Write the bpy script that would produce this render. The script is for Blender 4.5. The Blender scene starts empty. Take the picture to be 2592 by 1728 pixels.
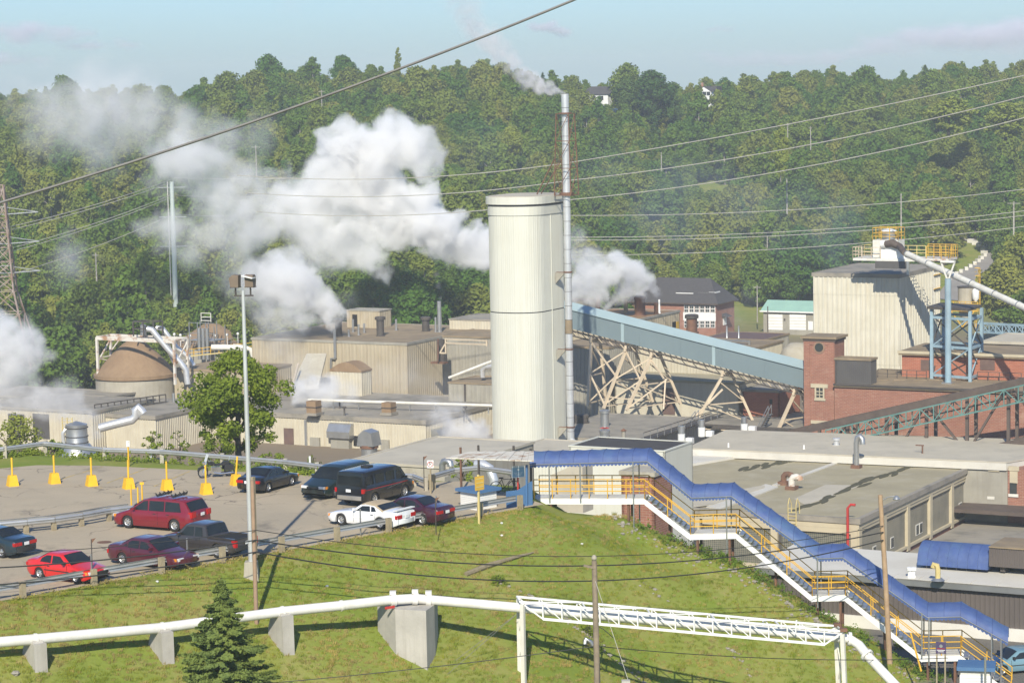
import bpy, math, random
import numpy as np
from mathutils import Vector, Matrix
S = bpy.context.scene
COL = S.collection
rnd = random.Random(7)

# ------------------------------------------------------------------ camera
F = 6480.0                      # focal length in pixels of the 2592 px wide photograph
EYE = Vector((0, 0, 23.6))      # the parking lot is z = 0
PITCH = math.atan((864 - 190) / F); ROLL = math.radians(1.1)
fw = Vector((0, math.cos(PITCH), -math.sin(PITCH))); rt = Vector((1, 0, 0)); up = Vector((0, math.sin(PITCH), math.cos(PITCH)))
RT = math.cos(ROLL) * rt - math.sin(ROLL) * up; UP = math.sin(ROLL) * rt + math.cos(ROLL) * up
cam = bpy.data.cameras.new('camera'); cam_o = bpy.data.objects.new('camera', cam); COL.objects.link(cam_o); S.camera = cam_o
cam_o.matrix_world = Matrix(((RT.x, UP.x, -fw.x, EYE.x), (RT.y, UP.y, -fw.y, EYE.y), (RT.z, UP.z, -fw.z, EYE.z), (0, 0, 0, 1)))
cam.sensor_width = 36; cam.lens = 36 * F / 2592; cam.clip_start = 1; cam.clip_end = 9000

# ------------------------------------------------------------------ world and sun
SUN_EL, SUN_AZ = math.radians(35), math.radians(185)      # behind the camera, a little to the left
w = bpy.data.worlds.new('World'); S.world = w; w.use_nodes = True
nt = w.node_tree; bg = nt.nodes['Background']
sky = nt.nodes.new('ShaderNodeTexSky'); sky.sky_type = 'NISHITA'; sky.sun_disc = False
sky.sun_elevation = SUN_EL; sky.sun_rotation = SUN_AZ; sky.air_density = 1.0; sky.dust_density = .6; sky.ozone_density = 1.6; sky.altitude = 100
bg.inputs[1].default_value = .076
tint = nt.nodes.new('ShaderNodeMix'); tint.data_type = 'RGBA'; tint.blend_type = 'MULTIPLY'; tint.inputs[0].default_value = 1; tint.inputs[7].default_value = (.60, .83, 1.2, 1)
nt.links.new(sky.outputs[0], tint.inputs[6]); nt.links.new(tint.outputs[2], bg.inputs[0])
sl = bpy.data.lights.new('sun', 'SUN'); sl.energy = 3.8; sl.angle = math.radians(.53); sl.color = (1, .94, .82)
so = bpy.data.objects.new('sun', sl); COL.objects.link(so)
so.rotation_euler = Vector((math.sin(SUN_AZ) * math.cos(SUN_EL), math.cos(SUN_AZ) * math.cos(SUN_EL), math.sin(SUN_EL))).to_track_quat('Z', 'Y').to_euler()
S.view_settings.view_transform = 'Standard'; S.view_settings.look = 'None'; S.view_settings.gamma = 1; S.view_settings.use_curve_mapping = False
S.view_settings.exposure = .62
S.cycles.use_denoising = True
S.cycles.max_bounces = 10; S.cycles.volume_bounces = 8; S.cycles.transparent_max_bounces = 48
S.cycles.diffuse_bounces = 3; S.cycles.glossy_bounces = 3
S.cycles.volume_step_rate = 3; S.cycles.volume_max_steps = 192

# ------------------------------------------------------------------ picture <-> place
def ray(x, y): return RT * ((x - 1296) / F) - UP * ((y - 864) / F) + fw
def Wp(x, y, d):                # the point at distance d (along Y) seen at photo pixel x, y
    v = ray(x, y); return EYE + v * (d / v.y)
def Gp(x, y, z=0.):             # the point at height z seen at photo pixel x, y
    v = ray(x, y); return EYE + v * ((z - EYE.z) / v.z)
def proj(p):
    q = Vector(p) - EYE; k = q.dot(fw); return 1296 + F * q.dot(RT) / k, 864 - F * q.dot(UP) / k
GA = math.radians(27.7)         # the mill's own grid: U runs right and nearer, V right and away
U = Vector((math.cos(GA), -math.sin(GA), 0)); V = Vector((math.sin(GA), math.cos(GA), 0)); Z = Vector((0, 0, 1))
def reach(P, D, x):             # how far along D from P until pixel column x
    a, b = 0., 200.
    f0 = proj(P)[0] - x
    for _ in range(50):
        m = (a + b) / 2
        if (proj(P + D * m)[0] - x) * f0 > 0: a = m
        else: b = m
    return a

# ------------------------------------------------------------------ materials
def new_mat(name):
    m = bpy.data.materials.new(name); m.use_nodes = True; t = m.node_tree
    return m, t, t.nodes['Principled BSDF']
class NT:
    def __init__(s, t): s.t = t
    def n(s, k, **kw):
        x = s.t.nodes.new(k)
        for a, b in kw.items(): setattr(x, a, b)
        return x
    def l(s, a, b): s.t.links.new(a, b)
    def val(s, x, sock):
        if hasattr(x, 'is_output'): s.l(x, sock)
        else: sock.default_value = x
    def noise(s, vec, scale, detail=5, rough=.55, dist=0):
        x = s.n('ShaderNodeTexNoise'); x.inputs['Scale'].default_value = scale; x.inputs['Detail'].default_value = detail; x.inputs['Roughness'].default_value = rough; x.inputs['Distortion'].default_value = dist
        s.l(vec, x.inputs['Vector']); return x.outputs[0]
    def ramp(s, f, a, b, ca=(0, 0, 0, 1), cb=(1, 1, 1, 1)):
        x = s.n('ShaderNodeValToRGB'); e = x.color_ramp.elements; e[0].position = a; e[1].position = b; e[0].color = ca; e[1].color = cb
        s.l(f, x.inputs[0]); return x.outputs[0]
    def mix(s, f, a, b, mode='MIX'):
        x = s.n('ShaderNodeMix', data_type='RGBA', blend_type=mode)
        s.val(f, x.inputs[0]); s.val(a, x.inputs[6]); s.val(b, x.inputs[7]); return x.outputs[2]
    def math(s, op, a, b=0.):
        x = s.n('ShaderNodeMath', operation=op); s.val(a, x.inputs[0]); s.val(b, x.inputs[1]); return x.outputs[0]
    def mapv(s, vec, sc, rot=(0, 0, 0)):
        x = s.n('ShaderNodeMapping'); s.l(vec, x.inputs[0]); x.inputs['Scale'].default_value = sc; x.inputs['Rotation'].default_value = rot; return x.outputs[0]
    def pos(s): return s.n('ShaderNodeNewGeometry').outputs['Position']
def c4(c): return (c[0], c[1], c[2], 1)
MATS = {}
def pm(name, col, col2=None, scale=1.2, rough=.8, metal=0., streak=None, samt=.5, bump=0., bscale=8., spec=.4, lo=.35, hi=.68, coat=0., blotch=None, bamt=.5):
    """paint / metal / concrete: two tones mixed by noise, optional vertical streaks and blotches"""
    if name in MATS: return MATS[name]
    m, t, b = new_mat(name); n = NT(t); P = n.pos()
    col2 = col2 or tuple(x * .78 for x in col)
    f = n.ramp(n.noise(P, scale, 6, .6), lo, hi)
    c = n.mix(f, c4(col), c4(col2))
    if streak:
        sv = n.mapv(P, (1.6, 1.6, .09)); sf = n.ramp(n.noise(sv, 1.3, 5, .7), .48, .72)
        c = n.mix(n.math('MULTIPLY', sf, samt), c, c4(streak))
    if blotch:
        bf = n.ramp(n.noise(P, .35, 6, .65), .5, .66)
        c = n.mix(n.math('MULTIPLY', bf, bamt), c, c4(blotch))
    n.l(c, b.inputs['Base Color'])
    b.inputs['Roughness'].default_value = rough; b.inputs['Metallic'].default_value = metal; b.inputs['Specular IOR Level'].default_value = spec
    if coat: b.inputs['Coat Weight'].default_value = coat; b.inputs['Coat Roughness'].default_value = .06
    if bump:
        bp = n.n('ShaderNodeBump'); bp.inputs['Strength'].default_value = bump; bp.inputs['Distance'].default_value = .05
        n.l(n.noise(P, bscale, 5, .6), bp.inputs['Height']); n.l(bp.outputs[0], b.inputs['Normal'])
    MATS[name] = m; return m
def brick_mat(name, c1, c2, mortar, white=.0, scale=1.0, blotch=None):
    m, t, b = new_mat(name); n = NT(t); P = n.pos()
    mp = n.n('ShaderNodeMapping'); n.l(P, mp.inputs[0]); mp.inputs['Rotation'].default_value = (0, 0, GA)
    sx = n.n('ShaderNodeSeparateXYZ'); n.l(mp.outputs[0], sx.inputs[0])
    cx = n.n('ShaderNodeCombineXYZ'); n.l(n.math('ADD', sx.outputs[0], sx.outputs[1]), cx.inputs[0]); n.l(sx.outputs[2], cx.inputs[1])
    k = n.n('ShaderNodeTexBrick'); n.l(cx.outputs[0], k.inputs['Vector'])
    k.inputs['Color1'].default_value = c4(c1); k.inputs['Color2'].default_value = c4(c2); k.inputs['Mortar'].default_value = c4(mortar)
    k.inputs['Scale'].default_value = scale; k.inputs['Brick Width'].default_value = .5; k.inputs['Row Height'].default_value = .17; k.inputs['Mortar Size'].default_value = .014
    c = k.outputs[0]
    f = n.ramp(n.noise(P, .5, 6, .65), .35, .7); c = n.mix(n.math('MULTIPLY', f, .45), c, c4(tuple(x * .6 for x in c1)))
    if blotch:
        f2 = n.ramp(n.noise(n.mapv(P, (.5, .5, .8)), .45, 6, .7), .55, .68); c = n.mix(n.math('MULTIPLY', f2, .6), c, c4(blotch))
    if white:
        f3 = n.ramp(n.noise(n.mapv(P, (1.2, 1.2, 5)), 2.2, 3, .6), .63, .7); c = n.mix(n.math('MULTIPLY', f3, white), c, (.6, .52, .42, 1))
    n.l(c, b.inputs['Base Color']); b.inputs['Roughness'].default_value = .9
    MATS[name] = m; return m

# ------------------------------------------------------------------ meshes
def new_obj(name, data):
    o = bpy.data.objects.new(name, data); COL.objects.link(o); return o
def tag(o, label=None, cat=None, group=None, kind=None):
    if label: o['label'] = label
    if cat: o['category'] = cat
    if group: o['group'] = group
    if kind: o['kind'] = kind
    return o
def thing(name, label, cat, loc=(0, 0, 0), rz=0., group=None):
    o = new_obj(name, None); o.location = loc; o.rotation_euler = (0, 0, rz); o.empty_display_size = .3
    o.matrix_world = Matrix.Translation(loc) @ Matrix.Rotation(rz, 4, 'Z')
    return tag(o, label, cat, group)
class MB:
    def __init__(s): s.v = []; s.f = []
    def add(s, vs, fs):
        k = len(s.v); s.v += [tuple(p) for p in vs]; s.f += [tuple(i + k for i in f) for f in fs]; return s
    def ob(s, P, a, b, c):      # box from corner P with edge vectors a, b, c
        P = Vector(P); a = Vector(a); b = Vector(b); c = Vector(c)
        if a.cross(b).dot(c) < 0: P, a = P + a, -a
        return s.add([P, P + a, P + a + b, P + b, P + c, P + a + c, P + a + b + c, P + b + c], [(3, 2, 1, 0), (4, 5, 6, 7), (0, 1, 5, 4), (1, 2, 6, 5), (2, 3, 7, 6), (3, 0, 4, 7)])
    def box(s, c, sz, X=None, Y=None, Zv=None):
        X = Vector(X or (1, 0, 0)); Y = Vector(Y or (0, 1, 0)); Zv = Vector(Zv or (0, 0, 1))
        return s.ob(Vector(c) - X * sz[0] / 2 - Y * sz[1] / 2 - Zv * sz[2] / 2, X * sz[0], Y * sz[1], Zv * sz[2])
    def bar(s, a, b, w, h=None, upv=(0, 0, 1)):
        a = Vector(a); b = Vector(b); d = b - a; h = h or w
        upv = Vector(upv)
        if abs(d.normalized().dot(upv)) > .98: upv = Vector(U)
        sd = d.cross(upv).normalized(); u2 = sd.cross(d).normalized()
        return s.ob(a - sd * w / 2 - u2 * h / 2, d, sd * w, u2 * h)
    def cyl(s, a, b, r, r2=None, n=12, cap=True):
        a = Vector(a); b = Vector(b); r2 = r if r2 is None else r2
        d = (b - a).normalized(); x = d.orthogonal().normalized(); y = d.cross(x)
        vs = []; 
        for p, q in ((a, r), (b, r2)):
            for i in range(n):
                t = 2 * math.pi * i / n; vs.append(p + (x * math.cos(t) + y * math.sin(t)) * q)
        fs = [(i, (i + 1) % n, n + (i + 1) % n, n + i) for i in range(n)]
        if cap: fs += [tuple(range(n - 1, -1, -1)), tuple(range(n, 2 * n))]
        return s.add(vs, fs)
    def tube(s, pts, r, n=8, cap=True):
        pts = [Vector(p) for p in pts]; m = len(pts); rs = r if isinstance(r, (list, tuple)) else [r] * m
        vs = []; x = None
        for i in range(m):
            d = (pts[min(i + 1, m - 1)] - pts[max(i - 1, 0)]).normalized()
            if x is None: x = d.orthogonal().normalized()
            x = (x - d * x.dot(d)).normalized(); y = d.cross(x)
            for j in range(n):
                t = 2 * math.pi * j / n; vs.append(pts[i] + (x * math.cos(t) + y * math.sin(t)) * rs[i])
        fs = [(i * n + j, i * n + (j + 1) % n, (i + 1) * n + (j + 1) % n, (i + 1) * n + j) for i in range(m - 1) for j in range(n)]
        if cap: fs += [tuple(range(n - 1, -1, -1)), tuple(range((m - 1) * n, m * n))]
        return s.add(vs, fs)
    def lathe(s, c, prof, n=24, cap=True):
        c = Vector(c); vs = [c + Vector((math.cos(2 * math.pi * j / n) * r, math.sin(2 * math.pi * j / n) * r, z)) for r, z in prof for j in range(n)]
        m = len(prof)
        fs = [(i * n + j, i * n + (j + 1) % n, (i + 1) * n + (j + 1) % n, (i + 1) * n + j) for i in range(m - 1) for j in range(n)]
        if cap: fs += [tuple(range(n - 1, -1, -1)), tuple(range((m - 1) * n, m * n))]
        return s.add(vs, fs)
    def prism(s, poly, off):    # polygon (3-D points) extruded by vector off
        poly = [Vector(p) for p in poly]; off = Vector(off); n = len(poly)
        nn = Vector((0, 0, 0))
        for i in range(n): nn += poly[i].cross(poly[(i + 1) % n])
        if nn.dot(off) < 0: poly.reverse()
        return s.add(poly + [p + off for p in poly], [tuple(range(n - 1, -1, -1)), tuple(range(n, 2 * n))] + [(i, (i + 1) % n, n + (i + 1) % n, n + i) for i in range(n)])
    def quad(s, *p): return s.add(p, [tuple(range(len(p)))])
    def corr(s, A, B, z0, z1, nrm, pitch=.3, depth=.05, z0b=None, z1b=None):   # ribbed sheet from A to B, z0..z1 (ends may differ)
        A = Vector((A[0], A[1], 0)); B = Vector((B[0], B[1], 0)); Lh = (B - A).length; k = max(1, round(Lh / pitch)); nrm = Vector(nrm)
        z0b = z0 if z0b is None else z0b; z1b = z1 if z1b is None else z1b
        ts = []
        for i in range(k):
            for t, o in ((0, 0), (.5, 0), (.62, 1), (.88, 1)): ts.append(((i + t) / k, o))
        ts.append((1, 0)); vs = []
        for t, o in ts:
            q = A + (B - A) * t + nrm * depth * o
            vs += [(q.x, q.y, z0 + (z0b - z0) * t), (q.x, q.y, z1 + (z1b - z1) * t)]
        fl = (B - A).cross(Z).dot(nrm) > 0
        fs = [(2 * i, 2 * i + 2, 2 * i + 3, 2 * i + 1) if fl else (2 * i + 1, 2 * i + 3, 2 * i + 2, 2 * i) for i in range(len(ts) - 1)]
        return s.add(vs, fs)
    def build(s, name, mat, parent=None, smooth=False, world=True, **tg):
        vs = s.v
        me = bpy.data.meshes.new(name)
        if parent is not None and world:
            Mi = (parent.get('_mw') and None) or WM(parent).inverted(); vs = [Mi @ Vector(p) for p in vs]; loc = None
        elif parent is None:
            a = np.array(vs); lo = a.min(0); hi = a.max(0); c = ((lo[0] + hi[0]) / 2, (lo[1] + hi[1]) / 2, lo[2])
            vs = a - np.array(c); loc = c
        else: loc = None
        me.from_pydata([tuple(p) for p in vs], [], s.f); me.materials.append(MATS[mat] if isinstance(mat, str) else mat)
        if smooth: smooth_by_angle(me, smooth if not isinstance(smooth, bool) else 40)
        o = new_obj(name, me)
        if parent is not None: o.parent = parent
        elif loc: o.location = loc
        if tg: tag(o, **tg)
        return o
def WM(o):                      # world matrix from loc / rz / parents, without waiting for the depsgraph
    m = Matrix.Translation(o.location) @ o.rotation_euler.to_matrix().to_4x4()
    return WM(o.parent) @ m if o.parent else m
def smooth_by_angle(me, deg):
    me.polygons.foreach_set('use_smooth', [True] * len(me.polygons))
    me.set_sharp_from_angle(angle=math.radians(deg))
def copy_tree(o, parent=None):
    c = o.copy(); COL.objects.link(c); c.parent = parent
    for ch in [x for x in bpy.data.objects if x.parent == o]: copy_tree(ch, c)
    return c
def copy_kids(o, kids, loc, rz, **tg):
    c = o.copy(); COL.objects.link(c); c.location = loc; c.rotation_euler = (0, 0, rz); tag(c, **tg)
    for k in kids:
        q = k.copy(); COL.objects.link(q); q.parent = c
    return c
def sag(a, b, s, n=24): # a hanging wire's points
    a = Vector(a); b = Vector(b)
    return [a.lerp(b, i / n) - Z * (4 * s * (i / n) * (1 - i / n)) for i in range(n + 1)]
# ------------------------------------------------------------------ terrain
NB = Vector((.653, -.757, 0))                       # down the bank, square to the near guardrail
YZ = -10.2
A1 = Gp(0, 1521); B1 = Gp(1310, 1288)
RD = (B1 - A1).normalized(); NB = Vector((RD.y, -RD.x, 0))
A2 = Gp(0, 1160); A2b = Gp(793, 1206)               # far guardrail, on the ground
def sst(a, b, x):
    t = min(1, max(0, (x - a) / (b - a))); return t * t * (3 - 2 * t)
SKYL = [(-400, 235), (0, 252), (60, 250), (150, 225), (300, 240), (400, 232), (470, 250), (560, 222), (720, 192), (800, 180), (850, 192), (915, 196), (1000, 190), (1060, 182), (1250, 174), (1320, 196), (1400, 205), (1480, 212), (1560, 214), (1640, 190), (1720, 228), (1800, 222), (1900, 203), (2000, 197), (2100, 192), (2200, 198), (2240, 215), (2300, 198), (2430, 172), (2592, 186), (3000, 180)]
SX = [a for a, b in SKYL]; SY = [b for a, b in SKYL]
TREE_H = 10.5
def ridge_z(X, Y):                                  # ground height of the ridge behind this bearing
    px = 1296 + F * X / max(Y, 1)
    y = np.interp(px, SX, SY); p = Wp(px, y, 830.); return p.z - TREE_H
def vnoise(x, y, s=1., seed=0):
    from mathutils import noise
    return noise.noise(Vector((x * s + seed * 17.3, y * s - seed * 9.1, seed)))
def ground_z(X, Y):
    P = Vector((X, Y, 0)); s1 = (P - A1).dot(NB); s2 = (P - A2).dot(V)
    q = s1 - .5
    sl = .52 + .2 * sst(0, 8, X)
    zb = 0. if q < 0 else sl * (-.5 * q * q if q < 1 else .5 - q)
    zb = max(zb, YZ)
    if s1 > .8: zb += .16 * vnoise(X, Y, .35) * sst(.8, 3, s1) * (1 - sst(15, 19, s1))
    def fall(r): return 0. if r < 0 else (-.3 * r * r if r < 1 else -.3 - .6 * (r - 1))
    z = min(zb, fall(s2 - 2.0))
    if X > 2: z -= 1.1 * max(0., Y - (143.3 - .21 * (X - 2)) - .3) * sst(2, 6, X)
    z -= 1.15 * sst(.3, 3.2, X) * sst(136.8, 140.5, Y) * (1 - sst(7.5, 13, X)) * (1 - sst(150, 170, Y))
    r = s2 - 2.0 - 26 * sst(4, 14, X)
    z = max(z, YZ if r < 0 else max(YZ + fall(r), -25.)) if X > 0 else max(z, -25.)
    if Y > 350 and z < -20: z = -25 - 2.6 * sst(370, 470, Y)
    if Y > 400:
        y0 = 395 + 135 * sst(0, 34, X); t = (Y - y0) / (826. - y0)
        if t > 0:
            t2 = min(t, 1.); zr = ridge_z(X, Y)
            z = -27.6 + (zr + 27.6) * (.35 * t2 + .65 * sst(0, 1.02, t2))
            if t > 1.02: z -= (Y - 830) * .02
            z += 1.2 * vnoise(X, Y, .012, 3) * sst(0, .2, t)
    return z
def bank_px(x, y, d0=95., d1=160.):
    d = d0
    while d < d1:
        p = Wp(x, y, d)
        if p.z <= ground_z(p.x, p.y): break
        d += .2
    return Vector((p.x, p.y, ground_z(p.x, p.y)))
def frange(a, b, s):
    n = max(1, round((b - a) / s)); return [a + (b - a) * i / n for i in range(n)]
gy = frange(-40, 92, 12) + frange(92, 172, .9) + frange(172, 330, 5) + frange(330, 1000, 14) + frange(1000, 3600, 200) + [3600]
gx = frange(-2400, -420, 220) + frange(-420, -44, 14) + frange(-44, 44, .9) + frange(44, 420, 14) + frange(420, 2400, 220) + [2400]
gv = [(x, y, ground_z(x, y)) for y in gy for x in gx]; nx = len(gx)
gf = [(j * nx + i, j * nx + i + 1, (j + 1) * nx + i + 1, (j + 1) * nx + i) for j in range(len(gy) - 1) for i in range(nx - 1)]
# lot and grass: below the asphalt sheet the ground is sunk a little
def in_lot(x, y):
    P = Vector((x, y, 0)); return (P - A1).dot(NB) < -.6 and (P - A2).dot(V) < -4.5
gv = [(x, y, z - .06) if in_lot(x, y) and y < 175 else (x, y, z) for x, y, z in gv]
m, t, b = new_mat('ground'); n = NT(t); P = n.pos()
green = n.mix(n.ramp(n.noise(P, .22, 5, .6), .38, .62), (.18, .235, .032, 1), (.255, .265, .06, 1))
fine = n.ramp(n.noise(P, 3.2, 6, .7), .3, .72); green = n.mix(n.math('MULTIPLY', fine, .32), green, (.14, .17, .025, 1))
dry = n.ramp(n.noise(P, .5, 6, .7), .52, .7); green = n.mix(n.math('MULTIPLY', dry, .6), green, (.33, .27, .11, 1))
sx = n.n('ShaderNodeSeparateXYZ'); n.l(P, sx.inputs[0])
gravel = n.mix(n.noise(P, .6, 6, .7), (.26, .2, .13, 1), (.2, .16, .11, 1))
lowf = n.ramp(n.math('MULTIPLY_ADD', sx.outputs[2], -.04), .6, .98)
mp = n.n('ShaderNodeMapRange'); n.l(sx.outputs[2], mp.inputs[0]); mp.inputs[1].default_value = -23.5; mp.inputs[2].default_value = -24.8
mr2 = n.n('ShaderNodeMapRange'); n.l(sx.outputs[1], mr2.inputs[0]); mr2.inputs[1].default_value = 545; mr2.inputs[2].default_value = 470
c = n.mix(n.math('MULTIPLY', mp.outputs[0], mr2.outputs[0]), green, gravel)
# a bare asphalt yard at the foot of the stairs
yard = n.n('ShaderNodeMapRange'); n.l(sx.outputs[2], yard.inputs[0]); yard.inputs[1].default_value = YZ + .25; yard.inputs[2].default_value = YZ + .05
yx = n.n('ShaderNodeMapRange'); n.l(sx.outputs[0], yx.inputs[0]); yx.inputs[1].default_value = 20; yx.inputs[2].default_value = 21.5
yy = n.n('ShaderNodeMapRange'); n.l(sx.outputs[1], yy.inputs[0]); yy.inputs[1].default_value = 126; yy.inputs[2].default_value = 130
yz = n.n('ShaderNodeMapRange'); n.l(sx.outputs[1], yz.inputs[0]); yz.inputs[1].default_value = 185; yz.inputs[2].default_value = 180
c = n.mix(n.math('MULTIPLY', n.math('MULTIPLY', yard.outputs[0], yx.outputs[0]), n.math('MULTIPLY', yy.outputs[0], yz.outputs[0])), c, n.mix(n.noise(P, 1.5, 6, .7), (.13, .12, .105, 1), (.19, .175, .15, 1)))
n.l(c, b.inputs['Base Color']); b.inputs['Roughness'].default_value = .95; b.inputs['Specular IOR Level'].default_value = .15
bp = n.n('ShaderNodeBump'); bp.inputs['Strength'].default_value = .6; bp.inputs['Distance'].default_value = .12; n.l(n.noise(P, 4, 6, .7), bp.inputs['Height']); n.l(bp.outputs[0], b.inputs['Normal'])
MATS['ground'] = m
me = bpy.data.meshes.new('ground'); me.from_pydata(gv, [], gf); me.materials.append(m); smooth_by_angle(me, 60)
tag(new_obj('ground', me), 'sloping ground with grassy bank and gravel mill yard', None, None, 'structure')

# asphalt lot
m, t, b = new_mat('asphalt'); n = NT(t); P = n.pos()
c = n.mix(n.ramp(n.noise(P, .18, 6, .6), .36, .66), (.43, .355, .245, 1), (.35, .295, .21, 1))
c = n.mix(n.math('MULTIPLY', n.ramp(n.noise(P, 14, 3, .7), .35, .7), .4), c, (.47, .395, .28, 1))
vo = n.n('ShaderNodeTexVoronoi', feature='DISTANCE_TO_EDGE'); vo.inputs['Scale'].default_value = .32
wv = n.n('ShaderNodeVectorMath', operation='ADD'); n.l(P, wv.inputs[0])
nz = n.n('ShaderNodeTexNoise'); nz.inputs['Scale'].default_value = .7; nz.inputs['Detail'].default_value = 5; n.l(P, nz.inputs['Vector']); sc = n.n('ShaderNodeVectorMath', operation='SCALE'); n.l(nz.outputs['Color'], sc.inputs[0]); sc.inputs['Scale'].default_value = 1.6; n.l(sc.outputs[0], wv.inputs[1])
n.l(wv.outputs[0], vo.inputs['Vector'])
crk = n.ramp(vo.outputs['Distance'], .004, .018, (1, 1, 1, 1), (0, 0, 0, 1)); crk = n.math('MULTIPLY', crk, n.ramp(n.noise(P, .12, 3, .5), .45, .6))
c = n.mix(n.math('MULTIPLY', crk, .75), c, (.06, .055, .05, 1))
st = n.ramp(n.noise(n.mapv(P, (.5, .28, 1), (0, 0, .6)), .5, 5, .7), .58, .72); c = n.mix(n.math('MULTIPLY', st, .5), c, (.085, .08, .075, 1))
n.l(c, b.inputs['Base Color']); b.inputs['Roughness'].default_value = .9; b.inputs['Specular IOR Level'].default_value = .2
MATS['asphalt'] = m
def line_pt(A, D, x):           # point on the ground line A + tD seen in column x
    lo, hi = -300., 300.
    for _ in range(60):
        mid = (lo + hi) / 2
        if proj(A + D * mid)[0] < x: lo = mid
        else: hi = mid
    return A + D * mid
lot = [A1 - RD * 40 - NB * .1, B1 - NB * .05 + RD * 2.0, Gp(1330, 1262), Gp(1180, 1218), Gp(1080, 1221), Gp(900, 1212), Gp(720, 1199), Gp(488, 1190), Gp(250, 1179), Gp(92, 1178), Gp(-60, 1192), Gp(-700, 1230)]
mb = MB(); vs = [(p.x, p.y, .0) for p in lot]
mb.prism(vs, (0, 0, .03)); mb.build('parking_lot', 'asphalt', smooth=False, kind='structure', label='cracked grey asphalt parking lot')

# ------------------------------------------------------------------ trees
def leaf_mat(name, c1, c2, c3, trans=.25):
    m, t, b = new_mat(name); n = NT(t)
    oi = n.n('ShaderNodeObjectInfo')
    r = n.n('ShaderNodeValToRGB'); e = r.color_ramp.elements; e[0].color = c4(c1); e[1].color = c4(c3); k = e.new(.5); k.color = c4(c2); n.l(oi.outputs['Random'], r.inputs[0])
    f = n.ramp(n.noise(n.pos(), .55, 4, .6), .35, .68)
    c = n.mix(n.math('MULTIPLY', f, .5), r.outputs[0], n.mix(1., r.outputs[0], (1.7, 1.45, .9, 1), 'MULTIPLY'))
    t.nodes.remove(b); d = n.n('ShaderNodeBsdfDiffuse'); tr = n.n('ShaderNodeBsdfTranslucent'); mx = n.n('ShaderNodeMixShader'); mx.inputs[0].default_value = trans
    n.l(c, d.inputs[0]); n.l(c, tr.inputs[0]); n.l(d.outputs[0], mx.inputs[1]); n.l(tr.outputs[0], mx.inputs[2]); n.l(mx.outputs[0], t.nodes['Material Output'].inputs[0])
    MATS[name] = m; return m
leaf_mat('leaves_wood', (.068, .145, .027), (.125, .19, .035), (.2, .22, .05))
leaf_mat('leaves_light', (.2, .25, .05), (.21, .26, .055), (.23, .26, .065))
leaf_mat('leaves_dark', (.045, .10, .03), (.065, .12, .035), (.085, .14, .04))
leaf_mat('leaves_near', (.2, .27, .04), (.21, .28, .044), (.23, .29, .05), .45)
leaf_mat('needles', (.18, .24, .07), (.185, .245, .075), (.19, .25, .08), .35)
pm('bark', (.13, .105, .08), (.07, .055, .04), scale=3, rough=.95)
pm('bark_pale', (.42, .39, .33), (.2, .18, .15), scale=2, rough=.95)
def leaf_quads(rng, C, N, size, flat=.0):
    """C, N: centres and rough outward normals; gives a soup of bent leaf-clump quads"""
    k = len(C); d = N + rng.normal(0, .55, (k, 3)); d /= np.linalg.norm(d, axis=1)[:, None]
    a = rng.normal(0, 1, (k, 3)); a -= d * (a * d).sum(1)[:, None]; a /= np.linalg.norm(a, axis=1)[:, None]; b = np.cross(d, a)
    s = size * rng.uniform(.6, 1.35, (k, 1)); a *= s; b *= s * rng.uniform(.5, .9, (k, 1))
    q = np.stack([C - a, C - b * .9 - d * s * .15, C + a, C + b * .9 - d * s * .15], 1).reshape(-1, 3)
    return q
def crown_pts(rng, blobs, per, shell=.55):
    C = []; N = []
    for (x, y, z, r, k) in blobs:
        m_ = int(per * r * r)
        u = rng.normal(0, 1, (m_, 3)); u /= np.linalg.norm(u, axis=1)[:, None]
        rr = r * rng.uniform(shell, 1., (m_, 1)) ** .6 * (1 + .12 * np.sin(u[:, :1] * 5 + z) )
        C.append(u * rr * np.array([1, 1, k]) + np.array([x, y, z])); N.append(u)
    return np.concatenate(C), np.concatenate(N)
def broadleaf(seed, H, R, base, nb, per, leaf, top=1., flat=.8, rough=1., shell=.35):
    rng = np.random.default_rng(seed); bl = []; lean = rng.uniform(-.12, .12, 2) * R
    for i in range(nb):
        t = (i + rng.uniform(.1, .9)) / nb; z = base + (H - base) * (t ** .9) * .95
        prof = math.sin(math.pi * min(1, (.14 + .86 * t)) ** 1.1) ** .7
        rr = R * max(.1, prof) * rng.uniform(.8, 1.12); an = i * 2.4 + rng.uniform(-.9, .9); br = R * rng.uniform(.17, .40) * (.6 + .5 * prof) * rough
        off = max(0., rr - br * .8) * rng.uniform(.25, 1.) ** .55
        bl.append((math.cos(an) * off + lean[0] * t, math.sin(an) * off + lean[1] * t, min(z + rng.uniform(-.06, .06) * H, H - br * flat), br, flat * rng.uniform(.75, 1.25)))
    C, N = crown_pts(rng, bl, per, shell)
    Q = leaf_quads(rng, C, N * .8 + np.array([0, 0, .3]), leaf)
    tr = MB(); tr.tube([(0, 0, -.6), (lean[0] * .2, lean[1] * .2, base * .8), (lean[0] * .5 + .1, lean[1] * .5, (base + H) * .5), (lean[0], lean[1], H * .86)], [R * .07, R * .05, R * .03, R * .008], 7)
    for i in range(0, nb, max(1, nb // 11)):
        x, y, z, r, k = bl[i]; z0 = max(base * .6, z - math.hypot(x, y) * .9)
        tr.tube([(0, 0, z0), (x * .5, y * .5, (z0 + z) / 2 + .1), (x, y, z)], [R * .026, R * .018, R * .006], 5)
    return Q, tr
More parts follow.
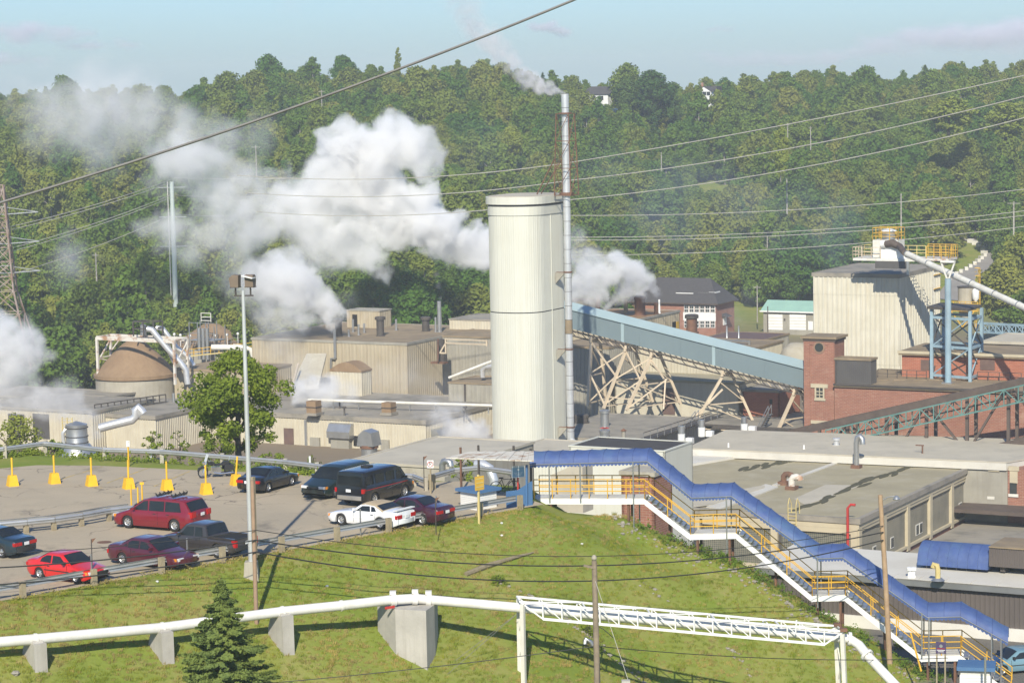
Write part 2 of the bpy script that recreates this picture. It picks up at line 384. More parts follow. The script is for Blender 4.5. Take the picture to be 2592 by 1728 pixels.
def conifer(seed, H, R, leaf, per=60, base=.6, dens=1., pw=.85):
    rng = np.random.default_rng(seed); C = []; N = []
    tr = MB(); tr.tube([(0, 0, -.5), (0, 0, H * .5), (0, 0, H)], [R * .09, R * .05, .01], 7)
    z = base
    while z < H - .1:
        f = 1 - (z - base) / (H - base); L = R * (f ** pw) * rng.uniform(.82, 1.1) + .08; nb = int(5 + 6 * f)
        for j in range(nb):
            an = rng.uniform(0, 6.28); l2 = L * rng.uniform(.6, 1.18); m_ = max(5, int(per * l2 * .5))
            tt = rng.uniform(.08, 1, m_) ** .8; sp = rng.normal(0, 1, (m_, 3)) * np.array([.1, .1, .05]) * l2 ** .5 * (1.15 - tt[:, None])
            r_ = tt * l2; zz = z - .16 * r_ + .16 * tt * tt * l2
            p = np.stack([np.cos(an) * r_, np.sin(an) * r_, zz], 1) + sp
            C.append(p); N.append(np.tile([[math.cos(an) * .4, math.sin(an) * .4, .8]], (m_, 1)))
        z += (.16 + .22 * f) * H / 6 / dens
    C.append(np.array([[0, 0, H], [0, 0, H - .1], [0, 0, H - .2]])); N.append(np.array([[0, 0, 1.]] * 3))
    return leaf_quads(rng, np.concatenate(C), np.concatenate(N), leaf), tr
def quad_mesh(name, Q, mat):
    me = bpy.data.meshes.new(name); k = len(Q) // 4
    me.vertices.add(len(Q)); me.vertices.foreach_set('co', np.asarray(Q, np.float32).ravel())
    me.loops.add(len(Q)); me.loops.foreach_set('vertex_index', np.arange(len(Q), dtype=np.int32))
    me.polygons.add(k); me.polygons.foreach_set('loop_start', np.arange(0, len(Q), 4, dtype=np.int32))
    me.update(calc_edges=True); me.materials.append(MATS[mat]); return me
def tube_mesh(name, mb, mat):
    me = bpy.data.meshes.new(name); me.from_pydata(mb.v, [], mb.f); me.materials.append(MATS[mat]); me.polygons.foreach_set('use_smooth', [True] * len(me.polygons)); return me
VAR = []
for i, (H, R, base, nb, per) in enumerate([(11, 4.2, 2.0, 46, 92), (12.5, 3.4, 1.6, 44, 96), (9.5, 4.6, 1.5, 44, 90), (11.5, 3.0, 1.2, 40, 100), (12.5, 4.8, 2.2, 54, 86), (8, 3.6, .8, 34, 92)]):
    Q, tr = broadleaf(20 + i, H, R, base, nb, per, .27)
    VAR.append((quad_mesh('crown', Q, 'leaves_wood'), tube_mesh('trunk', tr, 'bark_pale' if i in (1, 3) else 'bark')))
for i, (H, R) in enumerate([(12, 2.6), (10, 2.4)]):
    Q, tr = conifer(60 + i, H, R, .34, 42, 1.5); VAR.append((quad_mesh('crown', Q, 'leaves_dark'), tube_mesh('trunk', tr, 'bark')))
def tree(name, label, loc, var, scl=(1, 1, 1), rz=0., mats=None, group=None):
    o = thing(name, label, 'tree' if 'shrub' not in name and 'bush' not in name else 'bush', loc, rz, group)
    for nm, me in zip(('crown', 'trunk'), VAR[var] if isinstance(var, int) else var):
        q = new_obj(nm, me); q.parent = o; q.scale = scl
        if mats and nm == 'crown':
            q.material_slots[0].link = 'OBJECT'; q.material_slots[0].material = MATS[mats]
    return o
# the wood that covers the hillside, one mass
wood_col = bpy.data.collections.new('wood_kinds')
for k, (cr, tk) in enumerate(VAR):
    me = cr.copy(); me.name = 'tree_kind'
    a = np.empty(len(cr.vertices) * 3, np.float32); cr.vertices.foreach_get('co', a); b_ = np.empty(len(tk.vertices) * 3, np.float32); tk.vertices.foreach_get('co', b_)
    import bmesh
    bmm = bmesh.new(); bmm.from_mesh(cr); nf = len(bmm.faces); bmm.from_mesh(tk); bmm.faces.ensure_lookup_table()
    for f_ in bmm.faces[nf:]: f_.material_index = 1
    bmm.to_mesh(me); bmm.free(); me.materials.append(tk.materials[0])
    wood_col.objects.link(bpy.data.objects.new('kind_%02d' % k, me))
ROADP = [Wp(2400, 612, 600), Wp(2470, 640, 560), Wp(2500, 690, 520), Wp(2455, 760, 485)]
def keep_clear(x, y):
    px, py = proj((x, y, ground_z(x, y)))
    if 1600 < px < 2130 and y < 520: return True           # brick house and garage
    if 2330 < px < 2530 and y < 600 + (px - 2430) * .3: return True  # the grassy slope and the road
    if px > 2300 and y < 470: return True
    if abs(px - 1835) < 60 and 640 < y < 690: return True   # bare patch
    if abs(px - 1510) < 40 and 742 < y < 790: return True   # house
    if abs(px - 1778) < 24 and 745 < y < 790: return True
    return False
pts = []; y = 402.
while y < 860:
    hw = y * .235 + 12; x = -hw
    while x < hw:
        X = x + rnd.uniform(-2.4, 2.4); Y = y + rnd.uniform(-2.4, 2.4)
        zg = ground_z(X, Y)
        if (zg > -26.8 or X < -12) and not (Y < 425 and X > -14) and not (Y < 436 and X > -2 and X < 30 and False) and not keep_clear(X, Y):
            con = rnd.random() < (.05 + .12 * sst(-.2, .5, vnoise(X, Y, .012, 5)))
            v = rnd.choice((6, 7)) if con else rnd.choice((0, 1, 2, 3, 4, 5))
            s = rnd.choice((.7, .9, 1.05, 1.25, 1.45)) * rnd.uniform(.9, 1.1) * (.85 if con else 1)
            if Y > 780: s = rnd.uniform(.7, 1.12)
            pts.append((X, Y, zg - .2, v, s, s * rnd.uniform(.85, 1.15), rnd.uniform(0, 6.28)))
        x += 6.0
    y += 6.0
me = bpy.data.meshes.new('wood'); me.from_pydata([p[:3] for p in pts], [], [])
for nm, ty, vals in (('kind_i', 'INT', [p[3] for p in pts]), ('s_xy', 'FLOAT', [p[4] for p in pts]), ('s_z', 'FLOAT', [p[5] for p in pts]), ('rz', 'FLOAT', [p[6] for p in pts])):
    at = me.attributes.new(nm, ty, 'POINT'); at.data.foreach_set('value', vals)
def scatter(o, coll, name):
    ng = bpy.data.node_groups.new(name, 'GeometryNodeTree'); ng.is_modifier = True
    ng.interface.new_socket('Geometry', in_out='INPUT', socket_type='NodeSocketGeometry'); ng.interface.new_socket('Geometry', in_out='OUTPUT', socket_type='NodeSocketGeometry')
    N = ng.nodes.new; Lk = ng.links.new
    gi = N('NodeGroupInput'); go = N('NodeGroupOutput'); ip = N('GeometryNodeInstanceOnPoints'); ci = N('GeometryNodeCollectionInfo')
    ci.inputs['Collection'].default_value = coll; ci.inputs['Separate Children'].default_value = True; ci.inputs['Reset Children'].default_value = True
    def na(nm, ty):
        x = N('GeometryNodeInputNamedAttribute'); x.data_type = ty; x.inputs[0].default_value = nm; return x.outputs['Attribute']
    cs = N('ShaderNodeCombineXYZ'); cr = N('ShaderNodeCombineXYZ')
    Lk(na('s_xy', 'FLOAT'), cs.inputs[0]); Lk(na('s_xy', 'FLOAT'), cs.inputs[1]); Lk(na('s_z', 'FLOAT'), cs.inputs[2]); Lk(na('rz', 'FLOAT'), cr.inputs[2])
    ip.inputs['Pick Instance'].default_value = True
    Lk(gi.outputs[0], ip.inputs['Points']); Lk(ci.outputs[0], ip.inputs['Instance']); Lk(na('kind_i', 'INT'), ip.inputs['Instance Index']); Lk(cs.outputs[0], ip.inputs['Scale']); Lk(cr.outputs[0], ip.inputs['Rotation'])
    Lk(ip.outputs[0], go.inputs[0])
    o.modifiers.new('scatter', 'NODES').node_group = ng
wood = tag(new_obj('wood', me), 'dense green wood covering the far hillside', 'wood', None, 'stuff'); scatter(wood, wood_col, 'wood_scatter')
print('wood', len(pts))
# ------------------------------------------------------------------ mill materials
pm('cream_sheet', (.55, .50, .375), (.48, .43, .32), .5, .6, streak=(.33, .25, .14), samt=.35)
pm('cream_tower', (.62, .61, .51), (.585, .575, .475), .25, .55, streak=(.5, .46, .33), samt=.3)
pm('beige_wall', (.44, .375, .255), (.37, .31, .205), .25, .75, streak=(.24, .165, .09), samt=.45)
pm('grey_sheet', (.34, .315, .25), (.27, .25, .2), .5, .65, streak=(.2, .17, .12), samt=.4)
pm('silo_sheet', (.62, .58, .46), (.55, .51, .39), .4, .6, streak=(.36, .28, .16), samt=.35)
pm('grey_roof', (.31, .275, .215), (.245, .22, .175), .35, .9, blotch=(.13, .125, .11), bamt=.5)
pm('pale_roof', (.5, .45, .345), (.44, .395, .30), .2, .85, blotch=(.31, .285, .23), bamt=.4)
pm('brown_roof', (.37, .32, .20), (.30, .26, .165), .2, .92, blotch=(.42, .375, .27), bamt=.5)
pm('rust_roof', (.36, .20, .085), (.23, .15, .085), .3, .9, blotch=(.17, .13, .09), bamt=.6)
pm('tan_roof', (.28, .21, .125), (.2, .155, .1), .3, .9, blotch=(.36, .27, .16), bamt=.6)
pm('dome_rust', (.29, .195, .11), (.24, .155, .085), .5, .85, streak=(.14, .09, .05), samt=.4)
pm('concrete', (.42, .385, .3), (.34, .305, .235), .5, .85, streak=(.25, .205, .14), samt=.5)
pm('concrete_trim', (.5, .43, .29), (.43, .37, .25), .7, .85)
pm('dark_steel', (.09, .078, .065), (.06, .05, .042), 1., .7)
pm('brown_steel', (.115, .085, .066), (.08, .06, .047), .8, .75)
pm('green_steel', (.12, .25, .215), (.09, .19, .165), .8, .6)
pm('cream_steel', (.60, .49, .34), (.52, .42, .29), .8, .6)
pm('white_steel', (.72, .70, .62), (.6, .57, .48), .9, .5, streak=(.4, .33, .22), samt=.3)
pm('blue_steel', (.30, .42, .47), (.23, .33, .38), .8, .55, streak=(.2, .18, .14), samt=.35)
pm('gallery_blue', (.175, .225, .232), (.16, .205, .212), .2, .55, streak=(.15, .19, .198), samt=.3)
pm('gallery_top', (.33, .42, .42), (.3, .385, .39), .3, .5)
pm('rusty_steel', (.2, .10, .058), (.12, .068, .045), 1.2, .85)
pm('rust_white', (.62, .58, .5), (.36, .2, .11), .8, .75, lo=.5, hi=.62)
pm('galv', (.52, .52, .5), (.42, .42, .4), .8, .38, metal=.75)
pm('pipe_bright', (.74, .74, .72), (.62, .62, .6), .7, .35, metal=.55)
pm('yellow_steel', (.66, .40, .05), (.55, .33, .05), 1., .5)
pm('pale_yellow', (.62, .5, .2), (.5, .4, .17), 1., .6)
pm('white_paint', (.78, .77, .72), (.7, .69, .64), .6, .5)
pm('black_hole', (.015, .013, .012), (.02, .018, .015), 1., .9)
pm('dark_clad', (.095, .088, .08), (.08, .074, .068), .5, .6)
pm('door_brown', (.16, .1, .075), (.12, .075, .06), 1., .7)
pm('red_paint', (.5, .04, .03), (.4, .035, .03), 1., .55)
pm('glass_dark', (.03, .035, .035), (.05, .055, .05), 1., .12, spec=.6)
pm('shingle', (.062, .058, .057), (.08, .074, .07), 2., .9)
pm('green_metal', (.29, .47, .36), (.26, .42, .33), .4, .5)
brick_mat('brick_red', (.33, .135, .082), (.26, .105, .066), (.38, .27, .2), .35, blotch=(.42, .27, .19))
brick_mat('brick_bright', (.40, .13, .07), (.34, .11, .06), (.42, .25, .17), .0)
brick_mat('brick_tan', (.30, .175, .105), (.26, .15, .09), (.3, .22, .16), .0)
MZ = -25.                                           # mill yard

def plane_pt(P0, nrm, x, y):                        # pixel ray meets the vertical plane through P0
    v = ray(x, y); return EYE + v * ((Vector(P0) - EYE).dot(nrm) / v.dot(nrm))
def face_rect(mb, P0, x0, y0, x1, y1, proud=.06, nrm=None, tdir=None, deep=.05):
    """a slab on the wall plane through P0 (default: the front face) that covers the pixel box"""
    nrm = -V if nrm is None else nrm; tdir = U if tdir is None else tdir
    P0 = Vector(P0); a = plane_pt(P0, nrm, x0, y1); bq = plane_pt(P0, nrm, x1, y0)
    wd = (bq - a).dot(tdir); ht = bq.z - a.z
    return mb.ob(a - nrm * deep, tdir * wd, nrm * (proud + deep), Z * ht)
def bldg(name, label, corner, d, xl, xr, z0, wall, roof, pitch=.45, depth=.06, fascia=.45, over=.15, lu=None, lv=None, cat='building', fmat=None, tiers=None, C=None):
    C = Wp(corner[0], corner[1], d) if C is None else C
    lu = reach(C, -U, xl) if lu is None else lu; lv = reach(C, V, xr) if lv is None else lv
    o = thing(name, label, cat, (C - U * lu / 2 + V * lv / 2) * 1 + Z * (z0 - C.z))
    zt = C.z - fascia; q = [C, C - U * lu, C - U * lu + V * lv, C + V * lv]; nr = [-V, -U, V, U]
    for i in range(4):
        a, b = q[i], q[(i + 1) % 4]
        if i in (0, 3) and tiers:
            zs = [z0] + list(tiers) + [zt]
            for j in range(len(zs) - 1):
                mb = MB(); mb.corr(a + nr[i] * .03 * (j % 2), b + nr[i] * .03 * (j % 2), zs[j], zs[j + 1], nr[i], pitch, depth); mb.build('wall_panel', wall, o)
        elif pitch and i in (0, 3): mb = MB(); mb.corr(a, b, z0, zt, nr[i], pitch, depth); mb.build('wall', wall, o)
        else: mb = MB(); mb.ob(Vector((a.x, a.y, z0)) - nr[i] * .2, b - a, nr[i] * .2, Z * (zt - z0)); mb.build('wall', wall, o)
    A = q[1] - U * over - V * over
    mb = MB(); mb.ob(A - Z * fascia, U * (lu + 2 * over), V * (lv + 2 * over), Z * (fascia - .12)); mb.build('fascia', fmat or roof, o)
    mb = MB(); mb.ob(A - Z * .12 + (U + V) * .25, U * (lu + 2 * over - .5), V * (lv + 2 * over - .5), Z * .06)
    mb.build('roof', roof, o)
    mb = MB()
    for P_, a, b in ((A, U * (lu + 2 * over), V * .25), (A + V * (lv + 2 * over - .25), U * (lu + 2 * over), V * .25), (A + V * .25, V * (lv + 2 * over - .5), U * .25), (A + V * .25 + U * (lu + 2 * over - .25), V * (lv + 2 * over - .5), U * .25)):
        mb.ob(P_ - Z * .12, a, b, Z * .12)
    mb.build('roof_edge', fmat or roof, o)
    o['_c'] = 0; del o['_c']
    return o, C, lu, lv
def vent(name, label, base, r, h, hood=None, mat='galv', cat='vent', group=None, hoodmat=None):
    o = thing(name, label, cat, base, 0, group)
    mb = MB(); mb.lathe((0, 0, -.2), [(r * 1.25, 0), (r * 1.25, .25), (r, .3), (r, h + .2)], 14); mb.build('pipe', mat, o, 35, world=False)
    if hood: mb = MB(); mb.lathe((0, 0, h), [(r * .8, -.02), (hood, .02), (hood, .35 * hood + .1), (hood * .85, .45 * hood + .12)], 14); mb.build('cap', hoodmat or mat, o, 35, world=False)
    return o
def on_plane(x, y, z): return Gp(x, y, z)

# ---- low cream building in front of the mill
P_, PC, plu, plv = bldg('low_mill_building', 'long low cream ribbed building with grey flat roof behind the broadleaf tree', (1076, 1063), 330, 388, None, MZ, 'cream_sheet', 'grey_roof', .42, .07, .6, .2, lv=23)
PR = PC.z
def pf(*a, **k): return face_rect(MB(), PC, *a, **k)
pf(720, 1084, 743, 1123, .1).build('door', 'door_brown', P_)
pf(395, 1079, 419, 1104, .12).build('shutter', 'red_paint', P_)
pf(424, 1080, 434, 1106, .11).build('door', 'door_brown', P_); pf(434, 1080, 447, 1106, .09).build('doorway', 'black_hole', P_)
pf(774, 1062, 778, 1128, .25).build('drainpipe', 'galv', P_); pf(896, 1103, 912, 1128, .1).build('doorway', 'black_hole', P_)
for x0, y0, x1, y1 in ((788, 1107, 811, 1131), (967, 1113, 987, 1140)): pf(x0, y0, x1, y1, .35).build('loose_panel', 'grey_sheet', P_)
def wall_hood(P0, x0, y0, x1, y1, nrm, td, lab):
    o = thing('wall_vent_hood', lab, 'vent hood', plane_pt(P0, nrm, x0, y1))
    a = plane_pt(P0, nrm, x0, y1); b = plane_pt(P0, nrm, x1, y0); wd = (b - a).dot(td); h = b.z - a.z
    mb = MB(); mb.prism([a, a + nrm * 1.3, a + nrm * 1.35 + Z * h * .45, a + nrm * .7 + Z * h * .95, a + Z * h], td * wd); mb.build('hood', 'galv', o)
    mb = MB(); mb.ob(a + td * wd * .1 - Z * 1.5, td * wd * .8, nrm * .9, Z * 1.5); mb.build('duct', 'grey_sheet', o)
wall_hood(PC, 840, 1071, 896, 1104, -V, U, 'grey ribbed vent hood on the cream wall left of the mushroom vent')
wall_hood(PC, 1092, 1078, 1122, 1115, U, V, 'open vent hood on the right end of the low cream building')
for x0, y0, x1, y1, lb in ((779, 1014, 813, 1050, 'square brown duct stub on the grey roof behind the drainpipe'), (969, 1018, 1002, 1049, 'square brown duct stub on the grey roof right of centre')):
    p = Gp((x0 + x1) / 2, y1, PR); s_ = (x1 - x0) / F * 345; h_ = (y1 - y0) / F * 345
    o = thing('roof_duct', lb, 'roof duct', p)
    MB().ob(p - (U + V) * s_ * .42, U * s_ * .8, V * s_ * .8, Z * h_).build('duct', 'dome_rust', o)
    mb = MB(); mb.ob(p - (U + V) * s_ * .52, U * s_, V * s_, Z * .35); mb.build('kerb', 'grey_roof', o); MB().ob(p - (U + V) * s_ * .46 + Z * h_ * .55, U * s_ * .88, V * s_ * .88, Z * .12).build('band', 'dark_steel', o)
o = thing('roof_pipe', 'long white pipe on posts along the grey roof of the low building', 'pipe', Gp(780, 1030, PR))
pa = Gp(780, 1032, PR) + Z * 1.1; pb = Gp(1270, 1046, PR) + Z * 1.0
MB().tube([pa, pa.lerp(pb, .5), pb], .2, 8).build('pipe', 'white_steel', o, 40)
for k in range(8): q = pa.lerp(pb, k / 7.5); MB().ob(q - Z * 1.15 - U * .06 - V * .06, U * .12, V * .12, Z * 1.05).build('post', 'galv', o)
for x, y, lb in ((860, 1032, 'nearer the square duct'), (872, 1050, 'near the roof edge'), (1178, 1050, 'beside the tall tower')):
    vent('roof_pin_vent', 'small thin roof vent on the grey roof ' + lb, Gp(x, y, PR), .12, .9, .28, 'dark_steel')

# mushroom vent hood in front
b_ = Wp(936, 1190, 300); o = thing('mushroom_vent', 'large grey hooded exhaust vent standing behind the black van', 'vent hood', b_)
MB().cyl(b_ - Z * 3, b_ + Z * 2.9, .95, n=18).build('stack', 'galv', o, 40)
MB().prism([b_ + Z * 3.0 - U * 1.1 - V, b_ + Z * 3.0 + U * 1.1 - V, b_ + Z * 4.6 + U * .8 - V, b_ + Z * 4.9 - U * .2 - V, b_ + Z * 4.3 - U * .9 - V], V * 2).build('hood', 'galv', o)
MB().cyl(b_ + Z * 2.7, b_ + Z * 3.05, 1.1, n=18).build('collar', 'rusty_steel', o, 40)

# ---- main mill block
O_, OC, olu, olv = bldg('main_mill_block', 'large beige mill block with rust stained flat roof', (1029, 868), 365, 637, None, MZ, 'beige_wall', 'tan_roof', .6, .05, .35, .1, lv=25, fmat='grey_sheet')
OZ = OC.z - .06
b2, QC, _, _ = bldg('rear_mill_block', 'beige mill block with dark ribbed wall just left of the tall tower', None, 0, None, None, MZ, 'grey_sheet', 'tan_roof', .55, .07, .3, .1, lu=15, lv=14, C=OC + V * 10.5 + U * 14.9 + Z * .1)
bldg('roof_penthouse', 'cream ribbed penthouse on the mill roof beside the tall tower', None, 0, None, None, OZ, 'cream_sheet', 'grey_roof', .5, .06, .2, .1, lu=11, lv=9, C=Wp(1137, 806, 385) + U * 11)
o, C_, _, _ = bldg('roof_stair_house', 'small grey beige stair house with black door on the mill roof', (960, 786), 388, 877, 990, OZ - .2, 'beige_wall', 'grey_sheet', .5, .04, .15, .1)
face_rect(MB(), C_, 893, 796, 904, 826, .08).build('door', 'black_hole', o)
for x, y, r, h, lb in ((857, 851, .7, 2.2, 'source of the steam plume on the left'), (963, 850, .75, 2.4, 'in the middle of the mill roof'), (1078, 838, .75, 1.7, 'near the thin stack')):
    vent('mushroom_roof_vent', 'dark mushroom shaped vent %s' % lb, Gp(x, y, OZ), r * .75, h, r * 1.05, 'dark_steel')
for i, (x, y, h) in enumerate(((894, 840, 1.9), (908, 848, 1.6), (922, 842, 1.4), (883, 852, 1.0), (960, 845, 2.0), (1003, 836, 1.7), (1103, 840, 2.2))):
    vent('roof_stub_pipe', ('tall thin pipe beside the stair house door', 'thin pipe second right of the stair house door', 'short thin pipe before the stair house', 'shortest thin pipe near the steaming vent', 'tall thin pipe beside the middle mushroom vent', 'thin pipe right of the middle mushroom vent', 'thin pipe just left of the thin stack')[i] + ' on the mill roof', Gp(x, y, OZ), .16, h, None, 'galv', group='thin vent pipes on the mill roof')
q = Gp(1113, 840, OZ); o = vent('thin_stack', 'thin tall silver stack on the mill roof trailing a wisp of smoke', q, .32, 4.6, None, 'galv', 'stack')
# stained box with rounded rust roof and chute in front of the block
o, C_, l1, l2 = bldg('stained_annex', 'narrow cream annex with rust streaked wall and brown roof against the mill block', (914, 938), 357, 836, 940, MZ, 'cream_sheet', 'dome_rust', .5, .05, .25, .1)
mb = MB(); k = 10
arc = [C_ - U * l1 * i / k + Z * (1.1 * math.sin(math.pi * i / k)) for i in range(k + 1)]
mb.prism([p - V * .1 for p in arc], V * (l2 + .2)); mb.build('crown_roof', 'dome_rust', o)
o = thing('inclined_chute', 'pale inclined chute panel leaning against the beige mill wall', 'chute', plane_pt(OC, -V, 760, 985))
a, b, c, e = [Wp(*p) for p in ((776, 904, 366), (826, 904, 364), (806, 985, 352), (736, 985, 354))]
MB().prism([a, b, c, e], (0, .6, .5)).build('panel', 'cream_sheet', o); MB().bar(Wp(755, 920, 358), Wp(738, 985, 351), .25, .25).build('brace', 'cream_steel', o)
mb = MB(); q = plane_pt(OC, -V, 852, 905) - V * .4; mb.tube([q, q + Z * 4.2], .22, 8); mb.tube([q - Z * .1, q - Z * .1 - U * .7, q - Z * 1.5 - U * .8], .18, 8); mb.build('wall_pipe', 'galv', None, 40, label='grey vent pipe climbing the beige mill wall above the annex', cat='pipe')
# pipe rack, dark duct tower and curved low house next to the tall tower
o = thing('pipe_rack', 'cream steel pipe rack bracketed to the dark mill wall by the tall tower', 'pipe rack', Wp(1130, 900, 362))
a, b = Wp(1128, 858, 362), Wp(1232, 862, 356)
for dz in (0, -.55): MB().bar(a + Z * dz, b + Z * dz, .22, .2).build('rail', 'cream_steel', o)
MB().bar(b, b - Z * .75, .2).build('post', 'cream_steel', o); MB().bar(a + Z * .1, a - Z * 2.1, .2).build('post', 'cream_steel', o); MB().bar(a - Z * .6, a - Z * 1.9 - U * .9, .2).build('brace', 'cream_steel', o); MB().bar(a - Z * 2, a - Z * 2 - U * 1.0, .2).build('bracket', 'cream_steel', o)
o = thing('duct_tower', 'dark rusty duct with ledge at the corner of the beige block', 'duct', Wp(1115, 925, 366))
MB().ob(Wp(1107, 918, 368), U * 1.1, V * 1.0, Z * 3.4).build('duct', 'dark_steel', o); MB().ob(Wp(1090, 920, 367), U * 2.2, V * 1.2, Z * .25).build('ledge', 'rusty_steel', o); MB().bar(Wp(1109, 915, 366), Wp(1109, 857, 366), .16).build('post', 'rusty_steel', o)
o, C_, _, _ = bldg('low_tank_house', 'low grey house with brown roof and wall pipe left of the tall tower', None, 0, None, None, MZ, 'grey_sheet', 'tan_roof', .7, .03, .2, .1, lu=12, lv=8, C=Wp(1135, 966, 350) + U * 12)
face_rect(MB(), C_, 1176, 972, 1179, 1018, .15).build('drainpipe', 'dark_steel', o)
mb = MB(); mb.tube([Wp(1136, 956, 352), Wp(1260, 908, 350)], .2, 8); mb.build('sloping_pipe', 'white_steel', None, 40, label='white pipe sloping up to the right beside the tall tower', cat='pipe')
mb = MB(); p = Wp(1222, 955, 351); mb.tube([p, p + Z * 1.0, p + Z * 1.5 + U * .5, p + Z * 1.6 + U * 1.6], .32, 8); mb.build('bent_pipe', 'pipe_bright', None, 40, label='bent silver pipe on the low grey house left of the tower', cat='pipe')

# ---- left: domed tank with its steel frame
DT = Wp(343, 943, 366); R_ = 103 / F * 366; ob_ = Vector((DT.x, DT.y, MZ)); hw_ = DT.z - MZ
o = thing('domed_tank', 'wide concrete tank with brown conical roof at the left', 'tank', ob_)
MB().lathe((0, 0, 0), [(R_ * .985, 0), (R_ * .985, hw_ - .3)], 48).build('wall', 'concrete', o, 40, world=False)
hc = 4.75; MB().lathe((0, 0, hw_), [(R_ * .99, -.55), (R_ * 1.03, -.5), (R_ * 1.03, -.02), (R_ * .97, .15), (R_ * .8, hc * .27), (R_ * .55, hc * .6), (R_ * .3, hc * .88), (R_ * .14, hc), (R_ * .02, hc + .02)], 48).build('roof', 'dome_rust', o, 30, world=False)
MB().lathe((0, 0, hw_ - .62), [(R_ * 1.0, 0), (R_ * 1.0, .07)], 48).build('rim', 'dark_steel', o, world=False)
o = thing('steel_gantry', 'rusty white steel frame standing over the domed tank', 'steel frame', Wp(247, 940, 364))
zt = Wp(245, 853, 364).z; fa = Wp(245, 853, 364); fb = Wp(440, 862, 357); fc = fa + V * 3.2; fd = fb + V * 3.2
for p, h in ((fa, 5.6), (fc, 5.6), (fb, 6.2), (fd, 6.2)): MB().bar(p, p - Z * h, .32).build('post', 'rust_white', o)
for p, q in ((fa, fb), (fc, fd)): MB().bar(p - Z * .1, q - Z * .1, .3, .55).build('beam', 'rust_white', o)
for p, q in ((fa, fc), (fb, fd)): MB().bar(p, q, .25).build('beam', 'rust_white', o); MB().bar(p - Z * 3.6, q - Z * .6, .16).build('brace', 'rust_white', o); MB().bar(p - Z * 3.0, q - Z * 3.0, .16).build('beam', 'rust_white', o); MB().bar(q - Z * 3.8, p - Z * 3, .16).build('brace', 'rust_white', o)
MB().bar(fc - Z * 2.4, fc + U * 1.7 - Z * .5, .15).build('brace', 'rust_white', o)
o = thing('tank_top_cage', 'small dark steel cage on top of the domed tank frame', 'steel frame', Wp(365, 851, 362))
ca = Wp(338, 851, 362); 
for i, j in ((0, 0), (1, 0), (2, 0), (0, 1), (2, 1)): p = ca + U * 1.75 * i + V * 2.2 * j; MB().bar(p, p + Z * 2.1, .16).build('post', 'dark_steel', o)
for h in (2.1, 1.1):
    MB().bar(ca + Z * h, ca + U * 3.5 + Z * h, .14).build('rail', 'dark_steel', o); MB().bar(ca + V * 2.2 + Z * h, ca + V * 2.2 + U * 3.5 + Z * h, .14).build('rail', 'dark_steel', o)
for j in (0, 3.5): MB().bar(ca + U * j + Z * 2.1, ca + U * j + V * 2.2 + Z * 2.1, .14).build('rail', 'dark_steel', o)
MB().cyl(ca + U * 1.0 + V * 1 + Z * .1, ca + U * 1. + V * 1 + Z * 1.6, .45, n=10).build('drum', 'galv', o, 40)
for k, (pl, lb) in enumerate(((((372, 832), (384, 834), (397, 850), (425, 883), (455, 915), (470, 935), (475, 972)), 'fat silver pipe descending from the domed tank to the right'), (((395, 829), (412, 832), (424, 848), (446, 878), (478, 905), (490, 925)), 'silver pipe curving behind the fat pipe near the domed tank'))):
    mb = MB(); mb.tube([Wp(x, y, 358 + 5 * k) for x, y in pl], .42 - .06 * k, 10); mb.build('silver_pipe', 'pipe_bright', None, 40, label=lb, cat='pipe')
# stair along the pipe
o = thing('pipe_stair', 'steel stair rising beside the silver pipes to the domed tank', 'stair', Wp(440, 925, 360))
a, b = Wp(412, 862, 361), Wp(438, 918, 359)
for k in (0, 1.0): MB().bar(a + V * k, b + V * k, .14, .3).build('stringer', 'galv', o)
for i in range(12): p = a.lerp(b, i / 11); MB().ob(p, V * 1.0, U * .22, Z * .05).build('tread', 'galv', o)
# second tank with railings
DT2 = Wp(535, 868, 402); R2 = 98 / F * 402; h2 = DT2.z - MZ
o = thing('railed_tank', 'round tank with shallow brown cone roof and railing beyond the tree', 'tank', (DT2.x, DT2.y, MZ))
MB().lathe((0, 0, 0), [(R2, 0), (R2, h2)], 40).build('wall', 'grey_sheet', o, 40, world=False)
MB().lathe((0, 0, h2), [(R2 * 1.02, -.25), (R2 * 1.02, 0), (R2 * .9, .2), (R2 * .2, 3.0), (.1, 3.1)], 40).build('roof', 'dome_rust', o, 30, world=False)
for k in range(34):
    t = 2 * math.pi * k / 34; MB().bar((math.cos(t) * R2, math.sin(t) * R2, h2), (math.cos(t) * R2, math.sin(t) * R2, h2 + 1.15), .07).build('rail_post', 'galv', o, world=False)
for h in (.6, 1.15): MB().tube([(math.cos(t) * R2, math.sin(t) * R2, h2 + h) for t in [2 * math.pi * k / 40 for k in range(41)]], .035, 5).build('rail', 'galv', o, world=False)
for k in range(9):
    t = 3.6 + k * .33; p = Vector((math.cos(t) * R2, math.sin(t) * R2, h2)); MB().lathe(p + Z * 1.6, [(.05, -1.6), (.05, 0), (.2, .05), (.2, .3), (.05, .4)], 8).build('lamp', 'white_paint', o, 40, world=False)
o = thing('tank_platform', 'grey steel service platform with pipes on the railed tank', 'platform', Wp(515, 905, 394))
a = Wp(480, 862, 394); W_ = 4.6; D_ = 3.
MB().ob(a, U * W_, V * D_, Z * .15).build('deck', 'galv', o)
for i in range(4):
    for j in (0, 1): p = a + U * W_ * i / 3 + V * D_ * j; MB().bar(p - Z * 2.5, p + Z * (2.9 if i < 3 else 2.3), .12).build('post', 'galv', o)
for h in (.6, 1.2, 2.8): MB().bar(a + Z * h, a + U * W_ + Z * h, .08).build('rail', 'galv', o)
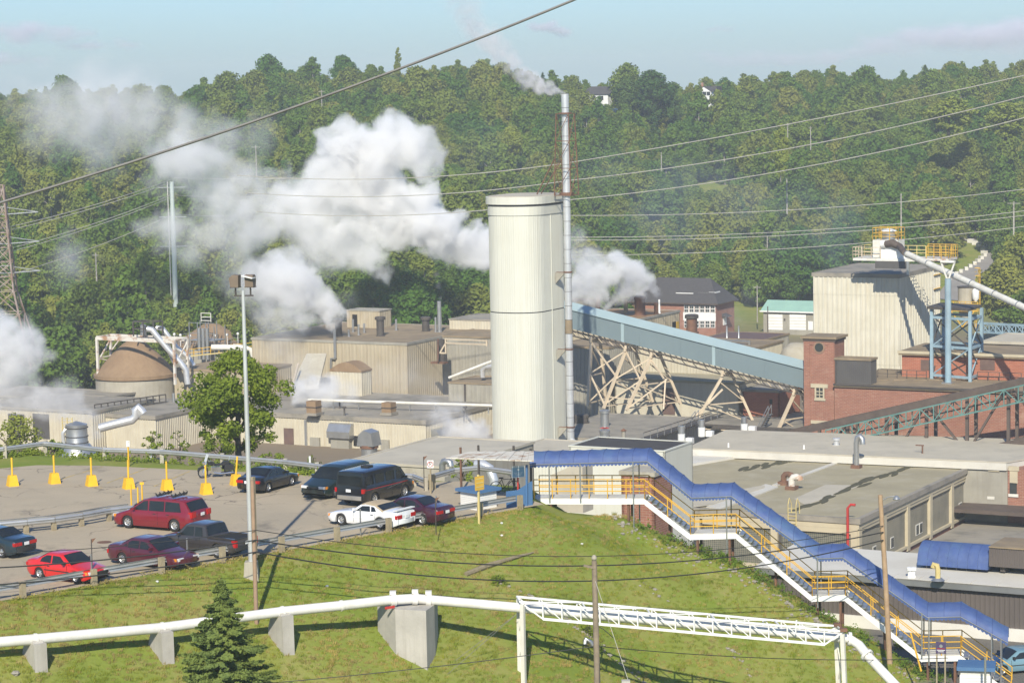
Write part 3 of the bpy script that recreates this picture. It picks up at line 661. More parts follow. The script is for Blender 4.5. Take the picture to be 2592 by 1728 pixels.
for i in range(3): MB().cyl(a + U * (2 + .75 * i) - V * .3 - Z * 2.8, a + U * (2 + .75 * i) - V * .3 + Z * 2., .28, n=10).build('pipe', 'galv', o, 40)
p = a + U * 1.6 + V * 1 + Z * 2.9
for i in range(2): MB().bar(p + U * 1.8 * i, p + U * 1.8 * i + Z * 1.4, .1).build('hatch_post', 'white_steel', o)
for h in (.2, .75, 1.35): MB().bar(p + Z * h, p + U * 1.8 + Z * h, .1).build('hatch_rail', 'white_steel', o)
o = thing('yellow_walkway', 'yellow railed walkway below the railed tank', 'walkway', Wp(560, 900, 388))
a, b = Wp(470, 902, 388), Wp(640, 884, 384)
MB().bar(a, b, 1.0, .15).build('deck', 'pale_yellow', o)
for h in (.5, 1.05): MB().bar(a + Z * h, b + Z * h, .09).build('rail', 'yellow_steel', o)
for i in range(9): p = a.lerp(b, i / 8); MB().bar(p, p + Z * 1.05, .09).build('post', 'yellow_steel', o)
for k, (pl, r, lb) in enumerate(((((535, 879), (570, 879), (596, 880), (610, 892), (612, 905), (604, 925), (596, 945)), .45, 'white pipe curling down behind the tree'), (((590, 876), (620, 879), (634, 884), (640, 900), (636, 930)), .35, 'white pipe bending down just left of the beige mill block'))):
    mb = MB(); mb.tube([Wp(x, y, 376 + 3 * k) for x, y in pl], r, 10); mb.build('white_pipe', 'white_steel', None, 40, label=lb, cat='pipe')
# chest building between dome and mill block, in the shade of the tree
bldg('chest_house', 'low beige building between the domed tank and the mill block', (640, 940), 358, 440, None, MZ, 'beige_wall', 'tan_roof', .6, .05, .3, .1, lv=10)
# ---- far left low buildings
o, C_, _, _ = bldg('left_grey_shed', 'long grey roofed shed at the left edge half hidden in steam', (238, 1012), 352, -60, None, MZ, 'grey_sheet', 'grey_roof', .5, .07, .3, .2, lv=10)
o, C_, _, _ = bldg('left_front_shed', 'cream and dark ribbed shed behind the silver tank', (232, 1040), 335, -60, None, MZ, 'cream_sheet', 'grey_roof', .5, .07, .35, .2, lv=14)
face_rect(MB(), C_, 86, 1048, 124, 1108, .12).build('dark_panel', 'dark_clad', o); face_rect(MB(), C_, 24, 1048, 62, 1108, .12).build('dark_panel', 'dark_clad', o)
o, C_, sl_, _ = bldg('sloping_roof_house', 'low building with wide grey roof and dark railing below the domed tank', (392, 1052), 334, 238, None, MZ, 'cream_sheet', 'grey_roof', .42, .07, .5, .2, lv=16)
rr = thing('roof_railing', 'dark handrail running along the grey roof below the domed tank', 'railing', Gp(240, 1045, C_.z))
a, b = Gp(240, 1045, C_.z), Gp(420, 1018, C_.z)
for h in (.1, 1.1): MB().bar(a + Z * h, b + Z * h, .14).build('rail', 'dark_steel', rr)
for i in range(12): p = a.lerp(b, i / 11); MB().bar(p, p + Z * 1.1, .12).build('post', 'dark_steel', rr)
mb = MB(); mb.tube([Wp(x, y, 318) for x, y in ((252, 1083), (290, 1073), (335, 1062), (345, 1052), (342, 1038), (350, 1031), (358, 1040), (362, 1046))], .55, 12); mb.build('elbow_pipe', 'pipe_bright', None, 40, label='fat silver pipe with upturned elbow beside the red shutter', cat='pipe')
for i, x in enumerate((440, 453)): vent('roof_stub_pipe', '%s of two grey vent pipes on the roof left of the broadleaf tree' % ('left', 'right')[i], Gp(x, 1030, PR), .22, 1.9, None, 'galv', group='pair of grey vent pipes')
ST = Wp(195, 1126, 288); o = thing('silver_tank', 'small silver riveted tank with conical lid venting steam behind the guardrail', 'tank', ST - Z * 3)
r_ = 29 / F * 288; MB().lathe((0, 0, 0), [(r_ * 1.9, 0), (r_ * 1.8, 2.0), (r_ * 1.15, 3.1)], 24).build('base', 'galv', o, 40, world=False)
MB().lathe((0, 0, 3.0), [(r_ * 1.06, 0), (r_ * .98, .3), (r_ * .94, 2.25)], 24).build('shell', 'galv', o, 40, world=False)
MB().lathe((0, 0, 5.25), [(r_ * .97, 0), (r_ * .97, .12), (.1, .5)], 24).build('lid', 'galv', o, 30, world=False)
for h in (3.3, 4.0, 5.0): MB().lathe((0, 0, h), [(r_ * 1.04, 0), (r_ * 1.04, .08)], 24).build('band', 'dark_steel', o, world=False)
MB().tube([(-r_ * 1.1, -.5, 3.1), (-r_ * 1.15, -.5, 4.4), (-r_ * .9, -.5, 4.9), (-r_ * .7, -.4, 4.9)], .2, 8).build('pipe', 'pipe_bright', o, 40, world=False)
o = thing('ladder_frame', 'pale yellow ladder frame beside the small silver tank', 'ladder', Wp(168, 1130, 289))
a = Wp(160, 1130, 289)
for i in range(3): MB().bar(a + U * .7 * i, a + U * .7 * i + Z * 3.4, .09).build('post', 'pale_yellow', o)
for i in range(9): MB().bar(a + Z * (.35 + .36 * i), a + U * 1.4 * (1 if i > 5 else .5) + Z * (.35 + .36 * i), .06).build('rung', 'pale_yellow', o)
# ------------------------------------------------------------------ tall tower
TC = Wp(1345, 500, 277); TW, TL, TR = 6.4, 9.6, 2.7      # near corner; front width along U, side along V, corner radius
def rrect(off=0., rib=False):
    pts = []; w_, l_, r_ = TW + 2 * off, TL + 2 * off, TR + off; c0 = TC - U * (TW + off) - V * off
    segs = [((w_ - r_, r_), -90), ((w_ - r_, l_ - r_), 0), ((r_, l_ - r_), 90), ((r_, r_), 180)]
    for (cu, cv), a0 in segs:
        for i in range(9):
            t = math.radians(a0 + i * 90 / 8); pts.append((cu + r_ * math.cos(t), cv + r_ * math.sin(t)))
    out = []
    for i in range(len(pts)):       # subdivide into ribs
        a, b = pts[i], pts[(i + 1) % len(pts)]; L_ = math.hypot(b[0] - a[0], b[1] - a[1]); k = max(1, round(L_ / .26)) if rib else 1
        nx_, ny_ = (b[1] - a[1]) / max(L_, 1e-6), -(b[0] - a[0]) / max(L_, 1e-6)
        for j in range(k):
            for t, e in (((0, 0), (.55, 0), (.68, 1), (.9, 1)) if rib else ((0, 0),)):
                f = (j + t) / k; out.append((a[0] + (b[0] - a[0]) * f + nx_ * .016 * e, a[1] + (b[1] - a[1]) * f + ny_ * .016 * e))
    return [c0 + U * p + V * q for p, q in out]
def ring(mb, off, z0, z1, rib=False, top=False):
    p = rrect(off, rib); n = len(p)
    mb.add([(q.x, q.y, z0) for q in p] + [(q.x, q.y, z1) for q in p], [(i, (i + 1) % n, n + (i + 1) % n, n + i) for i in range(n)] + ([tuple(range(n, 2 * n))] if top else []) + ([tuple(range(n - 1, -1, -1))] if top else []))
    return mb
zT = TC.z; zS = Wp(1300, 795, 277).z; zB = Wp(1300, 1135, 277).z
tw = thing('tall_tower', 'very tall cream ribbed tower with rounded corners in the centre', 'tower', TC + Z * (MZ - TC.z) - U * TW / 2 + V * TL / 2)
ring(MB(), 0, zS + .06, zT - 2.0, True).build('upper_wall', 'cream_tower', tw); ring(MB(), 0, zB, zS - .05, True).build('lower_wall', 'cream_tower', tw)
ring(MB(), -.12, zB - .4, zT - 1, False, True).build('core', 'dark_clad', tw)
ring(MB(), .1, zT - 2.0, zT - 1.05, False, True).build('neck', 'cream_tower', tw); ring(MB(), .04, zT - 1.05, zT - .8, False, True).build('joint', 'dark_clad', tw)
ring(MB(), .28, zT - .8, zT, False, True).build('cap', 'cream_tower', tw); ring(MB(), .02, zT, zT + .06, False, True).build('roof', 'pale_roof', tw)
ring(MB(), .3, MZ, zB - .25, True).build('skirt', 'cream_tower', tw)
# vertical cover strips
for f in (.42,): 
    p = TC + V * (TR + (TL - 2 * TR) * f); MB().ob(Vector((p.x, p.y, zB)) , U * .06, V * .12, Z * (zT - 2 - zB)).build('cover_strip', 'cream_tower', tw)
# stack beside the tower
SB = Wp(1445, 1130, 281); ST_ = Wp(1424, 237, 281); sx_ = SB.x; sy_ = SB.y
o = thing('slim_stack', 'slim silver stack running up the tower and smoking above it', 'stack', (sx_, sy_, MZ))
zt_ = ST_.z; r_ = .4
zz = MZ; i = 0
while zz < zt_ - .2:
    z2 = min(zz + 1.55, zt_); MB().cyl((sx_, sy_, zz), (sx_, sy_, z2 - .03), r_ + (.012 if i % 2 else 0), n=14).build('section', 'tan_roof' if i == 13 else 'pipe_bright', o, 40); MB().cyl((sx_, sy_, z2 - .03), (sx_, sy_, z2), r_ + .035, n=14).build('flange', 'dark_steel', o, 40); zz = z2; i += 1
for y in (690, 885, 1082):
    z = Wp(1440, y, 281).z; p = Vector((sx_, sy_, z)); MB().cyl(p, p + Z * .16, r_ + .09, n=14).build('clamp', 'rusty_steel', o, 40)
    MB().prism([p - V * .1 - U * .3, p - U * 1.5 - V * .1, p - U * 1.5 - Z * 1.2 - V * .1], V * .2).build('bracket', 'grey_sheet', o); MB().bar(p - U * .2, p - U * 1.4, .14).build('arm', 'rusty_steel', o)
mb = MB(); mb.tube([(sx_, sy_, Wp(1445, 1112, 281).z), Wp(1460, 1125, 280), Wp(1470, 1138, 279)], .32, 10); mb.build('side_outlet', 'pipe_bright', o, 40)
o = thing('stack_frame', 'rusty lattice frame bracing the slim stack above the tower roof', 'steel frame', (sx_, sy_, zT))
fz0 = zT; fz1 = Wp(1424, 288, 281).z; w0, w1 = 1.0, .75
def corner(i, h):
    f = (h - fz0) / (fz1 - fz0); ww = w0 + (w1 - w0) * f; s = ((-1, -1), (1, -1), (1, 1), (-1, 1))[i]; return Vector((sx_, sy_, h)) + U * s[0] * ww + V * s[1] * ww
for i in range(4): MB().bar(corner(i, fz0), corner(i, fz1), .09).build('post', 'rusty_steel', o)
hs = [fz0 + (fz1 - fz0) * k / 3 for k in range(4)]
for k in range(4):
    for i in range(4): MB().bar(corner(i, hs[k]), corner((i + 1) % 4, hs[k]), .07).build('rail', 'rusty_steel', o)
    if k < 3:
        for i in range(4): MB().bar(corner(i, hs[k]), corner((i + 1) % 4, hs[k + 1]), .06).build('brace', 'rusty_steel', o)
MB().cyl((sx_, sy_, fz1), (sx_, sy_, fz1 + .12), .75, n=14).build('collar', 'rusty_steel', o, 40)
MB().cyl((sx_, sy_, fz0), (sx_, sy_, fz0 + .3), .8, n=14).build('collar', 'rusty_steel', o, 40)
for s_ in (-1, 1): MB().bar(Vector((sx_, sy_, fz0 + 4)) - U * .9 + V * s_, Vector((sx_, sy_, fz0 + .1)) - U * 3.4 + V * s_ * .5, .1).build('stay', 'rusty_steel', o)

# ------------------------------------------------------------------ conveyor gallery and trestles
BT = Wp(2112, 852, 298)                              # brick tower, near corner
G1 = Wp(2037, 987, 301); G1 = G1 + V * .8
tG = reach(G1, -U, 1446); G0 = G1 - U * (tG + 1.5); G0.z = Wp(1446, 829, (G1 - U * tG).y).z + .2
sl_ = (G0 - G1); gdir = sl_.normalized(); gh = 2.35; gw = 2.6
o = thing('conveyor_gallery', 'blue grey enclosed conveyor gallery sloping down to the brick tower', 'conveyor', G1 - Z * 1)
gk = 6
for k in range(gk):
    a = G1 + sl_ * k / gk; b = G1 + sl_ * (k + 1) / gk
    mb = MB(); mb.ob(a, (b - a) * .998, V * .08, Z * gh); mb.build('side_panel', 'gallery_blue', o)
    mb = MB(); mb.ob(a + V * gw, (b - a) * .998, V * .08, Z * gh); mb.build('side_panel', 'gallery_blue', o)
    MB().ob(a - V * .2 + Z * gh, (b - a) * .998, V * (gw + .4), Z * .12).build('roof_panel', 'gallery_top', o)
MB().prism([G1 - V * .2 + Z * (gh + .12), G1 + V * (gw + .2) + Z * (gh + .12), G1 + V * gw / 2 + Z * (gh + .75)], sl_).build('roof_ridge', 'gallery_top', o)
MB().ob(G1 + V * .1, sl_, V * (gw - .2), Z * .15).build('floor', 'dark_steel', o)
for f in (.36, .73): p = G1 + sl_ * f; MB().ob(p - V * .06, sl_ * .012, V * .06, Z * gh).build('cover_strip', 'gallery_top', o)
for dz, dv in ((-.25, 0), (-.85, 0), (-.25, gw), (-.85, gw)): MB().bar(G1 + V * dv + Z * dz, G0 + V * dv + Z * dz, .12, .16).build('chord', 'dark_steel', o)
nk = 44
for dv in (0, gw):
    for k in range(nk):
        a = G1 + sl_ * k / nk; b = G1 + sl_ * (k + 1) / nk; MB().bar(a + V * dv - Z * .85, b + V * dv - Z * .25, .08).build('lattice_bar', 'dark_steel' if k % 2 else 'cream_steel', o)
RZ4 = Gp(1605, 1112, -17.3).z
# trestle bents: (pixel x of the head, feet: (x, y))
def bent(lab, px, feet, zf, cross=2, wide=.32):
    t = reach(G1, -U, px); h = G1 + sl_ * (t / (tG + 1.5)) * 1.0; h = h - Z * .9
    o = thing('trestle', lab, 'trestle', Vector((h.x, h.y, zf)))
    hd = [h + V * .1, h + V * (gw - .1)]
    MB().bar(hd[0] - V * .4, hd[1] + V * .4, .3, .35).build('head_beam', 'cream_steel', o)
    for p in hd: MB().bar(p, p + Z * .7, .3).build('stub', 'cream_steel', o)
    ft = []
    for (fx, dv), p in zip(feet, hd):
        q = Vector((h.x, h.y, zf)) + U * fx + V * dv; ft.append(q); MB().bar(p, q, wide).build('leg', 'cream_steel', o)
    for k in range(cross):
        wide_ = .14
        f0, f1 = .12 + k * .84 / cross, .12 + (k + 1) * .84 / cross
        a0, a1 = hd[0].lerp(ft[0], f0), hd[0].lerp(ft[0], f1); b0, b1 = hd[1].lerp(ft[1], f0), hd[1].lerp(ft[1], f1)
        MB().bar(a0, b1, .13).build('brace', 'cream_steel', o); MB().bar(a1, b1, .14).build('rail', 'cream_steel', o)
    return hd, ft
zr_ = -17.25
t1 = bent('cream steel trestle with upright leg nearest the tall tower', 1498, ((0, -1.2), (0, 4)), zr_, 2)
t2 = bent('cream steel trestle leaning left in the middle of the row', 1585, ((-1.9, -2.6), (1.5, 4.5)), zr_, 2)
t3 = bent('cream steel trestle leaning left under the gallery joint', 1650, ((-2.0, -3.2), (1.8, 4.5)), zr_, 2)
t4 = bent('low cream trestle standing on the beam grid left of the brick tower', 1830, ((-3.4, -2.2), (2.5, 4)), -19.5, 2)
t5 = bent('short cream trestle right beside the brick tower', 2010, ((-1.9, -2.4), (1.0, 3)), -20.5, 2)
# ties between neighbouring trestles
def tie(lab, pairs):
    o = thing('trestle_bracing', lab, 'bracing', pairs[0][0])
    for a, b, w_ in pairs: MB().bar(a, b, w_).build('brace', 'cream_steel', o)
L = lambda t, s, f: t[0][s].lerp(t[1][s], f)
tie('crossed cream braces between the two trestles nearest the tall tower', [(L(t1, 0, .02), L(t2, 0, .45), .17), (L(t1, 0, .5), L(t2, 0, .02), .17), (L(t1, 0, .5), L(t2, 0, .95), .17), (L(t1, 0, .95), L(t2, 0, .45), .17)])
tie('crossed cream braces between the second and third trestles', [(L(t2, 0, .02), L(t3, 0, .45), .17), (L(t2, 0, .5), L(t3, 0, .02), .17), (L(t2, 0, .92), L(t3, 0, .45), .17), (L(t2, 0, .8), L(t3, 0, .8), .15)])
tie('long cream struts reaching right from the third trestle to the low one', [(L(t3, 0, .05), L(t3, 0, .4) + U * 3.0, .17), (L(t3, 0, .97), L(t3, 0, .4) + U * 3.4, .18), (L(t3, 0, .4) + U * 3.2, L(t3, 0, .95) + U * 4.8, .17), (L(t4, 0, .9) - U * 1.0, L(t4, 0, .25) + U * 1.0, .24), (L(t4, 0, .95), L(t4, 0, .95) + U * 6.5, .22)])

# ------------------------------------------------------------------ buildings round the conveyor
o, R4C, _, _ = bldg('trestle_roof_building', 'flat grey roofed building carrying the trestles', None, 0, None, None, MZ, 'cream_sheet', 'grey_roof', .5, .06, .4, .2, lu=13, lv=20, C=Gp(1605, 1114, -17.3))
RZ = R4C.z - .06
vent('silver_roof_vent', 'silver capped vent below the first trestles', Gp(1531, 1080, RZ), .5, 1.6, .62, 'galv')
for i, x in enumerate((1462, 1478)): vent('dark_roof_fan', 'squat dark roof fan right of the tall tower, %s of two' % ('left' if i == 0 else 'right'), Gp(x, 1070, RZ), .55, .6, .62, 'dark_steel')
v_ = vent('wheel_roof_vent', 'low round grey roof vent with a red wheel', Gp(1531, 1108, RZ), .55, .55, .6, 'galv'); p = Vector((0, 0, 1.15))
for a_ in (0, 1, 2): MB().bar(p + Vector((math.cos(a_ * 1.05), math.sin(a_ * 1.05), 0)) * .5, p - Vector((math.cos(a_ * 1.05), math.sin(a_ * 1.05), 0)) * .5, .08).build('wheel_spoke', 'red_paint', v_, world=False)
q = Gp(1579, 1120, RZ); o = thing('chimney_pot', 'small pale chimney with rusty cowl at the roof edge', 'chimney', q)
MB().cyl(q, q + Z * 1.3, .25, n=10).build('pot', 'grey_sheet', o, 40); MB().cyl(q + Z * 1.35, q + Z * 1.6, .38, .05, n=10).build('cowl', 'rusty_steel', o, 40)
# dark walkway and stair along the right edge of that roof
o = thing('roof_walkway', 'dark grated walkway along the right edge of the trestle roof', 'walkway', R4C + U * .4)
a = R4C + U * .3 - V * 1; b = a + V * 21
MB().ob(a, U * 1.3, V * 22, Z * .12).build('deck', 'dark_steel', o)
for k in range(12):
    p = a + U * 1.3 + V * 21 * k / 11; MB().bar(p, p + Z * 1.05, .08).build('post', 'galv', o)
MB().bar(a + U * 1.3 + Z * 1.05, b + U * 1.3 + Z * 1.05, .07).build('rail', 'dark_steel', o); MB().bar(a + U * 1.3 + Z * .55, b + U * 1.3 + Z * .55, .06).build('rail', 'dark_steel', o)
def steel_stair(lab, top, run, drop, wdt=1.0):
    o = thing('steel_stair', lab, 'stair', top + run - Z * drop)
    for s_ in (0, wdt):
        MB().bar(top + V * s_, top + run + V * s_ - Z * drop, .1, .25).build('stringer', 'dark_steel', o); MB().bar(top + V * s_ + Z * 1, top + run + V * s_ - Z * (drop - 1), .07).build('handrail', 'galv', o)
        for k in range(4): p = top.lerp(top + run - Z * drop, k / 3) + V * s_; MB().bar(p, p + Z * 1, .06).build('post', 'galv', o)
    n_ = int(drop / .25)
    for k in range(n_): p = top.lerp(top + run - Z * drop, (k + .5) / n_); MB().ob(p, V * wdt, U * .25, Z * .04).build('tread', 'galv', o)
steel_stair('dark steel stair beside the white cylinders right of the trestle roof', Wp(1760, 1062, 298), -U * 1.6 - V * 1.4, 2.6)
steel_stair('dark steel stair in the shade below the low trestle', Wp(1945, 1048, 302), -U * 1.0 - V * 1.6, 2.8)
bldg('shadow_roof_building', 'dark low roof cluttered with pipes between trestles and brick tower', (2030, 1085), 300, 1720, None, MZ, 'grey_sheet', 'grey_roof', .5, .06, .3, .1, lv=14, fmat='dark_steel')
for k in range(5):
    mb = MB(); a = Wp(1730 + 30 * k, 1078 + 2 * k, 303 - k); mb.tube([a, a + U * 9 + Z * .3 * (k % 2)], .13, 6); mb.build('roof_conduit', 'dark_steel', None, label='dark conduit lying on the shaded roof left of the brick tower', cat='pipe', group='conduits on the shaded roof')
for x, y, h, lb in ((1725, 1122, 2.0, 'nearest the trestle roof walkway'), (1776, 1104, 1.9, 'in the middle'), (1884, 1092, 1.7, 'nearest the brick tower')):
    q = Wp(x, y, 285 + (x - 1725) * .06); o = thing('white_cylinder', 'white and grey vent cylinder on the dark roof, ' + lb, 'vent', q)
    MB().cyl(q, q + Z * h * .55, .42, n=12).build('base', 'white_paint', o, 40); MB().cyl(q + Z * h * .55, q + Z * h, .36, n=12).build('top', 'galv', o, 40); MB().ob(q + U * .5, U * .8, V * .6, Z * .65).build('box', 'white_paint', o)
# walls seen through the trestles
bldg('left_ribbed_block', 'grey beige ribbed block behind the first trestle', (1540, 878), 326, 1400, None, MZ, 'grey_sheet', 'tan_roof', .6, .08, .3, .1, lv=9)
bldg('upper_cream_block', 'cream ribbed block behind the trestles under the gallery', None, 0, None, None, MZ, 'cream_sheet', 'tan_roof', .45, .06, .3, .1, lu=22, lv=10, C=Wp(1552, 868, 336) + U * 20)
o, C_, _, _ = bldg('lower_cream_annex', 'smooth cream annex with brown door behind the trestles', None, 0, None, None, MZ, 'cream_sheet', 'brown_roof', 0, 0, .3, .1, lu=17, lv=7, C=Wp(1556, 955, 322) + U * 17)
face_rect(MB(), C_, 1678, 982, 1708, 1048, .08).build('door', 'door_brown', o)
o, C_, _, _ = bldg('red_brick_hut', 'small red brick house with flat grey roof under the gallery', (1972, 988), 311, 1880, None, MZ, 'brick_bright', 'grey_roof', 0, 0, .3, .1, lv=7)
face_rect(MB(), C_, 1948, 1010, 1955, 1022, .04).build('window', 'glass_dark', o)
o, C_, _, _ = bldg('rust_roof_building', 'beige building with orange rust flat roof and stubby stacks beyond the gallery', (1614, 808), 348, 1440, 1720, MZ, 'beige_wall', 'rust_roof', .6, .05, .3, .1, fmat='grey_sheet')
face_rect(MB(), C_, 1702, 813, 1710, 838, .08, U, V).build('door', 'black_hole', o); face_rect(MB(), C_, 1711, 813, 1717, 838, .09, U, V).build('door_leaf', 'yellow_steel', o)
rz_ = C_.z
for x, y, r, h, mt, lb in ((1620, 797, .75, 2.1, 'rusty_steel', 'fat rusty stack steaming on the orange roof'), (1514, 786, .35, 1.9, 'rusty_steel', 'slim rusty stack near the left of the orange roof'), (1584, 789, .3, 1.7, 'tan_roof', 'slim tan stack on the orange roof'), (1661, 793, .3, 1.5, 'rusty_steel', 'slim rusty stack near the right of the orange roof'), (1669, 792, .14, 1.9, 'white_paint', 'thin white pipe on the orange roof')):
    vent('roof_stack', lb, Gp(x, y, rz_), r, h, r * 1.1 if r > .5 else None, mt, 'stack')
q = Gp(1490, 790, rz_); bldg('roof_cabin', 'small tan cabin on the orange roof right of the tower', None, 0, None, None, rz_ - .1, 'beige_wall', 'rust_roof', 0, 0, .15, .05, lu=4.5, lv=2.5, C=q + Z * 1.7)
o, C_, _, _ = bldg('low_grey_shed', 'grey ribbed shed with brown roof beyond the lower end of the gallery', (1902, 868), 334, 1745, 1997, MZ, 'grey_sheet', 'door_brown', .5, .07, .25, .1, fmat='tan_roof')
for x in (1840, 1870): vent('roof_stub_pipe', 'thin pipe on the brown shed roof, %s of the pair' % ('left' if x == 1840 else 'right'), Gp(x, 855, C_.z), .12, 1.6, None, 'galv')
o = thing('rooftop_pipe_loop', 'grey rectangular pipe loop on the brown shed roof', 'pipe', Wp(1850, 870, 336)); a, b = Wp(1818, 860, 335), Wp(1897, 864, 331)
for p, q in ((a, b), (b, b - Z * 1.6), (a - Z * .5, b - Z * .5 - U * .6)): MB().bar(p, q, .22).build('pipe', 'galv', o)
mb = MB(); q = Wp(2018, 905, 330); mb.lathe(q - Z * 1, [(2.2, 0), (2.2, 1.5), (1.8, 2.3), (.9, 2.9), (.1, 3.0)], 20); mb.build('pale_dome_tank', 'concrete', None, 40, label='pale domed tank just left of the brick tower', cat='tank')
q = Wp(1751, 822, 350); vent('rusty_roof_vent', 'dark and rusty vent pot before the brick office house', q - Z * 1, .75, 1.9, .95, 'rusty_steel', hoodmat='dark_steel')
# brick tower
o = thing('brick_tower', 'square red brick tower with round window at the end of the gallery', 'tower', BT + Z * (MZ - BT.z)); lu_ = reach(BT, -U, 2036); lv_ = reach(BT, V, 2137)
zc = BT.z
MB().ob(Vector((BT.x, BT.y, MZ)) - U * lu_, U * lu_, V * lv_, Z * (zc - MZ - .3)).build('wall', 'brick_red', o)
MB().ob(BT - U * (lu_ + .35) - V * .35 - Z * .3, U * (lu_ + .7), V * (lv_ + .7), Z * .28).build('roof_slab', 'tan_roof', o); MB().ob(BT - U * (lu_ + .15) - V * .15 - Z * .62, U * (lu_ + .3), V * (lv_ + .3), Z * .3).build('cornice', 'brown_steel', o)
for x0, x1 in ((2036.5, 2050), (2098, 2111)): face_rect(MB(), BT, x0, 862, x1, 1120, .09).build('pilaster', 'brick_red', o)
face_rect(MB(), BT, 2050, 862, 2098, 872, .09).build('brick_band', 'brick_red', o)
wc = plane_pt(BT, -V, 2074, 879); MB().cyl(wc, wc - V * .1, .72, n=24).build('round_frame', 'brick_tan', o, 40); MB().cyl(wc - V * .05, wc - V * .13, .52, n=24).build('round_window', 'glass_dark', o, 40)
face_rect(MB(), BT, 2066, 981, 2084, 1007, .03).build('window', 'glass_dark', o)
for b_ in ((2063, 980, 2066.5, 1009), (2083.5, 980, 2087, 1009), (2066, 1006, 2084, 1009), (2074.3, 981, 2075.8, 1007), (2066, 990, 2084, 991.2), (2066, 998, 2084, 999.2)): face_rect(MB(), BT, *b_, .1).build('window_frame', 'concrete_trim', o)
for b_ in ((2053, 972, 2096, 980), (2062, 1009, 2090, 1013), (2053, 1065, 2096, 1071)): face_rect(MB(), BT, *b_, .13).build('lintel', 'concrete_trim', o)
# dark box between tower and silo
LB = Wp(2112, 971, 297.5); C_ = plane_pt(LB + V * .5, -V, 2204, 908); o, C_, _, _ = bldg('dark_clad_box', 'dark grey clad box with tan roof between brick tower and silo', None, 0, None, None, -13.3, 'dark_clad', 'tan_roof', .25, .03, .25, .12, lu=reach(C_, -U, 2114), lv=2.0, C=C_)
# cream silo building
SC = Wp(2275, 694, 318); bz = -13.
def zpx(x, y, d): return Wp(x, y, d).z
si, SC, su_, sv_ = bldg('cream_silo_building', 'big square cream ribbed silo building with dark roof edge at the right', None, 0, None, None, bz - 4, 'silo_sheet', 'grey_roof', .62, .12, .5, .15, lu=reach(SC, -U, 2058), lv=reach(SC, V, 2380), C=SC, tiers=(zpx(2275, 925, 318), zpx(2275, 836, 318), zpx(2275, 749, 318)))
p = SC + V * sv_ * .8 + U * .05
for k in range(26): MB().ob(Vector((p.x, p.y, bz + .5 + k * .62)) , V * .5, U * .06, Z * .06).build('ladder_rung', 'white_steel', si)
for s_ in (0, .5): MB().ob(Vector((p.x, p.y, bz)) + V * s_, V * .07, U * .1, Z * (SC.z - bz)).build('ladder_rail', 'white_steel', si)
for y in (679, 693, 728): face_rect(MB(), SC, 2360, y, 2378, y + 3, .3, U, V).build('cage_hoop', 'yellow_steel', si)
# long brick building in front, upper brick block, and what stands on them
LB = Wp(2112, 971, 297.5); lz = LB.z
lb_ = thing('long_brick_building', 'long weathered red brick building at the right edge', 'building', Vector((LB.x, LB.y, MZ)) + U * 14)
MB().ob(Vector((LB.x, LB.y, MZ)), U * 32, V * 16, Z * (lz - MZ - .3)).build('wall', 'brick_red', lb_)
MB().ob(LB - V * .3 - Z * .3, U * 32, V * 16.6, Z * .3).build('roof', 'tan_roof', lb_); MB().ob(LB - V * .45 - Z * .12, U * 32, V * .3, Z * .2).build('roof_edge', 'dark_steel', lb_)
RB = lz
UB = Gp(2283, 952, RB) ; ub = thing('upper_brick_block', 'bright red brick block with boarded windows right of the silo', 'building', UB + U * 10)
uh = 2.6; MB().ob(UB, U * 26, V * 9, Z * uh).build('wall', 'brick_bright', ub); MB().ob(UB - V * .4 - U * .3 + Z * uh, U * 26.6, V * 9.8, Z * .45).build('roof', 'tan_roof', ub); MB().ob(UB - V * .5 - U * .4 + Z * (uh + .2), U * 26.8, V * .3, Z * .3).build('roof_edge', 'concrete_trim', ub)
for x0, x1 in ((2331, 2358), (2481, 2518)): face_rect(MB(), UB, x0, 911, x1, 936, .05).build('boarded_window', 'door_brown', ub)
rz2 = UB.z + uh
o, _, _, _ = bldg('tan_brick_house', 'tan brick house with pale grey roof at the right edge behind the blue frame', None, 0, None, None, rz2 - 2, 'brick_tan', 'pale_roof', 0, 0, .35, .25, lu=12, lv=10, C=Wp(2490, 862, 322) + U * 12)
# walkway rail and clutter on the long roof
o = thing('roof_edge_railing', 'low dark railing on the brick roof below the silo', 'railing', Gp(2230, 952, RB)); a, b = Gp(2222, 955, RB), Gp(2345, 960, RB)
for h in (.5, 1.0): MB().bar(a + Z * h, b + Z * h, .06).build('rail', 'dark_steel', o)
for k in range(6): p = a.lerp(b, k / 5); MB().bar(p, p + Z, .07).build('post', 'dark_steel', o)
o = thing('roof_edge_railing', 'low dark railing on the brick roof right of the blue frame', 'railing', Gp(2500, 962, RB)); a, b = Gp(2474, 962, RB), Gp(2585, 966, RB)
for h in (.5, 1.0): MB().bar(a + Z * h, b + Z * h, .06).build('rail', 'dark_steel', o)
for k in range(5): p = a.lerp(b, k / 4); MB().bar(p, p + Z, .07).build('post', 'dark_steel', o)
for k in range(6):
    q = Gp(2225 + k * 42 + rnd.uniform(-8, 8), 962, RB); mb = MB(); mb.bar(q, q + U * rnd.uniform(1, 2.2) + V * .3 + Z * .05, .3, .1); mb.build('roof_plank', 'tan_roof', None, label='loose plank lying on the brick roof edge below the silo', cat='plank', group='loose planks on the brick roof')
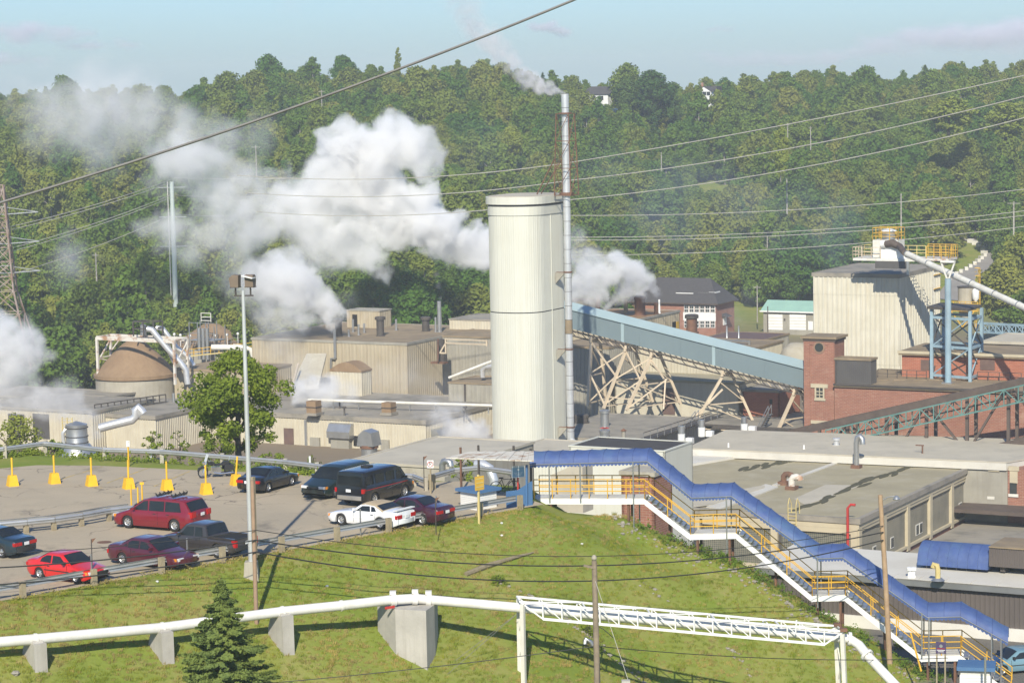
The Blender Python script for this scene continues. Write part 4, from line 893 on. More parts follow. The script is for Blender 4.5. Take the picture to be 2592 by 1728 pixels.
# blue steel frame and pipe post
o = thing('blue_steel_frame', 'pale blue steel frame tower standing on the brick roof', 'steel frame', Gp(2405, 965, RB))
fa = Gp(2359, 958, RB); fb = Gp(2456, 966, RB); dp = V * 4.4; ht = zpx(2456, 787, fb.y) - RB; lw = (fb - fa)
cs = [fa, fb, fb + dp, fa + dp]
for p in cs: MB().bar(p, p + Z * ht, .36).build('leg', 'blue_steel', o)
for h in (.45, ht * .47, ht * .88):
    for i in range(4): MB().bar(cs[i] + Z * h, cs[(i + 1) % 4] + Z * h, .2, .3).build('beam', 'blue_steel', o)
for h0, h1 in ((.5, ht * .47), (ht * .47, ht * .9)):
    for i in range(4): MB().bar(cs[i] + Z * h0, cs[(i + 1) % 4] + Z * h1, .13).build('brace', 'blue_steel', o); MB().bar(cs[i] + Z * h1, cs[(i + 1) % 4] + Z * h0, .13).build('brace', 'dark_steel', o)
MB().ob(fa - U * .5 - V * .4 + Z * ht, lw * 1.08, dp * 1.2, Z * .3).build('top_grid', 'dark_steel', o)
PQ = Gp(2400, 970, RB); o = thing('pipe_post', 'tall pale blue post holding up the sloping white pipe', 'post', PQ); pz = zpx(2400, 662, PQ.y)
MB().cyl(PQ, Vector((PQ.x, PQ.y, pz - 2.0)), .37, n=14).build('shaft', 'blue_steel', o, 40); MB().ob(PQ - (U + V) * .6, U * 1.2, V * 1.2, Z * .15).build('base_plate', 'galv', o)
tp = Vector((PQ.x, PQ.y, pz)); MB().bar(tp - U * .85, tp + U * .85, .5, .22).build('cross_head', 'white_steel', o)
for s_ in (-1, 1): MB().bar(tp + U * .8 * s_ - Z * .1, tp - Z * 1.9 + U * .15 * s_, .18).build('fork', 'white_steel', o)
o = thing('sloping_white_pipe', 'long pale pipe sloping down right from the silo top', 'pipe', Wp(2400, 690, 298)); a = Wp(2296, 643, 309); b = Wp(2640, 800, 280)
n_ = 6
for k in range(n_): MB().cyl(a.lerp(b, k / n_), a.lerp(b, (k + .985) / n_), .38, n=14).build('section', 'white_steel', o, 40); q = a.lerp(b, k / n_); MB().cyl(q, q + (b - a).normalized() * .15, .45, n=14).build('flange', 'galv', o, 40)
# silo top: platform, hood, yellow rails, hose
o = thing('silo_platform', 'service platform with hood and yellow railings on the silo roof', 'platform', SC + Z * .1 - U * 2)
pz = zpx(2200, 662, 314); A = Wp(2156, 664, 316); A.z = pz; pu, pv = U * 8.0, V * 4.2; A = A + V * .4
MB().ob(A, pu, pv, Z * .3).build('deck', 'white_steel', o); B_ = A + pu; MB().ob(B_ + V * 1.5, U * .2 + U * 3.6, V * 3.6, Z * .28).build('deck', 'rust_white', o)
def rails(o, pts, mat, h=1.25, step=1.2, mids=(.45, .85), closed=False):
    for i in range(len(pts) - 1):
        a, b = pts[i], pts[i + 1]; k = max(1, round((b - a).length / step))
        for j in range(k + 1): p = a.lerp(b, j / k); MB().bar(p, p + Z * h, .075).build('rail_post', mat, o)
        for m_ in mids + (h,): MB().bar(a + Z * m_, b + Z * m_, .07).build('rail', mat, o)
t_ = Z * .3
rails(o, [A + pv + t_, A + t_, A + pu * .45 + t_], 'cream_steel', 1.35); rails(o, [A + pv + t_, A + pv + pu + t_], 'pale_yellow', 1.35); rails(o, [B_ + V * 1.5 + U * 1 + t_, B_ + U * 3.8 + V * 1.5 + t_, B_ + U * 3.8 + V * 5.1 + t_, B_ + V * 5.1 + t_], 'yellow_steel', 1.5, .8)
hb = A + U * 2.2 + V * 1.1 + t_; MB().ob(hb, U * 3.3, V * 2.4, Z * 2.2).build('hood', 'white_steel', o); MB().prism([hb + U * 1.2 - V * .5, hb + U * 4.6 - V * .5, hb + U * 4.4 - V * .5 + Z * .6, hb + U * 2.6 - V * .5 + Z * 1.6, hb + U * 1.2 - V * .5 + Z * 1.5], V * .5).build('chute', 'white_paint', o)
tb = hb + Z * 2.2; MB().cyl(tb + U * 1.7 + V * 1.1, tb + U * 1.7 + V * 1.1 + Z * .9, .8, n=16).build('drum', 'galv', o, 40); MB().lathe(tb + U * 1.7 + V * 1.1 + Z * 1.0, [(.3, 0), (1.0, .05), (.95, .15), (.2, .35)], 18).build('hat', 'white_paint', o, 40)
rails(o, [tb + V * 2.4, tb, tb + U * 3.3, tb + U * 3.3 + V * 2.4, tb + V * 2.4], 'yellow_steel', 1.5, 1.1)
MB().ob(A + U * 3 - V * .3 - Z * .9, U * 4, V * 1.0, Z * .9).build('under_box', 'dark_clad', o); MB().bar(A + U * 7.2 - V * .2, A + U * 7.2 - V * .2 - Z * 1.6, .3).build('spout', 'galv', o)
mb = MB(); mb.tube([hb + U * 1.9 - V * .6 + Z * 1.75, hb + U * 2.8 - V * .75 + Z * 1.9, hb + U * 3.8 - V * .9 + Z * 1.5, a.lerp(b, -.02)], [.42, .5, .42, .36], 10); mb.build('dark_hose', 'brown_steel', None, 40, label='dark flexible hose joining the silo hood to the sloping pipe', cat='hose')
MB().cyl(hb + U * 1.4 - V * .5 + Z * 1.72, hb + U * 1.9 - V * .6 + Z * 1.75, .5, n=12).build('outlet', 'white_paint', o, 40)
# grey stack with yellow cage ladder
q = Wp(2445, 905, 326); q.z = rz2; o = thing('grey_stack', 'grey cylindrical silo with yellow caged ladder behind the blue frame', 'silo', q); hq = zpx(2445, 727, 326) - q.z
MB().cyl(q + Z * 3.2, q + Z * hq, 1.02, n=24).build('shell', 'concrete', o, 40); MB().cyl(q + Z * 1.2, q + Z * 3.2, .35, 1.02, n=24).build('cone', 'concrete', o, 40); MB().cyl(q + Z * hq, q + Z * (hq + .12), 1.1, n=24).build('rim', 'dark_steel', o, 40)
lp = q + U * 1.3
for k in range(18): MB().bar(lp + Z * (.5 + .5 * k) - V * .3, lp + Z * (.5 + .5 * k) + V * .3, .06).build('rung', 'yellow_steel', o)
for s_ in (-.3, .3): MB().bar(lp + V * s_, lp + V * s_ + Z * hq, .07).build('ladder_rail', 'yellow_steel', o)
for k in range(7):
    zc_ = 2.5 + k * 1.0; MB().tube([lp + Z * zc_ + U * .45 * math.sin(t) * 1.3 + V * .42 * math.cos(t) for t in [math.pi * j / 6 for j in range(7)]], .04, 4).build('cage_hoop', 'yellow_steel', o)
for j in range(3): t = math.pi * (j + 1) / 4; MB().bar(lp + Z * 2.5 + U * .58 * math.sin(t) + V * .42 * math.cos(t), lp + Z * 8.5 + U * .58 * math.sin(t) + V * .42 * math.cos(t), .05).build('cage_bar', 'yellow_steel', o)
yp = q - U * 2 - V * 1.4 + Z * 3.0; MB().ob(yp, U * 4, V * .9, Z * .15).build('deck', 'yellow_steel', o); rails(o, [yp + Z * .15, yp + U * 4 + Z * .15], 'yellow_steel', 1.1, .8)
MB().bar(yp + U * .5, yp + U * 2 - Z * 2, .12).build('brace', 'yellow_steel', o); MB().bar(yp + U * 3.5, yp + U * 2 - Z * 2, .12).build('brace', 'yellow_steel', o)
MB().lathe(q + U * 1.6 - V * 1 + Z * 4.2, [(.1, 0), (.45, .5), (.45, 1.5), (.2, 1.8)], 12).build('cyclone', 'white_paint', o, 40)
# far pale truss conveyor at the right edge
def truss(o, a, b, h, w_, n_, bar_, mat, mat2=None):
    sd = Vector((b - a)); sd.z = 0; sd = sd.cross(Z).normalized() * w_
    for s_ in (0, 1):
        for hh in (0, h): MB().bar(a + sd * s_ + Z * hh, b + sd * s_ + Z * hh, bar_ * 1.5).build('chord', mat, o)
        for k in range(n_ + 1):
            p = a.lerp(b, k / n_) + sd * s_; MB().bar(p, p + Z * h, bar_).build('upright', mat2 or mat, o)
            if k < n_:
                q = a.lerp(b, (k + 1) / n_) + sd * s_
                MB().bar(p + Z * (h if k % 2 else 0), q + Z * (0 if k % 2 else h), bar_).build('diagonal', mat2 or mat, o)
    for k in range(n_ + 1): p = a.lerp(b, k / n_); MB().bar(p, p + sd, bar_).build('cross_tie', mat, o)
o = thing('far_truss_bridge', 'pale blue lattice conveyor bridge at the right edge below the trees', 'truss', Wp(2545, 840, 345)); truss(o, Wp(2488, 838, 345), Wp(2640, 846, 338), 1.15, 1.6, 9, .1, 'blue_steel')
# brown and green truss galleries in front of the long brick wall
o = thing('brown_truss_gallery', 'dark brown truss gallery rising to the right before the brick wall', 'truss', Wp(2300, 1100, 284)); a, b = Wp(1985, 1100, 290), Wp(2660, 950, 272)
MB().bar(a, b, .5, .75).build('top_chord', 'brown_steel', o); MB().bar(a + V * 3.2, b + V * 3.2, .5, .6).build('top_chord', 'brown_steel', o)
MB().bar(a - Z * 6.5, b - Z * 6.5, .5, .75).build('bottom_chord', 'brown_steel', o); MB().bar(a - Z * 6.5 + V * 3.2, b - Z * 6.5 + V * 3.2, .5, .6).build('bottom_chord', 'brown_steel', o)
for i, f in enumerate((.1, .25, .4, .55, .7, .85, .98)):
    for s_ in (0, 3.2): p = a.lerp(b, f) + V * s_; MB().bar(p, p - Z * 6.5, .34).build('upright', 'brown_steel', o)
    p = a.lerp(b, f); q = a.lerp(b, f + .15); MB().bar((p if i % 2 else p - Z * 6.5), (q - Z * 6.5 if i % 2 else q), .24).build('diagonal', 'brown_steel', o)
o = thing('green_truss_conveyor', 'teal green lattice conveyor inside the brown truss gallery', 'truss', Wp(2300, 1105, 285)); truss(o, Wp(2100, 1125, 286.5) + V * .8, Wp(2660, 1000, 272) + V * .8, 1.75, 1.6, 16, .095, 'green_steel'); MB().bar(Wp(2100, 1122, 286.5) + V * 1.6 + Z * .5, Wp(2660, 997, 272) + V * 1.6 + Z * .5, 1.1, .12).build('belt', 'black_hole', o)
# ------------------------------------------------------------------ flat roofed works building with glass block windows
pm('glass_block', (.13, .135, .10), (.08, .085, .065), 3., .3, spec=.5)
pm('brown_clad', (.12, .10, .086), (.10, .084, .073), .4, .65)
pm('white_roof', (.60, .57, .49), (.54, .51, .43), .3, .8, blotch=(.45, .41, .34), bamt=.4)
pm('black_roof', (.045, .04, .036), (.06, .054, .05), .6, .95)
pm('awning_blue', (.060, .10, .25), (.05, .082, .20), 1.6, .6, blotch=(.09, .16, .27), bamt=.7, streak=(.11, .16, .27), samt=.4)
pm('awning_top', (.07, .16, .30), (.06, .135, .27), .9, .6, blotch=(.09, .185, .31), bamt=.5)
pm('sill_white', (.66, .63, .55), (.58, .55, .47), .8, .8)
GC = Wp(2172, 1312, 235); gz0 = -24.5; gl = reach(GC, V, 2508); gu = 28.
gb = thing('glass_block_works', 'works building with wide brown grey roof and glass block windows', 'building', GC - U * 14 + V * 18 + Z * (gz0 - GC.z))
MB().ob(GC - U * gu - Z * .45, U * gu, V * gl, Z * .35).build('roof', 'brown_roof', gb)
MB().ob(GC - V * .25 - U * gu - Z * .5, U * (gu + .3), V * .45, Z * .52).build('roof_edge', 'grey_roof', gb); MB().ob(GC - U * .2 + V * .2 - Z * .5, U * .5, V * gl, Z * .52).build('roof_edge', 'grey_roof', gb)
MB().ob(GC - U * gu - V * .12 - Z * 1.0, U * (gu + .12), V * .3, Z * .5).build('cornice', 'concrete_trim', gb); MB().ob(GC - U * .2 + V * .18 - Z * 1.0, U * .32, V * (gl - .18), Z * .5).build('cornice', 'concrete_trim', gb)
zb_ = GC.z - 5.5; nb_ = 6; pl_ = .75
MB().ob(Vector((GC.x, GC.y, gz0)) - U * gu + V * .1, U * (gu - .12), V * (gl - .2), Z * (zb_ - gz0)).build('base_wall', 'brick_red', gb)
MB().ob(Vector((GC.x, GC.y, zb_)) - U * (gu - .4) + V * .5, U * (gu - .95), V * (gl - 1), Z * 4.4).build('core', 'dark_clad', gb)
def block_bay(P, td, nrm, wd, z0, z1, opn):
    """one glass block window: recessed grid of blocks, small hopper window"""
    h = z1 - z0; w_ = MB().ob(P - nrm * .3 + Z * (z0 - P.z), td * wd, nrm * .12, Z * h).build('window', 'glass_block', gb)
    mb = MB(); n1 = int(h / .2)
    for i in range(1, n1): mb.ob(P - nrm * .19 + Z * (z0 - P.z + h * i / n1 - .015), td * wd, nrm * .02, Z * .03)
    n2 = int(wd / .2)
    for i in range(1, n2): mb.ob(P - nrm * .185 + Z * (z0 - P.z) + td * (wd * i / n2 - .015), td * .03, nrm * .018, Z * h)
    q = mb.build('block_joints', 'grey_roof', w_); q['kind'] = 'stuff'
    for f in opn:
        a = P - nrm * .18 + Z * (z0 - P.z + h * .12) + td * wd * f
        MB().ob(a, td * .95, nrm * .05, Z * 1.1).build('hopper_frame', 'sill_white', w_); MB().ob(a + td * .1 + nrm * .01 + Z * .1, td * .75, nrm * .06, Z * .9).build('pane', 'glass_dark', w_)
bw = gl / nb_
for k in range(nb_):
    P = GC + V * (bw * k + pl_); block_bay(P, V, U, bw - pl_ - .05, zb_ + .55, GC.z - 1.35, (((.05, .6), (.3,), (.4, .58), (), (.4,), (.35,))[k]))
    MB().ob(GC + V * bw * k - U * .2 + Z * (zb_ - GC.z), V * pl_, U * .32, Z * 4.5).build('pilaster', 'concrete_trim', gb)
    MB().ob(P - U * .35 + Z * (zb_ - GC.z + .3), V * (bw - pl_), U * .45, Z * .25).build('sill', 'concrete_trim', gb); MB().ob(P - U * .3 + Z * (zb_ - GC.z), V * (bw - pl_), U * .25, Z * .3).build('spandrel', 'brick_red', gb)
    MB().ob(P - U * .3 + Z * (-1.35), V * (bw - pl_), U * .34, Z * .35).build('lintel', 'concrete_trim', gb)
nf_ = 3; fw_ = 8.
for k in range(nf_):
    P = GC - U * (fw_ * (k + 1) - .3) ; block_bay(P, U, -V, fw_ - 1.0, zb_ + .55, GC.z - 1.5, ())
    MB().ob(GC - U * (fw_ * k + .7) + V * .2 + Z * (zb_ - GC.z), U * .7, -V * .32, Z * 4.5).build('pilaster', 'concrete_trim', gb)
    MB().ob(P + V * .2 + Z * (-1.5), U * (fw_ - 1), -V * .3, Z * .5).build('lintel', 'concrete_trim', gb); MB().ob(P + V * .35 + Z * (zb_ - GC.z + .1), U * (fw_ - 1), -V * .5, Z * .45).build('sill', 'concrete_trim', gb)
def roof_strip(lab, pts, z, mat, h=.05, name='roof_patch', par=gb):
    MB().prism([Gp(x, y, z) for x, y in pts], Z * h).build(name, mat, par)
rz_ = GC.z - .1
roof_strip('', ((1735, 1160), (1880, 1150), (1970, 1128), (1985, 1131), (1890, 1156), (1735, 1182)), rz_, 'white_roof', .25, 'roof_curb')
roof_strip('', ((1955, 1228), (2162, 1153), (2166, 1156), (1968, 1230)), rz_, 'white_roof', .1, 'roof_seam'); roof_strip('', ((1788, 1284), (1938, 1227), (1970, 1234), (1822, 1290)), rz_, 'white_roof', .12, 'roof_patch')
roof_strip('', ((1745, 1262), (1935, 1228), (1936, 1234), (1800, 1278), (1745, 1284)), rz_ + .12, 'pale_roof', .05, 'roof_patch')
roof_strip('', ((2010, 1262), (2090, 1226), (2180, 1228), (2120, 1250), (2040, 1278)), rz_, 'pale_roof', .02, 'roof_patch')
pm('moss', (.10, .09, .045), (.06, .055, .03), 1.5, .95)
rg = random.Random(3)
for lo_, hi_, k in (((2015, 1290), (2340, 1165), 26), ((1880, 1190), (2050, 1155), 14)):
    mb = MB()
    for i in range(k):
        f = (i + rg.random()) / k; x = lo_[0] + (hi_[0] - lo_[0]) * f + rg.uniform(-12, 12); y = lo_[1] + (hi_[1] - lo_[1]) * f + rg.uniform(-4, 4); w1 = rg.uniform(8, 22); h1 = rg.uniform(2, 5)
        mb.prism([Gp(x + w1 * math.cos(a), y + h1 * math.sin(a) * rg.uniform(.6, 1.2) - w1 * math.cos(a) * .3, rz_) for a in [k2 * .785 for k2 in range(8)]], Z * (.025 + .003 * i))
    q = mb.build('moss_streak', 'moss', gb); q['kind'] = 'stuff'
# upper pale roof
UR = [(1838, 1087), (2660, 1113), (2660, 1150), (2548, 1169), (1736, 1133)]
zu = GC.z + .9; ur = thing('pale_flat_roof', 'wide pale grey flat roof behind the brown grey roof', 'roof', Gp(2200, 1165, zu))
pts = [Gp(x, y, zu) for x, y in UR]; MB().prism([p - Z * .12 for p in pts], Z * .12).build('deck', 'pale_roof', ur); MB().prism([p - Z * .9 + (p - pts[0]) * -.002 for p in pts], Z * .78).build('fascia', 'white_roof', ur)
MB().prism([p - Z * 8 - V * .0 + V * .3 for p in pts], Z * 7).build('wall', 'grey_sheet', ur)
# brick wing at the right edge
bwg = thing('brick_wing', 'red brick wing with concrete band at the right edge', 'building', GC + V * gl + U * 2 + Z * (gz0 - GC.z))
BWp = Gp(2551, 1172, zu - .15); MB().ob(Vector((BWp.x, BWp.y, gz0)) - U * 1.9 + V * .1, U * 1.8, V * 9, Z * (zu - .9 - gz0)).build('wall', 'brick_red', bwg); MB().ob(Vector((BWp.x, BWp.y, gz0)), U * 6, V * 9, Z * (zu - .7 - gz0)).build('wall', 'brick_red', bwg)
for x0, y0, x1, y1 in ((2502, 1182, 2530, 1192), (2553, 1180, 2580, 1190)): face_rect(MB(), BWp, x0, y0, x1, y1, .12).build('lintel', 'concrete_trim', bwg)
for x0, y0, x1, y1 in ((2556, 1192, 2576, 1222),): face_rect(MB(), BWp, x0, y0, x1, y1, .06).build('shutter', 'concrete_trim', bwg)
face_rect(MB(), BWp, 2556, 1222, 2574, 1250, .06).build('window', 'glass_dark', bwg); face_rect(MB(), BWp, 2553, 1250, 2578, 1256, .14).build('sill', 'sill_white', bwg)
face_rect(MB(), BWp - U * 1.9 + V * .1, 2504, 1195, 2512, 1255, .07).build('window', 'glass_dark', bwg); face_rect(MB(), BWp - U * 1.9 + V * .1, 2500, 1256, 2518, 1262, .15).build('sill', 'sill_white', bwg)
# roof vents
def goose(lab, p, r, h, mat='galv', base='rusty_steel', turn=U):
    o = thing('gooseneck_vent', lab, 'vent', p); MB().ob(p - (U + V) * r * 1.6, U * r * 3.2, V * r * 3.2, Z * .35).build('base', base, o)
    MB().tube([p + Z * .2, p + Z * h * .8, p + Z * h * .95 + turn * r * .5, p + Z * h + turn * r * 1.6, p + Z * h * .92 + turn * r * 2.7, p + Z * h * .75 + turn * r * 2.9], r, 10).build('pipe', mat, o, 40)
goose('tall grey gooseneck vent pipe on the seam of the brown roof', Gp(2168, 1184, rz_), .3, 3.4, 'galv', 'rusty_steel', U * .8)
goose('pinkish gooseneck vent, the right of the low pair on the brown roof', Gp(2004, 1238, rz_), .33, 1.3, 'rust_white', 'rusty_steel'); goose('rusty stubby vent, the left of the low pair on the brown roof', Gp(1984, 1226, rz_), .3, 1.1, 'rusty_steel', 'rusty_steel')
vent('turbine_vent', 'shiny silver turbine vent on the pale flat roof', Gp(2117, 1126, zu), .3, .5, .42, 'pipe_bright')
q = Gp(2335, 1147, zu); o = thing('rusty_standpipe', 'rusty standpipe with side arm on the pale flat roof', 'pipe', q); MB().cyl(q, q + Z * .9, .09, n=8).build('pipe', 'rusty_steel', o); MB().bar(q + Z * .85 - U * .75, q + Z * .85 + U * .15, .12).build('arm', 'rusty_steel', o)
for x, y in ((1844, 1131), (1898, 1142), (2262, 1172), (2035, 1136)): vent('roof_pin_vent', 'small white pin vent on the big roofs, ' + {1844: 'leftmost of four', 1898: 'second from left', 2035: 'third from left', 2262: 'rightmost of four'}[x], Gp(x, y, zu if y < 1140 else rz_), .09, .45, None, 'white_paint')
q = Gp(2150, 1372, -21.5); mb = MB(); a = plane_pt(GC, -V, 2150, 1385) - V * .4; mb.tube([a, Vector((a.x, a.y, GC.z + 1.0)), Vector((a.x, a.y, GC.z + 1.35)) + U * .3, Vector((a.x, a.y, GC.z + 1.35)) + U * .75], .13, 8); mb.build('red_pipe', 'red_paint', None, 40, label='thin red standpipe at the front corner of the works building', cat='pipe')
o = thing('roof_ladder', 'pale ladder over the front edge of the brown roof', 'ladder', plane_pt(GC, -V, 2008, 1330)); a = plane_pt(GC, -V, 1998, 1340) - V * .3; 
for s_ in (0, .8): b = a + U * s_; MB().tube([b, Vector((b.x, b.y, GC.z + 1.0)), Vector((b.x, b.y, GC.z + 1.5)) + V * .4, Vector((b.x, b.y, GC.z + .9)) + V * .9, Vector((b.x, b.y, GC.z)) + V * .9], .05, 6).build('rail', 'pale_yellow', o, 40)
for k in range(8): p = Vector((a.x, a.y, GC.z + .6 - k * .35)); MB().bar(p, p + U * .8, .05).build('rung', 'pale_yellow', o)
# ------------------------------------------------------------------ brown clad building at the foot of the stairs
BZ = YZ; E1 = Gp(2044, 1446, -7.0); EL = reach(E1, U, 2700)
bn = thing('brown_clad_building', 'low dark brown clad building with white roof at the foot of the bank', 'building', E1 + U * EL / 2 + Z * (BZ - E1.z))
mb = MB(); mb.corr(E1 - U * 3, E1 + U * EL, BZ + .75, E1.z, -V, .3, .03); mb.build('wall', 'brown_clad', bn); MB().ob(Vector((E1.x, E1.y, BZ - .5)) - U * 3 - V * .15, U * (EL + 3), V * .3, Z * 1.25).build('plinth', 'sill_white', bn)
MB().ob(Vector((E1.x, E1.y, BZ - 2)) - U * 3 + V * .2, U * (EL + 3), V * 6.5, Z * (E1.z - BZ + 1.9)).build('core', 'dark_clad', bn)
rp = [E1 - U * 3.4 - V * .4, E1 + U * EL - V * .4, E1 + U * EL + V * 6.4 + Z * .25, E1 - U * 3.4 + V * 6.4 + Z * .25]
MB().prism([p + Z * .02 for p in rp], Z * .1).build('roof', 'white_roof', bn); MB().ob(rp[0] - Z * .3, U * (EL + 3.4), V * .12, Z * .4).build('gutter', 'galv', bn)
for k in range(14): p = rp[0] + U * (1 + k * 1.6) + Z * .12; MB().ob(p, U * .05, V * 6.7, Z * .05).build('roof_rib', 'white_roof', bn)
face_rect(MB(), E1, 2343, 1578, 2364, 1607, .08).build('notice_board', 'tan_roof', bn)
# grey lower roof behind it, reaching the glass block wall
gr = thing('lower_grey_roof', 'lower dark grey flat roof along the glass block windows', 'roof', GC + U * 4 + Z * (zb_ - GC.z))
MB().ob(GC + U * .35 + V * 1.0 + Z * (zb_ - GC.z - .4), U * 12, V * (gl * .78), Z * .45).build('deck', 'grey_roof', gr); MB().ob(GC + U * .6 + V * 1.4 + Z * (zb_ - GC.z - 5), U * 11.5, V * (gl * .76), Z * 4.55).build('wall', 'grey_sheet', gr)
gr2 = Gp(2508, 1302, zb_ + 1.5); MB().ob(gr2 - U * 4.2 - Z * .0, U * 10, V * 5, Z * .4).build('upper_deck', 'brown_steel', gr)
# blue barrel awning and brown rooftop unit on the rear of the white roof
pz_ = E1.z + .35; A = Gp(2322, 1433, pz_); L_ = 4.4; ar = 1.25
o = thing('barrel_awning', 'blue barrel awning on the white roofed building', 'awning', A)
k = 12; arc = [A + V * (ar - ar * math.cos(math.pi * i / k)) + Z * (ar * 1.05 * math.sin(math.pi * i / k) + .1) for i in range(k + 1)]
for j in range(7):
    a = U * L_ * j / 7; b = U * L_ * (j + .985) / 7; mb = MB(); mb.add([p + a for p in arc] + [p + b for p in arc], [(i, i + 1, k + 2 + i, k + 1 + i) for i in range(k)]); mb.build('panel', 'awning_blue', o, 60)
for j in (0, 1): mb = MB(); mb.prism([p + U * (L_ * j - .02) for p in arc], U * .04); mb.build('end_panel', 'awning_blue', o)
A2_ = A + U * (L_ + .1); o = thing('rooftop_unit', 'brown ribbed rooftop unit with tan top at the right edge', 'roof unit', A2_); mb = MB(); mb.corr(A2_, A2_ + U * 7, pz_ + .35, pz_ + 1.5, -V, .15, .03); mb.build('side', 'brown_clad', o); MB().ob(A2_ + V * .1 + Z * .3, U * 7, V * 3, Z * 1.15).build('body', 'brown_clad', o); MB().ob(A2_ - V * .1 + Z * 1.5, U * 7.1, V * 3.3, Z * .08).build('top', 'tan_roof', o)
for f in (.6, 3.2, 5.8): MB().ob(A2_ + U * f + V * .3, U * .3, V * 2, Z * .32).build('foot', 'dark_steel', o)
q = Gp(2374, 1468, E1.z + .25); o = thing('yellow_vent_cowl', 'pale yellow gooseneck cowl on the white roof', 'vent', q); MB().cyl(q, q + Z * .15, .42, .25, n=12).build('flashing', 'galv', o, 40); MB().tube([q + Z * .1, q + Z * .65, q + Z * .9 - U * .05, q + Z * .95 - U * .25, q + Z * .75 - U * .3], .16, 8).build('cowl', 'pale_yellow', o, 40)
for x, lb in ((2303, 'left'), (2312, 'right')): vent('small_roof_vent', 'small pale roof vent on the white roof, %s of two' % lb, Gp(x, 1458, E1.z + .2), .12, .35, .2, 'white_paint')
# white building with black roof behind the awning, and the cream sheds at the tower foot
o, C_, _, _ = bldg('white_shed', 'plain white shed with black flat roof behind the blue stair awning', (1683, 1140), 222, 1440, 1753, -24, 'cream_tower', 'black_roof', 0, 0, .12, .05, fmat='cream_tower')
o, C_, _, _ = bldg('cream_lean_to', 'low cream ribbed shed at the foot of the tall tower', (1494, 1166), 243, 1236, None, -24, 'cream_tower', 'pale_roof', .35, .04, .2, .1, lv=12)
q = Wp(1437, 1207, 215); o = thing('sloped_skylight', 'small sloped pale grey roof box behind the yellow platform rail', 'roof box', q); MB().prism([q - U * 1.6 - Z * 3, q + U * 1.4 - Z * 3, q + U * 1.4 + Z * .9, q + U * .2 + Z * .9, q - U * 1.6 + Z * .1], V * 2).build('box', 'pale_roof', o)
o, C_, _, _ = bldg('brick_stub', 'short brick wall block with concrete cap behind the first landing', (1655, 1195), 172, 1572, None, -14, 'brick_red', 'concrete', 0, 0, .3, .12, lv=3)
bldg('concrete_tank_house', 'low concrete building with pale flat roof just beyond the far guardrail', (1135, 1180), 190, 880, None, -16, 'concrete', 'pale_roof', 0, 0, .2, .1, lv=14)
mb = MB(); q = Wp(1250, 1232, 165); mb.tube([q - Z * 3, q + Z * .5, q + Z * 1.2 - U * .3, q + Z * 1.45 - U * .8, q + Z * 1.4 - U * 1.3], .32, 12); mb.build('silver_elbow_duct', 'pipe_bright', None, 40, label='fat silver elbow duct below the rusty canopy roof', cat='duct')
q = Wp(1120, 1195, 168); goose('grey gooseneck vent behind the no parking sign', q - Z * .6, .22, 1.4, 'galv', 'concrete')

# ------------------------------------------------------------------ house and garage across the yard
HC = Wp(1812, 768, 485); hz = -27.7
hs_ = thing('brick_office_house', 'two storey red brick house with dark hip roof and white window bands', 'house', HC + Z * (hz - HC.z)); hu = reach(HC, -U, 1600); hv = 9.
MB().ob(Vector((HC.x, HC.y, hz)) - U * hu, U * hu, V * hv, Z * (HC.z - hz)).build('wall', 'brick_red', hs_)
ro = .7; e = [HC - U * (hu + ro) - V * ro, HC + U * ro - V * ro, HC + U * ro + V * (hv + ro), HC - U * (hu + ro) + V * (hv + ro)]; rh = 4.4; ra = HC - U * (hu - 3.5) + V * hv / 2 + Z * rh; rb = HC - U * 3.0 + V * hv / 2 + Z * rh
mb = MB(); mb.add([*e, ra, rb], [(0, 1, 5, 4), (1, 2, 5), (2, 3, 4, 5), (3, 0, 4), (3, 2, 1, 0)]); rf = mb.build('roof', 'shingle', hs_)
MB().ob(e[0] - Z * .22, U * (hu + 2 * ro), V * (hv + 2 * ro), Z * .2).build('eaves', 'brown_steel', hs_)
def hrect(*a, pr=.08, mt='white_paint', nm='window', par=hs_): return face_rect(MB(), HC, *a, pr).build(nm, mt, par)
hrect(1730, 792, 1812, 810, pr=.12, nm='panel_band')
for y0, y1 in ((772, 791), (811, 829)):
    for k in range(6):
        x0 = 1732 + k * 13.4; wq = hrect(x0, y0, x0 + 11.6, y1, pr=.1, nm='window'); 
        for i in (0, 1):
            for j in (0, 1): hrect(x0 + 1.3 + 4.9 * i, y0 + 1.6 + j * (y1 - y0) * .47, x0 + 5.4 + 4.9 * i, y0 + (y1 - y0) * (.45 + .47 * j), pr=.14, mt='glass_dark', nm='pane', par=wq)
for x0, y0, x1, y1 in ((1672, 742, 1704, 757), (1794, 739, 1811, 754)):
    p = plane_pt(HC + V * 1.6, -V, (x0 + x1) / 2, y1); w_ = (x1 - x0) / F * 485; h_ = (y1 - y0) / F * 485; MB().ob(p - U * w_ / 2, U * w_, V * 2.5, Z * h_).build('dormer', 'white_paint', hs_)
p = plane_pt(HC + V * 1.4, -V, 1716, 762); dm = MB().ob(p, U * 3.0, V * 3, Z * 1.5).build('dormer', 'sill_white', hs_); MB().ob(p - V * .03 + U * .5 + Z * .3, U * 1.9, V * .05, Z * .95).build('pane', 'glass_dark', dm); MB().ob(p - V * .3 - U * .3 + Z * 1.5, U * 3.6, V * 3.5, Z * .15).build('dormer_roof', 'white_paint', dm)
p = plane_pt(HC + V * 1.5, -V, 1766, 756); dm = MB().ob(p, U * 2.4, V * 2.5, Z * 1.2).build('dormer', 'sill_white', hs_)
for k in (0, 1): MB().ob(p - V * .04 + U * (.35 + k * 1.0) + Z * .3, U * .6, V * .05, Z * .7).build('pane', 'glass_dark', dm)
